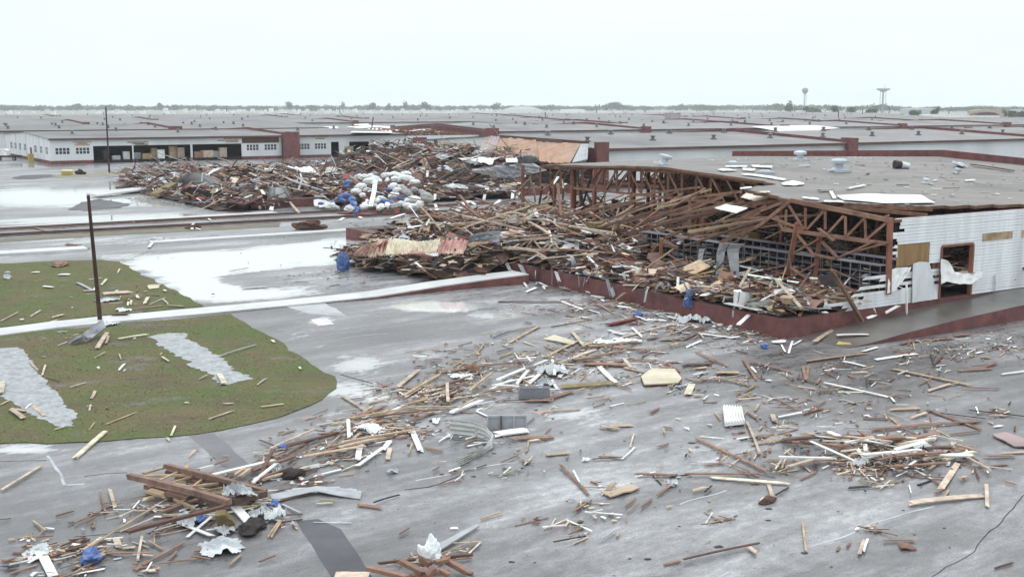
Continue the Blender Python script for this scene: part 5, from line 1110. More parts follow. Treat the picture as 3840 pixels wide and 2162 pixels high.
for (x0, y0, x1, y1, wv, cl) in ((1790, 240, 1795, 360, .3, 'grey'), (1840, 240, 1825, 350, .3, 'grey'), (2000, 240, 2040, 430, .3, 'grey'), (2030, 310, 2060, 430, .3, 'grey'), (2145, 360, 2085, 440, .35, 'white'), (1850, 350, 1870, 400, .3, 'white'), (1870, 400, 1990, 430, .25, 'white'), (1630, 240, 1650, 320, .3, 'white'), (1650, 320, 1720, 370, .3, 'grey')):
    a = -.4; p, q = AS(a, *PA(*T(5, x0, y0 + 30), a)), AS(a, *PA(*T(5, x1, y1), a)); p.z = max(p.z, .06); q.z = max(q.z, .06); plank(p, q, wv, .03, cl, 'strip')
# board, tin and posts around the white wall
sh = lambda l, s: [AS(TF(6, x, y, s)[0], s, TF(6, x, y, s)[1]) for x, y in l]
loft('tin_sheet', sh([(1950, 140), (2000, 150), (2050, 235), (2150, 250), (2270, 240)], -.25), sh([(1950, 330), (1990, 310), (2080, 330), (2180, 330), (2260, 275)], -.7), M('white'), 'curled white tin sheet hanging across the open doorway', 'tin sheet', .03, wob=.12)
loft('tin_sheet', sh([(1740, 175), (1790, 160), (1860, 165)], -.2), sh([(1730, 470), (1790, 460), (1925, 440)], -.15), m_siding, 'loose white sheet below the weathered window board', 'tin sheet', .03, wob=.04)
loft('tin_sheet', sh([(1560, 225), (1620, 205), (1730, 200)], -.15), sh([(1540, 400), (1600, 380), (1690, 270)], -.3), M('white'), 'bent white flap under the weathered window board', 'tin sheet', .03, wob=.1)
for (x0, y0, x1, y1, s, wv, cl, kd, lab) in ((1690, 310, 1690, 555, -.9, .42, 'white', 'board', 'white post leaning on the ramp before the board wall'), (1440, 485, 1452, 556, -.6, .3, 'white', 'board', 'short white post at the ragged end of the board wall'), (1392, 588, 1462, 560, -1.2, .25, 'white', 'board', 'white scrap at the foot of the short white post'), (1528, 548, 1632, 490, -.7, .22, 'white', 'board', 'bowed white lath leaning on the board wall'), (2362, 240, 2356, 392, -.2, .22, 'white', 'board', 'white drain pipe standing against the board wall'), (1160, 228, 1356, 612, -.5, .3, 'brown', 'beam', 'brown pole leaning steeply over the dock wall')):
    (a, z), (c, y) = TF(6, x0, y0, s), TF(6, x1, y1, s); plank(AS(a, s * (.2 if kd == 'beam' else 1), z), AS(c, s, max(y, .3)), wv, .06 if kd != 'beam' else .16, cl, kd, lab)
for (x0, y0, x1, y1, z, wv, cl) in ((320, 470, 590, 525, 1.5, .5, 'white'), (810, 485, 985, 480, 1.7, .2, 'white'), (530, 535, 420, 635, 1.0, .25, 'white'), (660, 520, 740, 480, 1.5, .4, 'red'), (740, 510, 950, 520, 1.6, .7, 'olive'), (720, 560, 880, 490, 1.4, .3, 'umber'), (540, 330, 660, 370, 1.7, .3, 'tan'), (720, 370, 800, 440, 1.6, .25, 'brown'), (140, 420, 280, 380, 1.8, .4, 'white'), (1060, 540, 1090, 545, 1.4, .3, 'white')):
    plank(TG(6, x0, y0, z), TG(6, x1, y1, z), wv, .06, cl, 'board' if cl in ('white', 'cream') else 'plank')
t = thing('white_drum', TG(6, 455, 490, 1.4), 'white metal drum standing inside the dock corner', 'drum'); b = MB(); c = TG(6, 455, 490, 1.4); b.lathe(c, [(.62, 0), (.62, .85), (.6, .9)], 16); b.build('body', M('white'), t); b = MB(); b.lathe(c + Vector((0, 0, .9)), [(.64, 0), (.64, .05), (.3, .07)], 16); b.build('lid', M('white'), t)
o = bpy.data.objects.new('plastic_sack', SM['g', 0]); COL.objects.link(o); o.location = TG(6, 590, 480, 1.7); o.scale = (1.2, 1, 1); tag(o, 'pale grey sack beside the white drum', 'sack')
# stripped red trusses and rubble past the end of the gabled warehouse
def hR(a, s):
    n1 = nz2(a, s, .07, 5); return max(.1, (3.0 + 2.4 * n1) * min(1, (s - 253) / 5, (316 - s) / 8)) if 104 < a < 129.5 and 253 < s < 316 else None
heap('distant_rubble', (104, 129.5, 253, 316), hR, 1100, MIXB + [('red', 30), ('white', 10)], 2.2, 2.5, lift=2)
for k in range(6):
    a = 106.5 + k * 4.3; dz = rnd(-.5, .3); P_ = [AS(a, 254, 6.0 + dz), AS(a + rnd(-1, 1), 284, 7.2 + dz), AS(a, 312, 6.0 + dz)]
    o, _ = truss('stripped_truss', P_, 4.6 + dz, 20, None, .3); tag(o, 'red roof truss stripped bare past the end of the gabled warehouse', 'truss', 'stripped red trusses')
for k in range(16):
    a, s_ = rnd(106, 128), rnd(254, 314); c = AS(a, s_, 5.4 + rnd(0, 1.6)); t = rnd(-.3, .3) + ANG; d = Vector((math.cos(t), math.sin(t), rnd(-.1, .1))) * rnd(1, 3.5); e_ = Vector((-math.sin(t), math.cos(t), rnd(-.2, .2))) * rnd(1, 2.5); cl = random.choice(('white', 'grey', 'white', 'red', 'umber'))
    loft('roof_sheet', [c - d - e_, c + d - e_], [c - d + e_, c + d + e_], M(cl), f'{"dark brown" if cl == "umber" else cl} roof sheet hanging on the stripped red trusses', 'roof sheet', .08, n=6, wob=.2, group='roof sheets on the stripped red trusses')
# furniture left in the gutted bays of the gabled warehouse
BAY = [(1, 965, 600, 1.6, 1.9, 'white'), (1, 1180, 600, 1.6, 2.6, 'tan'), (1, 1225, 602, 1.8, 2.2, 'white'), (1, 1325, 598, 2.0, 3.0, 'tan'), (1, 1375, 600, 1.8, 2.6, 'pale'), (1, 1105, 605, 2.2, 1.4, 'olive'), (1, 1570, 590, 3.0, 1.8, 'pale'), (1, 1630, 588, 2.6, 1.6, 'grey'), (1, 1690, 585, 2.0, 2.4, 'pale'), (1, 1050, 600, 1.8, 1.6, 'grey'), (1, 1500, 592, 2.4, 1.6, 'brown'), (1, 880, 612, 2.0, 1.0, 'grey'), (1, 800, 602, 1.2, 2.4, 'dark'), (2, 50, 555, 2.6, 2.2, 'tan'), (2, 20, 556, 2.2, 2.4, 'tan')]
for k, (t, x, y, wv, hv, cl) in enumerate(BAY):
    a, _ = TF(t, x, y, 252.6); c = AS(a, 252.0 + rnd(.4, 3), .72)
    lab = f"{ {'white':'white','tan':'tan','pale':'pinkish','olive':'olive','grey':'grey','brown':'brown','dark':'dark'}[cl] } {'cupboard' if hv > 1.7 else 'chest'} in the {'first' if x < 1005 and t == 1 else 'middle' if x < 1450 and t == 1 else 'third' if t == 1 else 'small far'} open bay of the gabled warehouse"
    crate(c, wv, 1.2, hv, M(cl), lab, 'salvage: ' + lab, ANG, 'cupboard' if hv > 1.7 else 'storage_chest', 'cupboard' if hv > 1.7 else 'chest')
# ================================================================ BOARDS STREWN OVER THE YARD
random.seed(77)
# tile: x1 y1 x2 y2 width colour; read off the photo, laid on the ground
STREWN = {9: '''95 412 635 662 22 brown|480 285 578 528 20 pale|505 462 1010 388 16 tan|770 503 965 660 14 tan|885 728 1010 662 8 brown|0 692 580 690 14 brown|210 710 800 758 18 cream|645 755 685 885 28 pale|700 850 800 785 8 dark|70 815 185 790 20 pale|165 825 220 775 8 dark|160 615 320 600 10 brown|330 600 505 668 10 brown|0 1340 590 1215 14 umber|490 1235 560 1290 40 pale|905 1040 930 1268 12 tan|1330 1300 1370 1180 24 pale|1365 1275 1395 1180 12 white|1165 1260 1185 1220 18 brown|1235 1240 1265 1200 14 brown|1510 1188 1750 1178 14 brown|1670 915 2285 845 28 pale|2290 765 2298 935 24 pale|1945 800 2080 590 34 pale|1245 790 1440 775 14 dark|1250 590 1285 680 12 tan|1305 525 1440 490 12 tan|1370 450 1590 390 12 brown|1460 480 1700 470 40 brown|1480 500 1650 565 12 white|1465 635 1640 590 24 brown|1400 600 1550 545 20 umber|1730 430 1900 490 18 white|1780 500 1920 545 20 white|1840 405 1900 395 14 white|1890 395 2115 440 10 cream|2060 460 2260 525 6 tan|1560 250 1640 320 20 tan|1660 340 1770 400 16 brown|1420 350 2270 280 16 brown|1830 190 2270 350 22 brown|1720 262 1850 220 14 pale|1565 195 1820 185 14 tan|1355 260 1560 260 12 brown|1860 210 2290 270 8 dark|2010 385 2250 355 10 brown|2300 280 2340 300 16 pale|2355 325 2415 310 14 white|2150 200 2576 250 8 dark|2390 525 2576 515 14 pale|2260 555 2520 545 16 brown|2240 625 2450 605 10 brown|2080 725 2150 705 16 tan|1680 680 1760 640 12 white|1750 650 1880 720 10 white|1880 720 1970 780 14 brown|1855 655 1945 590 12 tan|1690 690 2000 715 14 brown|2000 615 2010 575 20 white|2140 510 2150 560 14 white|2345 1395 2500 1345 8 umber|720 250 900 222 10 white|900 225 1055 180 16 brown|950 215 1080 130 8 brown|675 230 700 300 36 pale|545 205 575 145 18 tan|490 215 570 275 16 brown|240 215 285 270 8 tan|400 370 480 355 14 brown|560 415 690 375 12 brown|575 350 600 320 12 tan|180 300 225 315 14 white|650 80 845 195 10 brown|910 105 1000 125 14 brown|620 570 740 575 12 tan|750 640 780 560 12 tan|660 600 730 635 14 pale|1600 560 1700 600 30 umber|1750 600 1830 560 16 brown|1640 420 1760 380 14 brown|1960 540 2030 470 18 pale|2020 500 2060 560 16 brown|2100 600 2200 640 12 brown|1900 830 1960 800 14 brown|1970 860 2010 800 12 tan|2030 440 2040 490 20 pale|1530 470 1640 420 18 grey|1700 620 1840 600 16 umber|2160 560 2230 590 12 brown|400 130 520 60 10 tan|2420 740 2530 770 14 brown|1120 380 1090 440 10 brown|60 345 10 330 20 white|1300 570 1380 610 26 white|1370 240 1420 245 14 white''',
6: '''1058 1082 1548 1192 14 white|95 850 345 960 14 brown|380 835 500 862 10 umber|455 905 555 1060 22 brown|500 920 845 1010 14 brown|515 965 555 1010 18 white|0 945 210 940 14 umber|100 975 210 965 16 tan|80 1030 190 1000 12 white|220 1010 460 1010 40 tan|60 1070 300 1055 12 brown|290 1050 510 1105 16 tan|475 1150 550 1100 12 olive|35 1178 70 1098 46 cream|1195 915 1385 960 14 white|1450 908 1785 858 14 white|1355 845 1470 815 14 white|1570 975 2175 1105 24 tan|1845 1145 2035 1090 14 pale|1780 1100 1880 1045 8 brown|1850 1070 1870 1115 8 brown|1240 1020 1305 1050 14 brown|1060 990 1170 1050 6 brown|930 920 1380 860 14 brown|1165 715 1425 712 12 white|1165 690 1260 660 12 white|990 770 1170 660 22 pale|745 790 775 850 12 white|800 855 830 760 14 white|830 800 900 755 12 white|680 780 790 775 16 white|410 640 520 770 16 brown|110 710 340 740 14 white|340 750 440 735 12 white|520 690 690 700 14 tan|540 660 640 680 12 brown|600 720 700 700 14 brown|1890 950 1960 880 12 umber|1870 870 1890 940 10 dark|1900 955 2000 945 8 grey|2210 860 2270 845 10 white|2230 890 2320 890 14 olive|2400 1020 2576 1000 8 white|1700 800 1720 750 12 brown|1750 830 1740 770 10 tan|1640 790 1800 760 12 brown|1830 760 2040 745 12 brown|2050 730 2180 715 14 brown|910 960 930 1060 20 brown|940 1060 950 960 16 brown|870 1040 1000 1090 12 umber|1010 1090 1040 1040 14 brown|2080 990 2330 975 12 brown|2260 970 2370 930 14 brown|1600 1230 1560 1180 16 white|860 1110 1000 1130 10 pale|2100 1125 2400 1130 8 brown|2010 1100 2080 1090 8 tan|150 760 20 815 14 white|0 760 120 700 14 umber|610 1060 680 1070 14 white|1160 1000 1080 960 8 brown|250 640 180 600 14 white|340 690 380 640 20 white|180 620 330 600 24 grey|240 660 300 640 20 white''',
8: '''1145 390 1440 350 40 white|1295 420 1590 405 22 brown|1395 515 1415 415 16 tan|1420 440 1500 425 12 cream|740 440 835 375 8 white|530 350 600 515 40 white|615 475 780 520 14 brown|510 530 535 455 12 tan|115 635 320 490 26 white|310 510 375 425 40 white|125 575 145 460 44 white|350 575 370 490 36 pale|0 655 130 605 10 cream|0 470 170 440 16 brown|300 410 490 370 18 brown|80 430 350 200 22 pale|150 240 350 160 20 brown|270 270 480 160 24 white|0 90 190 210 18 pale|470 110 650 0 14 tan|640 140 655 30 26 tan|670 160 800 150 10 brown|800 155 890 100 14 tan|1010 200 1110 245 14 white|1010 200 1070 185 12 white|720 215 1000 210 12 brown|1240 35 1400 25 8 brown|1390 130 1600 130 12 brown|1510 130 1740 55 16 brown|1550 210 1820 185 12 pale|1505 540 1710 520 18 tan|1650 615 1870 845 20 brown|1750 660 1800 755 12 white|2215 690 2576 698 16 brown|2140 935 2220 865 12 brown|2260 940 2345 865 10 brown|2380 850 2520 740 16 brown|2330 220 2400 180 14 brown|2180 480 2210 375 12 pale|2120 570 2215 480 10 white|2380 480 2480 450 12 brown|1740 985 1850 900 14 brown|1820 900 1885 905 10 brown|1960 1190 2060 1120 6 grey|2080 1165 2095 1115 20 pale|2440 1365 2576 1330 16 brown|430 1145 515 1095 10 brown|1050 1025 1220 975 8 tan|90 910 310 940 18 brown|240 910 440 840 8 dark|1950 330 2110 345 18 tan|2000 320 2200 310 20 pale|2140 560 1940 545 10 brown|1880 570 2110 560 10 umber|2500 340 2430 330 12 brown|2440 380 2430 345 12 tan|200 150 360 110 20 pale|230 300 440 250 16 brown|330 330 480 350 10 tan|240 440 130 400 14 umber|60 500 0 510 16 grey|400 300 270 340 12 tan|180 330 260 410 14 white|90 380 20 400 26 white|480 270 540 300 12 grey|700 260 705 300 30 white|740 260 720 310 20 white|560 190 620 200 20 pale|650 215 760 220 18 pale|430 60 480 90 12 cream|590 60 640 80 12 cream|680 85 760 65 12 cream|720 40 830 60 12 cream|770 90 880 60 14 cream|1100 85 1140 105 16 pale|1590 180 1640 190 12 pale''',
7: '''560 570 810 355 42 cream|0 815 325 615 24 pale|795 310 1030 215 14 tan|1575 270 1765 205 14 pale|1680 155 1770 150 10 pale|1960 180 2140 155 10 pale|690 115 720 60 20 pale|675 200 685 160 12 pale|670 345 715 290 12 tan|405 350 490 325 12 pale|80 195 175 265 26 pale|100 185 205 210 22 pale|235 155 345 245 20 pale|190 190 235 155 10 white|0 165 70 125 12 pale|1290 400 1325 325 16 cream|1260 405 1280 430 14 cream|1430 550 1475 510 18 pale|760 820 795 975 14 brown|830 805 870 945 22 pale|700 1090 720 1050 14 brown|340 1095 405 1095 20 white|680 1240 1175 935 24 tan|450 1320 680 1240 20 pale|210 1370 310 1315 16 white|320 1295 400 1449 56 white|870 1160 900 1240 40 pale|900 1245 1040 1230 22 tan|800 1295 1160 1285 16 brown|1040 1340 1075 1150 18 pale|1000 1415 1390 1200 22 brown|1115 1190 1235 1255 10 tan|1270 1340 1340 1260 12 brown|1420 1270 1610 1255 22 brown|1075 1420 1180 1410 30 pale|1730 1380 1820 1290 14 tan|2020 1165 2110 1045 10 tan|2045 1165 2128 1040 10 tan|530 1449 720 1340 16 tan|560 1440 800 1270 14 tan|2025 590 2540 345 18 brown|2170 575 2340 470 14 brown|2390 540 2576 470 24 brown|2460 490 2576 390 10 tan|2180 460 2280 430 16 brown|1950 750 2270 620 24 brown|1880 740 2030 690 30 cream|2230 660 2420 620 30 grey|2420 620 2576 560 24 grey|2420 690 2576 650 18 white|2110 880 2350 820 18 brown|2390 880 2540 885 10 tan|2390 910 2510 900 10 cream|2120 910 2280 985 14 grey|1930 905 2080 910 10 white|1310 1040 1610 1160 24 white|1400 1175 1600 1010 24 white|1770 930 1890 1070 54 white|20 1350 120 1320 14 brown|90 1280 250 1270 16 brown|70 1440 300 1360 16 brown|380 1320 480 1270 20 umber|160 1250 230 1210 16 umber|0 1395 140 1390 30 dark|240 1445 290 1415 30 white|0 1330 140 1340 12 brown|480 1260 660 1220 30 umber|430 1290 620 1270 12 brown|560 1060 760 960 8 brown|720 1010 640 1060 6 brown|420 1000 560 960 8 umber|640 1160 440 1240 8 umber|1150 1010 1350 990 18 tan|1200 930 1380 915 14 pale|1420 880 1230 870 18 umber|1850 1140 1980 1080 10 brown|1900 1150 1930 1100 10 umber|2150 1000 2290 990 10 umber|1960 430 2080 480 10 umber|2270 700 2400 640 14 umber|2080 820 2200 790 14 umber|1440 1310 1590 1330 8 brown|1950 1365 2080 1310 6 brown''',
5: '''1180 465 1660 470 8 umber|1660 465 1820 530 20 white|1140 745 1280 690 6 dark|1280 690 1500 655 6 brown|1580 655 1900 600 8 brown|1265 780 1495 655 16 tan|1170 850 1300 820 8 dark|1740 700 1830 810 24 cream|1560 880 1800 760 20 tan|1730 910 1930 830 18 pale|1850 795 2480 850 14 brown|1720 915 2150 840 14 brown|1830 915 2576 925 12 brown|1830 940 2160 955 30 brown|2130 965 2280 1000 18 pale|2130 905 2190 980 26 cream|1940 960 2070 1085 34 white|1650 1120 2060 1090 22 olive|2060 1090 2185 1135 12 brown|2400 940 2440 980 12 tan|2450 930 2560 1000 14 brown|1330 975 1480 940 10 white|1370 1135 1510 1010 28 white|1590 940 1610 1050 20 white|1590 1060 1625 1130 22 white|1450 990 1560 950 12 white|1640 1050 1700 990 30 white|1210 1220 1540 1215 8 umber|1540 1220 1760 1150 12 brown|1740 1160 1840 1130 12 tan|430 1115 590 985 30 pale|470 1190 750 1020 18 tan|830 1000 1000 965 10 brown|740 1010 1020 960 10 brown|860 920 1000 950 12 tan|550 960 640 955 10 umber|1190 890 1300 850 14 tan|1310 860 1345 910 12 white|1330 960 1390 900 10 tan|1400 900 1430 940 14 white|1440 880 1500 840 12 tan|1530 800 1620 840 10 tan|930 1060 980 1020 20 white|880 1060 960 1000 14 grey|430 1140 470 1190 10 cream|580 1150 640 1190 10 tan|660 1200 760 1180 10 cream|760 1150 880 1190 14 cream|720 1150 830 1165 10 cream|2010 685 2130 725 22 white|2190 665 2270 740 16 white|2080 750 2300 690 14 pale|2300 690 2560 630 10 pale|2010 650 2240 600 36 red|1380 625 1440 632 8 dark|1370 770 1460 800 10 pale|1210 790 1280 820 10 pale|1020 870 1080 790 10 tan|1030 800 1050 880 10 brown|1080 770 1120 790 8 tan|1090 880 1110 930 10 brown|1070 960 1080 920 8 tan|1200 985 1400 985 8 brown|1480 1000 1640 965 10 brown|1660 950 1750 965 12 cream|1690 570 1900 600 10 tan|1790 580 1860 595 12 white|1890 480 2060 540 10 brown|1960 500 2060 560 12 tan|2090 490 2140 480 20 cream|2160 470 2260 500 14 white|1860 530 1950 560 10 white|1780 630 1900 665 8 pale|2220 580 2320 620 16 white|2310 600 2460 610 16 white|2360 560 2440 590 18 white|2460 580 2530 600 18 white|2160 640 2280 630 12 red|1350 860 1390 875 12 pale|1340 930 1350 900 10 tan|1560 740 1540 720 10 pale|1960 780 2080 760 14 white|2060 770 2150 750 14 white|2300 760 2400 740 12 umber|2400 760 2576 750 12 brown|2330 900 2400 910 16 pale|2200 1080 2140 1060 8 tan|1000 1110 1040 1130 8 tan|740 1130 650 1170 8 tan''',
4: '''230 383 310 335 14 cream|390 395 485 370 20 cream|0 425 140 350 8 pale|160 405 175 415 18 white|230 48 300 48 12 cream|440 68 540 66 14 white|580 125 700 185 14 grey|620 190 740 185 8 grey|710 185 740 150 20 white|765 145 805 100 16 cream|770 215 1000 200 22 pale|850 215 895 185 14 cream|1030 225 1045 250 14 white|1090 290 1120 240 22 cream|985 295 995 262 14 cream|965 300 970 275 10 white|1110 150 1200 150 22 cream|1130 290 1250 240 8 grey|1000 330 1240 300 10 brown|1230 255 1270 290 8 pale|1250 298 1400 305 8 pale|890 50 905 20 10 pale|1080 200 1110 190 10 grey|1240 185 1250 195 14 white|890 555 1125 522 12 cream|710 700 800 655 10 pale|900 785 940 740 18 white|725 790 760 775 24 white|1220 685 1275 725 12 cream|1205 675 1225 655 10 tan|1655 820 1695 900 34 cream|1650 690 1930 600 8 grey|2050 560 2075 580 14 cream|2260 770 2270 790 14 cream|320 830 345 755 12 pale|230 730 285 790 14 pale|735 630 810 510 28 pale|800 595 820 530 14 pale|310 690 340 690 10 olive|320 555 355 553 14 grey|440 605 510 580 6 grey|0 975 15 880 40 cream|1940 905 2010 850 6 grey|1500 860 1570 830 10 pale|900 665 915 710 8 tan|930 800 950 785 10 cream|430 465 440 455 8 grey|820 375 980 370 24 umber|1000 555 1030 550 10 grey|320 155 410 165 14 white|30 50 80 48 30 white''',
16: '''1180 545 1440 465 10 cream|350 250 520 285 10 pale|1855 265 1870 205 22 white|1890 250 1940 265 10 white|2330 830 2576 815 14 white|2210 672 2400 640 12 tan|1440 440 1470 400 24 white|640 410 780 425 16 umber|680 450 860 450 16 umber|2010 160 2040 180 12 white|2360 110 2380 120 16 white|1280 190 1300 200 10 pale'''}
NOTE = {(6, 1570, 975): 'longest tan beam lying on the wet yard below the ramp', (6, 1058, 1082): 'long thin white lath lying alone on the wet yard', (9, 1670, 915): 'thick pale beam lying below the heap of white boards', (9, 95, 412): 'long brown beam slanting below the ribbed white panel', (9, 1945, 800): 'stout pale post standing out of the white board heap', (9, 1830, 190): 'long brown beam slanting behind the heap of white boards', (7, 560, 570): 'broad cream plank lying just off the grass edge', (7, 0, 815): 'long pale plank on the slab near the white trickle', (6, 35, 1178): 'short cream board lying alone beyond the ribbed white panel',
        (7, 320, 1295): 'broad white board at the bottom edge beside the blue bag', (9, 210, 710): 'long cream lath with a pale block at its end', (7, 680, 1240): 'long tan beam in front of the tumbled truss', (8, 530, 350): 'white pointed board standing clear of the debris trail', (8, 1650, 615): 'brown board slanting with a thin white lath beside it', (5, 2010, 650): 'dark red board lying below the red dock wall'}
DEPTHZ = {}
for t, txt in STREWN.items():
    for q in txt.split('|'):
        x0, y0, x1, y1, w_, c = q.split(); x0, y0, x1, y1, w_ = map(float, (x0, y0, x1, y1, w_))
        k = (1000 if t == 16 else 1280) / 2576 * KT
        p, r = TG(t, x0, y0), TG(t, x1, y1); d = r - p; L = d.length; m_px = .98 * w_ * k * ((p + r) / 2).y / F
        hor = abs(d.x) / max(L, 1e-6); el = math.atan2(CAMZ, ((p + r) / 2).y)
        th = min(.12, max(.03, m_px * .3)); wd = (m_px - th * math.cos(el) * hor * .6) / (hor * math.sin(el) + (1 - hor)); wd = max(.07, min(wd, .55 if c not in ('white', 'cream') else .7)); wd = min(wd, max(.09, L * .55))
        near = 0.0
        for (cx, cy, rad, hh) in ((G(2200, 1150).x, G(2200, 1150).y, 2.2, .35), (G(1350, 925).x, G(1350, 925).y, 2.0, .3)):
            r2 = math.hypot((p.x + r.x) / 2 - cx, (p.y + r.y) / 2 - cy)
            if r2 < rad: near = max(near, hh * (1 - r2 / rad))
        z0 = (.05 if t in (4, 16) else .012) + th / 2 + near + rnd(0, .05)
        a, b_ = (rnd(0, .06), rnd(0, .06)) if near == 0 else (rnd(0, .35), rnd(0, .35))
        # in-ramp pieces rest on the ramp
        mid = (p + r) / 2; aa, ss = toAS(mid)
        if -4 < ss < 0 and aa > 1.5:
            zr = np.interp(aa, [x[0] for x in RZ], [x[1] for x in RZ]); p, r = TG(t, x0, y0, zr), TG(t, x1, y1, zr); z0 = .03
            p.z += z0; r.z += z0
        else: p.z = z0 + a; r.z = z0 + b_
        kd = 'board' if c in ('white', 'cream') else 'strip' if c == 'grey' else 'pipe' if (c == 'dark' and w_ <= 8) else 'beam' if (L > 3.4 and wd > .15) else 'plank'
        plank(p, r, wd, th, c, kd, NOTE.get((t, int(x0), int(y0))))
# more long timbers in the drift between the near pile and the dock
random.seed(909)
for _ in range(46):
    f = random.random(); u, v = (480 + 1000 * f + random.gauss(0, 60), 1250 - 390 * f + random.gauss(0, 20)); p = G(u, v, .1 + rnd(0, .15)); t_ = ANG + .35 + random.gauss(0, .5); L = rnd(1.2, 4.2); d = Vector((math.cos(t_), math.sin(t_), rnd(-.03, .03))) * L / 2
    if toAS(p)[0] < 1.5 and toAS(p)[1] > 27: continue
    wv = rnd(.08, .2); plank(p - d, p + d, wv, rnd(.04, .1), random.choice(('brown', 'brown', 'tan', 'pale', 'umber', 'white', 'tan')), 'plank')
for k in range(44):      # boards spilled over the dock wall onto the slab
    s_ = rnd(.5, 26); q = AS(-abs(random.gauss(0, 1.5)) - .25, s_, .1 + rnd(0, .15)); t_ = rnd(0, 3.14); L = rnd(.7, 2.8); d = Vector((math.cos(t_), math.sin(t_), rnd(-.05, .05))) * L / 2
    if min((q - d - AS(0, 0)).dot(D1), (q + d - AS(0, 0)).dot(D1)) > -.1 or max((q - d - AS(0, 0)).dot(D1), (q + d - AS(0, 0)).dot(D1)) > -.12: continue
    cl = random.choice(('white', 'brown', 'umber', 'pale', 'white', 'brown', 'grey')); plank(q - d, q + d, rnd(.08, .24), rnd(.03, .08), cl, 'board' if cl in ('white', 'cream') else 'strip' if cl == 'grey' else 'plank')
c0 = G(2205, 1148)
for k in range(40):
    r, t_ = 2.6 * math.sqrt(random.random()), rnd(0, 6.28); q = c0 + Vector((r * math.cos(t_) * 1.5, r * math.sin(t_), .08 + max(0, .5 - r * .17) + rnd(0, .12))); t_ = rnd(-.6, .6) if k % 3 else rnd(0, 3.14); L = rnd(.8, 2.6); d = Vector((math.cos(t_), math.sin(t_), rnd(-.08, .08))) * L / 2
    cl = random.choice(('white', 'brown', 'umber', 'pale', 'white', 'brown', 'cream')); plank(q - d, q + d, rnd(.09, .26), rnd(.03, .08), cl, 'board' if cl in ('white', 'cream') else 'plank')
# tumbled truss and beams in the near pile
t = thing('tumbled_truss', TG(7, 1450, 800), 'tumbled brown roof truss lying on its side near the bottom edge', 'truss')
def q7(x, y, z): return TG(7, x, y, z)
for nm, m_, l in (('chord', mat('weathered_chord', (.21, .132, .105), .8, .35, 3.0, tint=(.13, .085, .07)), ((1240, 605, .75, 2010, 805, .55, .3), (970, 685, .8, 1745, 885, .75, .34), (1750, 880, .5, 2010, 815, .5, .4), (1090, 760, .3, 1720, 905, .25, .3), (1330, 690, .3, 1900, 850, .25, .26), (1250, 650, .4, 1700, 760, .4, .24))), ('web', M('tan'), ((1050, 690, .6, 1450, 680, .5, .15), (1080, 668, .7, 1240, 622, .6, .14), (1430, 770, .5, 1660, 740, .5, .15), (1280, 742, .5, 1470, 685, .5, .12), (1460, 762, .4, 1560, 688, .5, .13), (1590, 822, .5, 1950, 812, .5, .17), (1540, 800, .45, 1720, 770, .45, .12), (1180, 720, .5, 1560, 790, .4, .14), (1380, 640, .6, 1120, 760, .5, .14), (1690, 700, .5, 1830, 780, .5, .16), (1300, 790, .3, 1700, 850, .3, .18), (1480, 830, .3, 1880, 770, .4, .13)))):
    for (x0, y0, z0, x1, y1, z1, wv) in l:
        b = MB(); b.beam(q7(x0, y0, z0 * .8), q7(x1, y1, z1 * .8), wv * .62, wv * .55, jag=.1, n=4, bow=.008); b.build(nm, m_, t)
for (x0, y0, z0, x1, y1, z1, wv, c, lab) in ((940, 1112, .25, 1740, 905, .6, .26, 'umber', 'thick dark beam propping the near corner of the tumbled truss'), (1240, 800, .4, 1430, 855, .4, .4, 'brown', 'short brown slab tucked under the tumbled truss'), (1100, 790, .3, 1260, 835, .3, .36, 'tan', 'tan board at the end of the tumbled truss'), (1300, 850, .3, 1480, 940, .2, .14, 'tan', 'thin tan stick poking from under the tumbled truss'), (1490, 640, .3, 1620, 605, .4, .14, 'white', 'white lath behind the tumbled truss'), (1760, 690, .2, 1850, 625, .3, .17, 'tan', 'tan board standing just behind the tumbled truss'), (1800, 700, .2, 1890, 628, .3, .17, 'pale', 'pale board standing just behind the tumbled truss')):
    plank(q7(x0, y0, z0), q7(x1, y1, z1), wv * .75, .1, c, 'beam' if wv > .2 else 'plank', lab)
def q8(x, y, z): return TG(8, x, y, z)
for k, (x0, y0, z0, x1, y1, z1, wv, lab) in enumerate(((420, 1312, .5, 660, 1440, .3, .26, 'uppermost brown beam of the cut off pile at the bottom edge'), (555, 1285, .55, 715, 1375, .45, .32, 'thick brown beam leaning on the white crumpled bag'), (715, 1280, .45, 970, 1425, .2, .28, 'thick brown beam sloping away from the white crumpled bag'), (630, 1470, .35, 705, 1358, .5, .3, 'stout beam end pointing out of the bottom edge pile'), (205, 1380, .3, 500, 1452, .3, .25, 'long brown beam reaching out of the bottom edge pile toward the asphalt patch'), (700, 1370, .4, 840, 1450, .2, .24, 'brown beam in the middle of the bottom edge pile'), (820, 1400, .3, 480, 1450, .2, .24, 'brown beam crossing low through the bottom edge pile'), (270, 1345, .3, 560, 1315, .4, .15, 'thin dark beam at the back of the bottom edge pile'), (760, 1300, .2, 1000, 1276, .15, .16, 'dark flat board behind the bottom edge pile'), (700, 1340, .5, 820, 1310, .5, .22, 'short brown beam beside the white crumpled bag'), (850, 1330, .3, 960, 1420, .1, .2, 'splintered brown beam at the outer end of the bottom edge pile'))):
    plank(q8(x0, y0, z0), q8(x1, y1, z1), wv * .66, wv * .5, 'umber' if k in (7, 8) else 'brown', 'beam', lab)
mw0 = mat('white_poly', (.74, .76, .76), .45, .15, 2, tint=(.56, .58, .60))
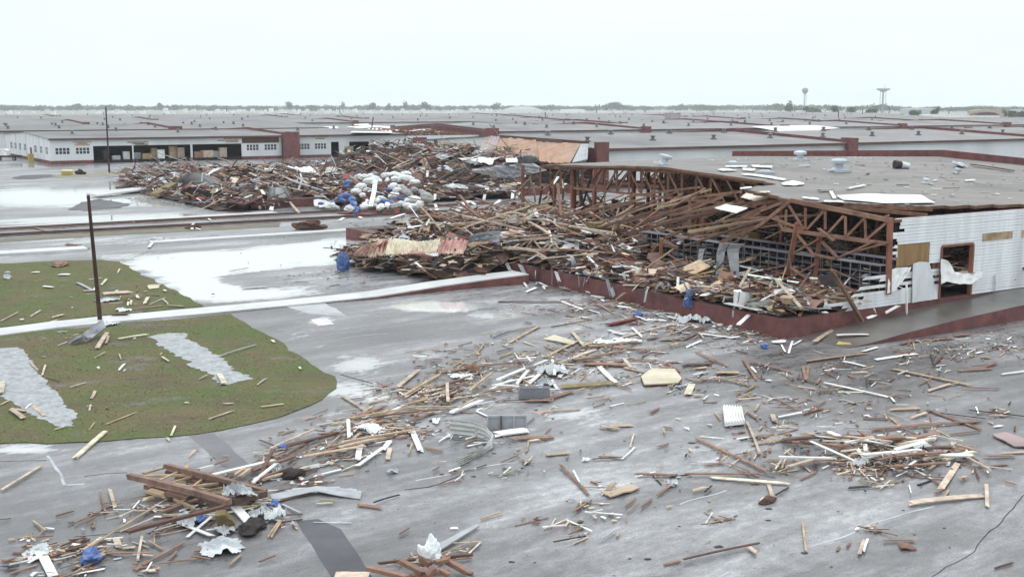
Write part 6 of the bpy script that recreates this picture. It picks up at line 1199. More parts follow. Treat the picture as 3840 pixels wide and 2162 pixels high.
def lump(name, c, sx_, sy_, sz_, m, label, cat, seed=1, rough=.35, sub=3):
    bm = bmesh.new(); bmesh.ops.create_icosphere(bm, subdivisions=sub, radius=.5)
    for v in bm.verts:
        p = v.co; f = 1 + rough * noise.noise(p * 3 + Vector((seed, 0, 0))) + rough * .6 * noise.noise(p * 8 + Vector((0, seed, 0)))
        v.co = Vector((p.x * sx_, p.y * sy_, max(p.z + .3, 0) * sz_)) * f
    me = bpy.data.meshes.new(name); bm.to_mesh(me); bm.free(); me.materials.append(m)
    o = bpy.data.objects.new(name, me); COL.objects.link(o); o.location = c; o.rotation_euler.z = rnd(0, 3); return tag(o, label, cat)
lump('plastic_bag', q8(672, 1335, .35), .62, .5, .85, mw0, 'white crumpled bag standing on the bottom edge pile', 'plastic bag', 31, .45, 4)
loft('tapered_plank', [q8(720, 1262, .1), q8(1045, 1062, .1)], [q8(700, 1215, .14), q8(1020, 1050, .14)], M('grey'), 'tapered grey plank running away from the white crumpled bag', 'plank', .06, n=8, wob=.03)
loft('plank_panel', [q8(-40, 1412, .06), q8(215, 1412, .06)], [q8(-60, 1470, .06), q8(200, 1470, .06)], M('pale'), 'pinkish board lying over the asphalt patch at the bottom edge', 'board', .05, n=6, wob=.02)
# curled corrugated ribbon standing on edge, frame behind it
m_curl = mat('weathered_corrugated', (.40, .41, .39), .5, .15, .8, tint=(.30, .31, .28), metal=.2)
bp_ = [(815, 372), (900, 378), (1010, 390), (1095, 412), (1140, 445), (1128, 478), (1090, 505), (1000, 555), (908, 603)]
tp_ = [(822, 258), (910, 268), (1010, 284), (1095, 320), (1142, 372), (1125, 420), (1078, 470), (985, 520), (868, 572)]
def up(bx, tx):
    b0 = q8(bx[0], bx[1], .02); h = .2
    for _ in range(30):
        v = PR(Vector((b0.x, b0.y, h)))[1]; tv = T(8, *tx)[1]
        h += (v - tv) * b0.y / F * .9
    q = q8(tx[0], tx[1], max(.12, h)); return q
loft('corrugated_ribbon', [q8(x, y, .02) for x, y in bp_], [up(bx, tx) for bx, tx in zip(bp_, tp_)], m_curl, 'curled ribbon of weathered corrugated metal standing on edge', 'corrugated metal', .025, n=50, corr=.035, cw=.22, along=True, wob=.02, nv=30)
t = thing('metal_framework', q8(1240, 330, 0), 'grey metal frame with dark posts standing behind the curled corrugated ribbon', 'frame')
fb = [q8(1105, 330, .02), q8(1395, 325, .02)]; ft = [Vector((p.x, p.y, .6)) for p in fb]; nn = Vector((0, .05, 0))
b = MB(); b.hexa([fb[0], fb[1], fb[1] + nn, fb[0] + nn], [ft[0], ft[1], ft[1] + nn, ft[0] + nn]); b.build('sheet', mat('dull_zinc', (.34, .35, .38), .5, .2, .8), t)
b = MB(); b.beam(ft[0] - nn * .6, ft[1] - nn * .6, .08, .08); b.build('top_rail', M('grey'), t)
for f in (.0, .35, .68, 1.0):
    b = MB(); p = fb[0].lerp(fb[1], f) - nn * .7; b.beam(p, p + Vector((0, 0, .6)), .14 if f == .35 else .06, .06); b.build('post', M('umber' if f == .35 else 'grey'), t)
# ribbed white panel, big plywood boxes, loose plywood
t = thing('ribbed_panel', TG(9, 390, 240), 'square ribbed white panel with a dark underside lying among sticks', 'panel')
c4 = [TG(9, x, y, .25) for x, y in ((318, 285), (470, 268), (446, 163), (303, 155))]; b = MB(); b.hexa([p - Vector((0, 0, .16)) for p in c4], c4); b.build('slab', M('white'), t)
for k in range(7):
    f = (k + .5) / 7; b = MB(); b.beam(c4[0].lerp(c4[1], f) + Vector((0, 0, .03)), c4[3].lerp(c4[2], f) + Vector((0, 0, .03)), .06, .06); b.build('rib', M('white'), t)
def openbox(name, poly, h, m, lab, cat):
    t = thing(name, sum((Vector(p) for p in poly), Vector()) / len(poly), lab, cat)
    b = MB(); b.prism([Vector((p.x, p.y, h - .06)) for p in poly], (0, 0, .06)); b.build('sheet', m, t)
    b = MB()
    for i in range(len(poly)):
        p, q = poly[i], poly[(i + 1) % len(poly)]; b.beam(Vector((p.x, p.y, h / 2)).lerp(Vector((q.x, q.y, h / 2)), .03), Vector((p.x, p.y, h / 2)).lerp(Vector((q.x, q.y, h / 2)), .97), .06, h - .14 if h > .2 else .05)
    b.build('edge_frame', M('umber'), t); return t
m_cply = mat('fresh_ply', (.62, .56, .43), .7, .16, 1.4, tint=(.48, .41, .29), rnd=.05)
openbox('plywood_sheet', [TG(5, x, y, 0) for x, y in ((2285, 1106), (2540, 1094), (2568, 1060), (2515, 988), (2340, 984), (2262, 1045))], .16, m_cply, 'large cream plywood panel raised on a dark edge frame', 'panel')
loft('plywood_sheet', pts(5, [(1520, 742, .1), (1608, 715, .25)]), pts(5, [(1750, 785, .1), (1772, 762, .2)]), m_cply, 'cream plywood sheet lying under a white board beyond the debris trail', 'sheet', .04, n=8, wob=.05)
loft('plywood_sheet', [q8(1960, 812, .06), q8(2100, 775, .1), q8(2185, 752, .06)], [q8(2030, 846, .06), q8(2140, 812, .12), q8(2255, 776, .06)], mat('broken_ply', (.42, .33, .25), .8, .15, 1), 'broken tan plywood piece with a bent corner on the open slab', 'sheet', .05, n=8, wob=.06)
loft('plywood_sheet', [q8(1990, 795, .12), q8(2040, 735, .35)], [q8(2030, 790, .15), q8(2095, 730, .35)], M('pale'), 'bent flap on the broken tan plywood piece', 'sheet', .04, n=6)
loft('plywood_sheet', [TG(9, x, y, .08) for x, y in ((2335, 372), (2450, 358), (2590, 402))], [TG(9, x, y, .1) for x, y in ((2440, 425), (2500, 460), (2600, 462))], mat('pink_ply', (.36, .27, .27), .8, .15, 1), 'pinkish plywood sheet at the edge behind the heap of white boards', 'sheet', .05, n=8, wob=.05)
loft('plywood_sheet', [TG(9, x, y, .07) for x, y in ((1622, 1195), (1700, 1188))], [TG(9, x, y, .07) for x, y in ((1650, 1228), (1768, 1236))], M('brown'), 'small brown sheet tucked under a thin stick on the open slab', 'sheet', .04, n=6, wob=.05)
loft('plywood_sheet', [TG(6, x, y, .05) for x, y in ((1190, 745), (1330, 742))], [TG(6, x, y, .05) for x, y in ((1160, 785), (1300, 785))], M('yellow'), 'flat yellow sheet on the ground at the foot of the ramp', 'sheet', .04, n=6, wob=.02)
loft('plywood_sheet', [TG(4, x, y, .1) for x, y in ((1110, 145), (1205, 140))], [TG(4, x, y, .1) for x, y in ((1130, 165), (1200, 155))], m_cply, 'small cream plywood sheet on the far lawn', 'sheet', .04, n=4)
t = thing('steel_cabinet', TG(5, 1460, 1180), 'dented grey steel cabinet on its back beside the crumpled white sheeting', 'cabinet')
c = TG(5, 1455, 1185); b = MB(); b.box(c + Vector((0, 0, .26)), (1.5, .7, .46), .03); b.build('body', mat('dented_steel', (.22, .225, .25), .5, .25, 1.2), t); b = MB(); b.box(c + Vector((0, .0, .505)), (1.42, .62, .03), .03); b.build('door', mat('cabinet_door', (.10, .09, .11), .6, .2, 1), t); b = MB(); b.box(c + Vector((.3, -.2, .55)), (.2, .05, .06), .03); b.build('handle', m_metal, t)
# crumpled sheeting
def crumple(c, sx_, sy_, h, m, lab, cat='sheeting', rz=0.0, seed=1, nm='crumpled_sheet', fold=1.0, res=30):
    "a torn film: sharp folds inside, an uneven outline that lies almost flat"
    b = MB(); idx = {}; cs, sn = math.cos(rz), math.sin(rz)
    def inside(x, y):
        t = math.atan2(y, x); r = math.hypot(x, y) * 2
        return r < .72 + .30 * nz2(math.cos(t) * 1.3, math.sin(t) * 1.3, 1, seed) + .22 * nz2(math.cos(t) * 4, math.sin(t) * 4, 1, seed + 3)
    def vx(i, j):
        if (i, j) not in idx:
            x, y = (i / res - .5) * 1.3, (j / res - .5) * 1.3; e = max(0, 1 - (2 * math.hypot(x, y)) ** 2 * .9)
            f1 = 1 - abs(nz2(x * 3.4 * fold + .6 * nz2(x * 3, y * 3, 1, seed + 5), y * 1.5 * fold, 1, seed + 9)) * 2; f2 = 1 - abs(nz2(x * 2.2, y * 6.5 * fold, 1, seed + 2)) * 2; f3 = nz2(x * 14, y * 14, 1, seed + 7)
            z = h * ((.55 * max(0, f1) ** 2 + .3 * max(0, f2) ** 2) * (.18 + e) + .10 * f3 * e) + .02
            X, Y = x * sx_, y * sy_; idx[i, j] = b.vert(c + Vector((X * cs - Y * sn, X * sn + Y * cs, max(.012, z))))
        return idx[i, j]
    for i in range(res):
        for j in range(res):
            x, y = ((i + .5) / res - .5) * 1.3, ((j + .5) / res - .5) * 1.3
            if inside(x, y) and nz2(x * 9, y * 9, 1, seed + 20) < .6: b.face((vx(i, j), vx(i + 1, j), vx(i + 1, j + 1), vx(i, j + 1)))
    o = b.build(nm, m, origin=c); sm = o.modifiers.new('Solidify', 'SOLIDIFY'); sm.thickness = .012; return tag(o, lab, cat)
mw = mat('white_film', (.68, .70, .71), .4, .12, 1.5, tint=(.44, .46, .48), spec=.5); mg = mat('grey_film', (.36, .385, .40), .45, .2, 1.5, tint=(.62, .64, .66), spec=.5)
for k, (t_, x, y, sx_, sy_, h, m_, lab) in enumerate(((5, 1590, 1000, 2.4, 2.6, .7, mw, 'crumpled white sheeting piled in the middle of the yard'), (5, 1545, 1085, 1.4, 1.4, .45, mg, 'grey crumpled sheeting tucked beside the steel cabinet'), (5, 2080, 770, 3.6, 1.8, .35, mw, 'rumpled white sheeting stretched below the dock wall'), (6, 150, 600, 4.2, 1.6, .5, mg, 'grey white sheeting lying against the red dock wall'), (6, 30, 610, 2.4, 2.0, .9, mw, 'humped white sheet at the foot of the red dock wall'), (8, 200, 350, 2.0, 1.8, .5, mw, 'crumpled white sheeting in the middle of the debris trail'), (5, 915, 1035, 1.6, 1.5, .25, mw, 'light white sheet scrap near the brown lump'), (7, 1690, 1225, 1.9, 2.4, .35, mg, 'large grey plastic sheet lying on the slab before the tumbled truss'), (7, 1960, 990, 1.0, 1.5, .5, mg, 'grey crumpled sheeting right of the dark hollow'), (7, 2085, 1010, 1.0, 1.1, .6, mw, 'round white plastic lump beside the dark sticks'), (7, 1795, 830, 1.0, 2.4, .5, mg, 'grey film draped over the tumbled truss'), (7, 1690, 1090, 1.8, 1.0, .35, mw, 'white plastic scraps before the olive box'), (7, 1400, 1040, 1.6, 1.3, .4, mg, 'grey film tangled with the blue scrap'), (9, 1345, 600, .9, .9, .4, mw, 'white plastic knot at the end of the brown boards'), (9, 1800, 480, 1.6, 1.0, .4, mw, 'white sheeting crumpled in the heap of white boards'), (9, 1620, 425, 1.0, .9, .4, mg, 'grey film behind the heap of white boards'), (8, 2495, 745, .5, .6, .3, mw, 'small white plastic knot beside a brown stick'), (7, 290, 1260, 1.7, 1.2, .15, mg, 'wet grey film lying flat by the brown boards'), (7, 2080, 640, .9, .7, .35, mg, 'grey film caught behind the tan boards'), (4, 820, 255, 2.2, 2.0, .3, mg, 'shredded grey film on the lawn beside the pole'), (4, 930, 330, 1.6, 1.6, .25, mw, 'shredded white film at the footpath edge'), (4, 820, 440, 1.2, 2.2, .4, mw, 'white film snagged at the foot of the pole'), (6, 710, 715, 1.0, .8, .3, mg, 'grey film scrap below the dock corner'), (4, 60, 90, 1.0, 1.0, .6, mg, 'grey bundle with a white top on the far lawn'), (8, 1840, 570, .5, .4, .2, mw, 'small white scrap near the dark damp patch'), (8, 390, 655, .7, .6, .25, mg, 'grey plastic scrap before the white boards'))):
    crumple(TG(t_, x, y, .03 if y < 0 or t_ != 7 or x != 1795 else .5), sx_ * 1.05, sy_ * .85, h * .95, m_, lab, rz=rnd(0, 3), seed=k * 3.1 + 1)
crumple(TG(7, 2400, 800, .05), 3.6, .8, .12, mg, 'long flat grey tin lying beyond the tumbled truss', 'sheeting', .08, 5); 
loft('tin_strip', [q7(2040, 828, .15), q7(2390, 760, .2), q7(2730, 800, .1)], [q7(2060, 870, .1), q7(2380, 800, .15), q7(2720, 856, .05)], M('grey'), 'bent pale tin strip reaching out past the tumbled truss', 'metal strip', .03, n=12, wob=.06)
loft('plywood_box', [q7(1625, 965, .75), q7(1700, 958, .8)], [q7(1640, 1060, .15), q7(1775, 1030, .2)], M('olive'), 'olive box side tipped up before the tumbled truss', 'box', .2, n=5, wob=.06)
for t_, x, y, s_, lab in ((7, 685, 1325, .95, 'crumpled blue plastic bag by the brown boards'), (7, 2135, 478, .5, 'small blue bag at the end of the long brown beam'), (7, 1500, 1025, .6, 'blue scrap before the tumbled truss'), (7, 2070, 912, .5, 'blue scrap behind the white plastic lump'), (6, 620, 808, .6, 'blue scrap below the dock corner'), (5, 2240, 575, .8, 'blue scrap lying on the white strips below the dock'), (1, 2420, 940, .9, 'blue scrap on the white plastic sheet')):
    lump('blue_plastic', TG(t_, x, y, 0.02 if t_ != 1 else .9), s_ * .95, s_ * .7, s_ * .5, m_sack['b'], lab, 'plastic bag', x, .5)
lump('brown_lump', TG(5, 995, 990), .7, .55, .55, M('brown'), 'brown earthy lump in the debris trail', 'lump', 3)
b = MB(); p = TG(7, 1900, 1090)
o = lump('dark_clump', p, 1.4, .8, .35, M('dark'), 'dark wet clump under the grey film', 'clump', 5)
lump('dark_clump', TG(9, 640, 885), .8, .35, .25, M('umber'), 'dark curled scrap at the foot of the pale block', 'clump', 8)
lump('dark_clump', TG(7, 2210, 690), 1.0, .8, .4, M('dark'), 'dark wet clump behind the bent tin strip', 'clump', 9)
lump('blue_tarp', TG(6, 45, 500, .75), .75, .55, 1.25, m_sack['b'], 'blue plastic hanging over the red dock wall', 'plastic bag', 12, .45, 4)
lump('blue_bundle', TG(13, 250, 720, .1), 1.2, .9, 1.9, m_sack['b'], 'blue and white bundle at the tip of the rubble by the road', 'bundle', 14, .4, 4)
# roof slab broken off against the pole
loft('roof_slab', [TG(4, 520, 570, .15), TG(4, 600, 520, .55), TG(4, 765, 400, .9)], [TG(4, 560, 572, .1), TG(4, 680, 545, .2), TG(4, 795, 462, .5)], mat('felted_slab', (.30, .31, .34), .7, .25, 1.2, tint=(.42, .43, .46)), 'pointed grey slab of roofing lodged against the foot of the wooden pole', 'roof slab', .18, n=14, wob=.08)
# crumbs: splinters, chips and clods too many to count
def crumbs():
    b = MB()
    Z = [(1900, 830, 90, 16, 300), (1780, 800, 90, 16, 300), (1640, 765, 90, 14, 260), (1500, 738, 90, 12, 220), (1350, 920, 190, 60, 520), (1180, 920, 130, 45, 240), (1050, 980, 110, 50, 330), (960, 1060, 130, 50, 420), (820, 1120, 130, 50, 260), (600, 1240, 180, 60, 330), (250, 1370, 200, 60, 330), (420, 1300, 160, 50, 160), (1550, 880, 200, 50, 330), (1750, 830, 160, 30, 380), (1600, 790, 160, 30, 280), (1900, 850, 120, 25, 220), (2060, 980, 180, 60, 330), (1900, 1100, 220, 80, 260), (2250, 1160, 170, 50, 480), (2350, 1040, 260, 60, 260), (2330, 900, 260, 45, 420), (2480, 860, 140, 25, 260), (1700, 960, 200, 40, 260), (1400, 780, 140, 25, 120),
         (200, 730, 240, 50, 90), (350, 740, 80, 30, 60), (250, 950, 260, 90, 60), (1700, 1250, 600, 150, 260), (1250, 1120, 260, 70, 160), (1120, 1400, 90, 30, 90), (2210, 1130, 110, 32, 420), (2230, 1165, 90, 24, 260), (1130, 990, 90, 30, 200), (1390, 930, 110, 30, 260), (930, 1075, 90, 30, 220), (1480, 870, 120, 22, 200), (1000, 560, 240, 14, 160), (900, 690, 180, 20, 160), (1300, 705, 100, 12, 120), (500, 620, 500, 40, 60)]
    for (u, v, ru, rv, n) in Z:
        cl_ = [(random.gauss(u, ru * .6), random.gauss(v, rv * .6), rnd(0, 3.14)) for _ in range(max(3, n // 26))]
        for _ in range(int(n * .48)):
            q_ = random.choice(cl_); uu, vv = (random.gauss(q_[0], 22), random.gauss(q_[1], 8)) if random.random() < .72 else (random.gauss(u, ru * .6), random.gauss(v, rv * .6))
            if vv < 500 or vv > 1500: continue
            p = G(uu, vv); a, s = toAS(p)
            if 0 < a < 57 and 0 < s < 64: continue
            if -4.2 < s <= 0 and a > 1: continue
            b.col = jit(pick(MIXF + [('white', 8), ('pale', 8)] if vv > 760 else MIXC)); L = rnd(.08, .35) if random.random() < .6 else rnd(.35, 1.5); t = rnd(0, math.pi) if random.random() < .45 else ANG + .3 + rnd(-.5, .5); d = Vector((math.cos(t), math.sin(t), 0)) * L / 2
            z = .03 + rnd(0, .06); b.beam(p + d + Vector((0, 0, z)), p - d + Vector((0, 0, z + rnd(-.02, .08))), rnd(.025, .065) if L > .35 else rnd(.03, .12), rnd(.012, .04), rnd(-.4, .4), jag=.05)
    for _ in range(80):
        u, v = rnd(900, 2600), rnd(1000, 1460)
        p = G(u, v); b.col = (.06, .052, .055); r = rnd(.02, .06) if random.random() < .8 else rnd(.08, .16)
        k = [b.vert(p + Vector((math.cos(i * 1.05) * r * rnd(.6, 1.4), math.sin(i * 1.05) * r * rnd(.5, 1.1), .012))) for i in range(6)]; c_ = b.vert(p + Vector((0, 0, r * .3)))
        for i in range(6): b.face((k[i], k[(i + 1) % 6], c_))
    o = b.build('splinters', m_rub, origin=(0, 0, 0), color=True); tag(o, kind='stuff')
crumbs()
def roof_scraps():
    b = MB()
    for _ in range(330):
        a, s_ = rnd(9, 55), rnd(1, 50)
        if (a < 19 and s_ > 22) or a < 12 + .5 * s_: continue
        c = AS(a, s_, zroof(s_) + .08); b.col = jit(random.choice((PAL['white'], PAL['grey'], PAL['brown'], PAL['dark'], PAL['grey'], (.3, .29, .27)))); t = rnd(0, 3.14); L = rnd(.1, .5) if random.random() < .8 else rnd(.5, 1.6); d = Vector((math.cos(t), math.sin(t), 0)) * L / 2
        b.beam(c - d, c + d, rnd(.05, .22), .03, 0, jag=.05)
    tag(b.build('roof_litter', m_rub, origin=(0, 0, 0), color=True), kind='stuff')
roof_scraps()
# ================================================================ POLES, VEHICLES, THE DISTANCE
random.seed(5)
def pole(name, base, top, r0, r1, label, cat='utility pole', arms=0, group=None, m=None):
    t = thing(name, base, label, cat, group)
    b = MB(); b.tube([base - Vector((0, 0, .2)), base.lerp(top, .5), top], r0, 10, r1); b.build('shaft', m or m_pole, t)
    for k in range(arms):
        b = MB(); c = top - Vector((0, 0, .5 + .7 * k)); b.beam(c - Vector((.9, .2, 0)), c + Vector((.9, .2, 0)), .1, .12); b.build('crossarm', m or m_pole, t)
    return t
pb = G(252, 806); pt = pb + Vector((-.32, 0, 8.32)); pole('wooden_pole', pb, pt, .15, .10, 'tall dark wooden pole standing at the footpath, a roof slab at its foot')
for k, (u, v, v0, lean, lab) in enumerate(((275, 434, 268, 0, 'thin dark pole in front of the gabled warehouse'), (262, 300, 282, 0, 'short pole beside the thin dark pole, beyond the roofs'), (928, 372, 293, 12, 'leaning pole at the end of the bare white roof'), (1371, 322, 281, 0, 'dark pole above the standing truss roof'), (712, 400, 345, 0, 'thin post against the red fire wall'), (1622, 294, 276, 0, 'pole over the middle of the far roofs'), (2107, 322, 276, 0, 'pole beside the bare white roof patch'), (2168, 305, 273, 0, 'pole under the wide water tower'), (2385, 300, 276, 0, 'pole before the long white sheds'), (570, 285, 270, 0, 'lone pole over the far fields'), (1690, 296, 278, 0, 'pole next to the square purple roof block'), (2235, 300, 266, 0, 'slim pole beside the wide water tower'), (855, 300, 272, 0, 'pole above the white torn roof'), (1500, 300, 275, 0, 'pole behind the tan plywood panels'), (1795, 300, 278, 0, 'thick pole carrying a transformer over the roofs'))):
    p = G(u, v); top = G(u + lean, v0, 8); h = CAMZ - (v0 - V0) * p.y / F; h = max(5, h)
    pole('utility_pole', p, p + Vector((lean * p.y / F, 0, h)), .12 + p.y * .00028, .09 + p.y * .0002, lab, arms=1 if k in (1, 3, 6, 7, 8) else 0)
# truck, yellow skip and scrap in front of the gabled warehouse
t = thing('flatbed_truck', G(12, 402), 'white cabbed truck with a dark flat bed parked at the gable end', 'truck'); c = G(8, 403)
b = MB(); b.hexa([c + Vector(v) for v in ((-5, -1.1, .9), (4.6, -1.1, .9), (4.6, 1.1, .9), (-5, 1.1, .9))], [c + Vector(v) for v in ((-5, -1.1, 1.35), (4.6, -1.1, 1.35), (4.6, 1.1, 1.35), (-5, 1.1, 1.35))]); b.build('bed', M('dark'), t)
b = MB(); b.prism([c + Vector(v) for v in ((-4.8, -1.1, 1.36), (1.6, -1.1, 1.36), (1.5, -1.1, 2.7), (.8, -1.1, 3.0), (-4.8, -1.1, 3.0))][::-1], (0, 2.2, 0)); b.build('body', M('white'), t)
for x in (-3.6, -.4, 3.4):
    b = MB(); b.tube([c + Vector((x, -1.2, .5)), c + Vector((x, -.85, .5))], .5, 14); w_ = b.build('wheel', M('dark'), t); b = MB(); b.tube([c + Vector((x, -1.24, .5)), c + Vector((x, -1.19, .5))], .22, 10); b.build('hub', M('grey'), w_)
t = thing('yellow_skip', G(169, 440), 'yellow steel skip on the narrow grass strip', 'skip'); c = G(169, 440)
b = MB(); b.hexa([c + Vector(v) * .5 for v in ((-1.9, -1, .1), (1.9, -1, .1), (1.9, 1, .1), (-1.9, 1, .1))], [c + Vector(v) * .5 for v in ((-2.1, -1.2, 1.6), (2.1, -1.2, 1.6), (2.1, 1.2, 1.6), (-2.1, 1.2, 1.6))]); b.build('body', M('yellow'), t)
b = MB(); b.hexa([c + Vector(v) * .5 for v in ((-2.2, -1.3, 1.62), (2.2, -1.3, 1.62), (2.2, 1.3, 1.62), (-2.2, 1.3, 1.62))], [c + Vector(v) * .5 for v in ((-2.0, -1.2, 2.2), (2.0, -1.2, 2.0), (2.0, 1.2, 2.2), (-2.0, 1.2, 2.3))]); b.build('lid', mat('yellow_cover', (.70, .62, .34), .6, .1, 1), t)
t = thing('yellow_booth', G(78, 406), 'yellow upright booth by the gable door', 'booth'); c = G(78, 407); b = MB(); b.box(c + Vector((0, 0, 1.0)), (1.3, 1.1, 2.0), ANG); b.build('body', M('yellow'), t); b = MB(); b.box(c + Vector((0, 0, 2.05)), (1.5, 1.3, .1), ANG); b.build('roof', M('yellow'), t)
lump('scrap_pile', G(202, 438), 2.4, 1.2, 1.1, M('dark'), 'dark scrap pile beside the yellow skip', 'scrap pile', 4, .6)
lump('scrap_pile', G(780, 575), 3.2, 1.6, 1.1, M('umber'), 'dark scrap heap lying on the long pale kerb', 'scrap pile', 7, .6)
lump('scrap_pile', G(395, 606), 2.4, 1.4, .6, M('grey'), 'grey scrap at the near end of the long pale kerb', 'scrap pile', 9, .6)
lump('scrap_pile', G(487, 574), 1.8, .9, .5, M('umber'), 'brown clod beside a white post on the dry strip', 'scrap pile', 12, .6)
lump('scrap_pile', G(152, 668), 2.6, 1.2, .5, M('brown'), 'brown washed out hollow on the far lawn', 'scrap pile', 15, .5)
# trees on the horizon: separate ones that stand out, the rest one wood
m_leaf = attr_mat('tree_leaves', .9, .35, .4); m_bark = mat('bark', (.08, .06, .05), .9, .2, 1)
def crown(b, c, rx, rz_, n, base=(.055, .075, .035), sz=1.0):
    lobes = [(Vector((rnd(-.5, .5) * rx, rnd(-.5, .5) * rx, rnd(-.35, .5) * rz_)), rnd(.4, .62)) for _ in range(7)] + [(Vector((0, 0, 0)), .7)]
    for _ in range(n):
        o, f = random.choice(lobes); d = Vector((random.gauss(0, 1), random.gauss(0, 1), random.gauss(0, 1))).normalized() * rnd(.55, 1)
        p = c + o + Vector((d.x * rx * f, d.y * rx * f, d.z * rz_ * f)); k = rnd(.6, 1.5); b.col = (base[0] * k, base[1] * k, base[2] * k)
        s = sz * rnd(.5, 1.2); u = Vector((random.gauss(0, 1), random.gauss(0, 1), random.gauss(0, 1))).normalized(); v = u.orthogonal().normalized()
        b.poly([p + u * s, p - u * s * .6 + v * s, p - u * s * .6 - v * s])
def tree(u, v0, v1, wpx, dist, label, base=(.055, .075, .035), group=None):
    x = (u - UW / 2) / F * dist; zt = CAMZ - (v1 - V0) * dist / F; zb = 0; c = Vector((x, dist, 0)); rx = wpx * dist / F / 2
    t = thing('tree', c, label, 'tree', group)
    b = MB(); b.tube([c, c + Vector((.2, 0, zt * .45)), c + Vector((0, 0, zt * .8))], .5, 8, .15)
    for k in range(4): a = rnd(0, 6.28); b.tube([c + Vector((0, 0, zt * .4)), c + Vector((math.cos(a) * rx * .5, math.sin(a) * rx * .5, zt * .7))], .2, 5, .06)
    b.build('trunk', m_bark, t)
    b = MB(); crown(b, c + Vector((0, 0, zt * .58)), rx, zt * .45, 420, base, max(.5, rx * .13)); b.build('crown', m_leaf, t, color=True)
TR = [(1973, 253, 26, 1250, 'tall dark square topped tree beside the slim water tower'), (2020, 262, 30, 1200, 'dark tree at the foot of the slim water tower'), (2040, 270, 40, 1100, 'light green tree between the two water towers'), (1022, 252, 16, 1700, 'tall narrow tree rising above the far wood'), (1075, 256, 34, 1800, 'broad tree right of the tall narrow one'), (415, 257, 20, 1900, 'small pointed tree above the left part of the wood'), (735, 255, 22, 1800, 'rounded tree above the row of white huts'), (868, 254, 12, 1750, 'slim tree near the middle of the far wood'), (940, 257, 26, 1800, 'round tree before the tall narrow one'), (980, 258, 16, 1800, 'small tree just before the tall narrow one'), (205, 260, 40, 2000, 'low broad tree over the far end of the wood'), (1247, 257, 30, 1900, 'broad tree before the large white shed'), (1545, 257, 46, 2000, 'broad dark tree over the fallen truss'), (2090, 262, 24, 1000, 'round tree before the white houses'), (2130, 268, 30, 950, 'bushy green tree among the white houses'), (2180, 272, 40, 900, 'bushy tree in front of the wide water tower'), (2335, 271, 24, 900, 'dark tree beside the long white sheds'), (2345, 264, 10, 900, 'small twin topped tree by the long white sheds'), (2290, 275, 40, 850, 'green tree before the pale sheds'), (2560, 276, 50, 800, 'dark bushes at the far end of the sheds'), (2512, 272, 20, 850, 'round tree by the last shed')]
for (u, v1, wpx, dist, lab) in TR:
    dist *= 1.75 if dist > 1400 else 1.5
    tree(u, 285, v1, wpx, dist, lab, (.075, .105, .04) if 'green' in lab else (.05, .068, .036))
def wood():
    b = MB()
    for k in range(900):
        u = rnd(-120, 2700); dist = rnd(3300, 5200) if u < 1900 else rnd(2600, 4600)
        x = (u - UW / 2) / F * dist; h = rnd(15, 20) + 4.5 * nz2(u, 0, .012, 3) + 2 * nz2(u, 0, .05, 7) + (2 if 1700 < u < 1960 else 0)
        if u > 2230: h *= .8
        k_ = rnd(.8, 1.2); crown(b, Vector((x, dist, h * .5)), h * rnd(.8, 1.5), h * .52, 85, (.05 * k_, .07 * k_, .035 * k_), h * .15)
    tag(b.build('distant_wood', m_leaf, origin=(0, 0, 0), color=True), kind='stuff')
wood()
# rows of small white storage huts, sheds and houses before the wood
def hut(base, wv, dv, hv, roof_h, label, group, name='storage_hut', m=None, cat='hut', rm=None):
    t = thing(name, base, label, cat, group); c = base
    b = MB(); b.box(c + Vector((0, 0, hv / 2)), (wv, dv, hv), 0); b.build('wall', m or M('white'), t)
    b = MB(); b.prism([c + Vector((-wv * .52, -dv * .52, hv)), c + Vector((wv * .52, -dv * .52, hv)), c + Vector((wv * .3, -dv * .52, hv + roof_h * .8)), c + Vector((0, -dv * .52, hv + roof_h)), c + Vector((-wv * .3, -dv * .52, hv + roof_h * .8))], (0, dv * 1.04, 0)); b.build('roof', rm or M('white'), t)
    return t
protos = {}
def huts(us, v, dist, wv, hv, lab, grp):
    for k, u in enumerate(us):
        p = Vector(((u - UW / 2) / F * dist, dist + rnd(-25, 25), 0)); s = rnd(.6, 1.0)
        if grp not in protos: protos[grp] = hut(p, wv, wv, hv, hv * .3, lab, grp)
        else:
            o = copy_tree(protos[grp]); o.location = p; o.scale = (s, s, s)
HS_ = 0
huts([430, 470, 500, 525, 555, 575, 605, 620, 640, 676, 690, 712, 745, 760, 775, 820, 832, 895, 900, 965, 1018, 1068, 1140, 1150, 1185], 273, 3000, 11, 8, 'small round topped white hut in the row before the far wood', 'white huts before the far wood')
huts([1200, 1215, 1225, 1235, 1258, 1275, 1282, 1295, 1310, 1322, 1345, 1360, 1380], 272, 3000, 10, 8, 'small round topped white hut close to the large white shed', 'white huts by the large white shed')
huts([1665, 1700, 1740, 1772, 1808, 1842, 1875, 1910, 1942, 1975, 2008, 2040, 1725, 1850], 291, 2000, 7.5, 5, 'low white hut in the nearer row behind the roofs', 'low white huts behind the roofs')
huts([30, 60, 90, 140, 200, 260, 300, 340, 380, 425, 445, 470, 520, 545, 580, 600, 660, 690, 720, 750, 800, 830, 850, 905, 940, 990, 1040, 1100, 1130, 1165], 281, 2200, 8, 4, 'low pale hut in the long row beyond the grey roofs', 'low pale huts beyond the grey roofs')
huts([rnd(270, 1700) for _ in range(60)], 277, 2600, 15, 3.2, 'flat white bunker on the pale ground before the huts', 'flat white bunkers')
def shed(u, v, dist, wpx, h, rh, lab, m=None, rm=None, d=14):
    wv = wpx * dist / F; return hut(Vector(((u - UW / 2) / F * dist, dist, 0)), wv, d, h, rh, lab, None, 'white_shed', m, 'shed', rm)
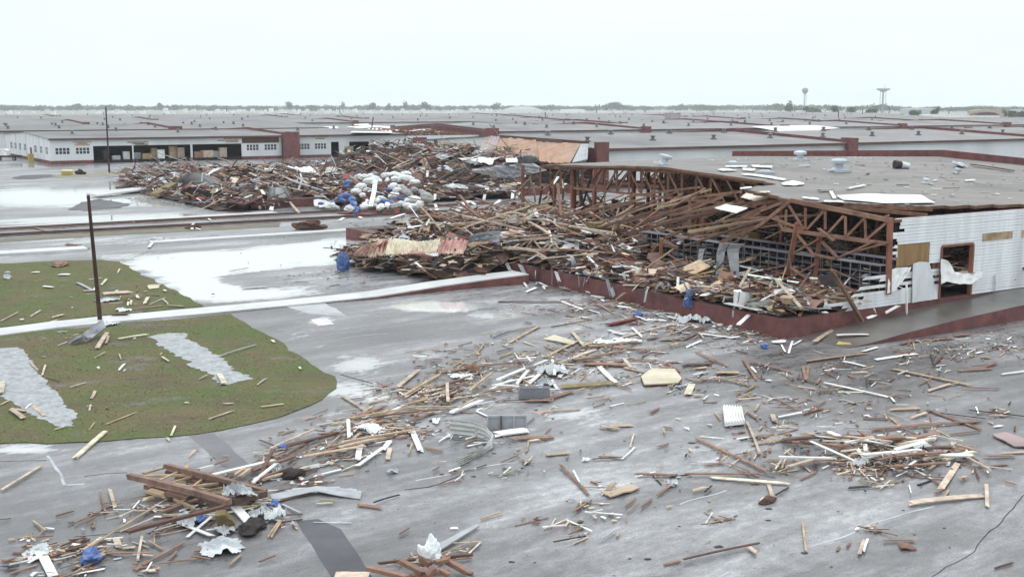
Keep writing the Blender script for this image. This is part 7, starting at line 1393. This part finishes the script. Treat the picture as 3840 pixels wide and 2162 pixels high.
shed(1313, 272, 2600, 92, 7, 7.5, 'large white shed with a low curved roof before the wood', d=40)
shed(1438, 280, 2400, 60, 8, 1.4, 'flat white shed beside the large curved one'); shed(2005, 282, 1500, 20, 8, 1, 'pale grey hut under the slim water tower')
shed(2128, 285, 1350, 52, 6, 1.6, 'white house with a cream roof among bushes', rm=M('cream')); shed(2178, 278, 2000, 40, 8, 2, 'white house with a pinkish roof below the wide water tower', rm=M('pale'))
shed(2370, 296, 1150, 130, 6, .6, 'long white shed with a dark roofline'); shed(2462, 297, 1100, 62, 6, 3, 'white shed with a dark gabled roof', rm=M('umber')); shed(2480, 284, 1500, 110, 8.5, 2, 'pinkish long shed behind the gabled one', M('pale'), M('pale')); shed(2300, 284, 2200, 90, 10, 1, 'row of pale tall sheds in the haze', M('grey')); shed(2545, 283, 1500, 60, 9, 1, 'pale tall shed at the far edge', M('grey'))
b = MB(); c = G(1687, 300, 6) if False else Vector(((1687 - UW / 2) / F * 640, 640, 0)); b.box(c + Vector((0, 0, 5.2)), (7, 5, 10.4), ANG); b.box(c + Vector((0, 0, 10.5)), (7.4, 5.4, .3), ANG); tag(b.build('roof_block', mat('mauve_block', (.36, .30, .33), .8, .1, .3)), 'square purple grey block rising over the middle roofs', 'stair block')
m_tow = mat('tower_steel', (.30, .33, .35), .7, .1, .1)
for u, vt, dist, wpx, prof, lab in ((2014, 222, 2400, 15, 'ball', 'slim water tower with a small round tank'), (2208, 219, 2400, 33, 'dish', 'wide water tower with a flat dish shaped tank and mast')):
    c = Vector(((u - UW / 2) / F * dist, dist, 0)); zt = CAMZ - (vt - V0) * dist / F; r = wpx * dist / F / 2; t = thing('water_tower', c, lab, 'water tower')
    b = MB(); b.tube([c, c + Vector((0, 0, zt - r * .6))], 1.3 if prof == 'ball' else 1.9, 12, .9 if prof == 'ball' else 1.5); b.build('column', m_tow, t)
    b = MB(); z = zt
    if prof == 'ball': b.lathe(c + Vector((0, 0, z - r * 1.5)), [(.6, -r * .6), (r * .7, 0), (r, r * .6), (r, r * .9), (r * .7, r * 1.4), (.4, r * 1.6)], 18)
    else: b.lathe(c + Vector((0, 0, z - r * .45)), [(1.5, -r * .55), (2.2, -r * .35), (r * .75, -.8), (r, .4), (r, 2.2), (r * .9, 3.0), (r * .3, 3.8), (.4, 4.2)], 26)
    b.build('tank', m_tow, t)
    if prof == 'dish': b = MB(); b.tube([c + Vector((3, 0, z - r * .3)), c + Vector((3, 0, z + 7))], .35, 6, .2); b.build('mast', m_tow, t)
    for k in range(4):
        a = k * 1.57 + .6; q = c + Vector((math.cos(a) * r * (.55 if prof == 'dish' else .7), math.sin(a) * r * .5, 0)); b = MB(); b.tube([q, Vector((q.x, q.y, z - r * .5))], .22, 6); b.build('leg', m_tow, t)
# ================================================================ LABELS OF THE STREWN PIECES
SPOT = [('the tumbled truss', 560, 1230), ('the pile at the bottom edge', 1080, 1420), ('the curled corrugated ribbon', 1200, 1110), ('the ribbed white panel', 1845, 1040), ('the large plywood panel', 1660, 955), ('the heap of white boards', 2220, 1150), ('the crumpled white sheeting', 1385, 935), ('the red dock corner', 1975, 840), ('the wooden pole', 250, 800), ('the gravel patch', 500, 910), ('the gravel strip', 80, 980), ('the loading ramp', 2350, 820), ('the blue plastic bag', 225, 1405), ('the broken tan plywood', 1560, 1225), ('the dark damp patch', 1600, 1110), ('the brown lump', 1190, 930), ('the canopy sheets', 1080, 620), ('the heap of sacks', 970, 480), ('the tan plywood panels', 1360, 375), ('the long pale kerb', 640, 600), ('the grass edge', 800, 1000), ('the pavement crack', 2450, 1360), ('the red dock wall', 1650, 745), ('the footpath', 1150, 705), ('the storage racks', 1950, 690), ('the pale block on the slab', 1930, 1240), ('the asphalt patch', 850, 1380)]
CW = {'brown': 'brown', 'tan': 'tan', 'pale': 'pale', 'white': 'white', 'cream': 'cream', 'dark': 'dark', 'grey': 'grey', 'red': 'red', 'olive': 'olive', 'umber': 'dark brown', 'blue': 'blue', 'rust': 'rusty'}
KW = {'plank': 'plank', 'beam': 'beam', 'board': 'board', 'strip': 'metal strip', 'pipe': 'thin rod', 'rafter': 'broken rafter'}
rows = {}
for (o, kind, c, L, m_, p_, q_) in LAND:
    sp = min(SPOT, key=lambda s: math.hypot(s[1] - m_[0], (s[2] - m_[1]) * 1.8)); dx, dy = m_[0] - sp[1], (m_[1] - sp[2]) * 1.8
    rel = 'by' if math.hypot(dx, dy) < 45 else ('left of' if dx < 0 else 'right of') if abs(dx) > abs(dy) else ('beyond' if dy < 0 else 'in front of')
    ex, ey = q_[0] - p_[0], q_[1] - p_[1]
    if ex < 0: ex, ey = -ex, -ey
    ori = 'level' if abs(ey) < .14 * abs(ex) else 'upright' if abs(ey) > 2.2 * abs(ex) else 'falling rightward' if ey > 0 else 'rising rightward'
    ln = 'long' if L > 3.2 else 'short' if L < 1.2 else ''
    base = ' '.join(x for x in (ln, CW[c], KW[kind]) if x); key = f'{base} {ori}, {rel} {sp[0]}'
    rows.setdefault(key, []).append((o, m_, kind))
ORD = ['leftmost', 'second', 'third', 'fourth', 'fifth', 'sixth', 'seventh', 'eighth', 'ninth', 'tenth', 'eleventh', 'twelfth']
for key, l in rows.items():
    l.sort(key=lambda r: r[1][0])
    for i, (o, m_, kind) in enumerate(l):
        lab = key if len(l) == 1 else f'{key}, {"leftmost" if i == 0 else "rightmost" if i == len(l) - 1 else ORD[min(i, 11)]}'
        tag(o, lab, KW[kind], f'{KW[kind]}s strewn over the yard' if m_[1] > 650 else f'{KW[kind]}s in the wreckage')
# ================================================================ HAZE
m = bpy.data.materials.new('thin_haze'); m.use_nodes = True; n = m.node_tree; n.nodes.clear()
o_ = n.nodes.new('ShaderNodeOutputMaterial'); v_ = n.nodes.new('ShaderNodeVolumePrincipled'); v_.inputs['Color'].default_value = (.93, .97, 1, 1); v_.inputs['Density'].default_value = .00012; v_.inputs['Anisotropy'].default_value = .2
n.links.new(v_.outputs[0], o_.inputs['Volume'])
b = MB(); b.hexa([(-5600, -60, -1.5), (5600, -60, -1.5), (5600, 6200, -1.5), (-5600, 6200, -1.5)], [(-5600, -60, 75), (5600, -60, 75), (5600, 6200, 75), (-5600, 6200, 75)]); hz = b.build('haze', m); tag(hz, kind='stuff')
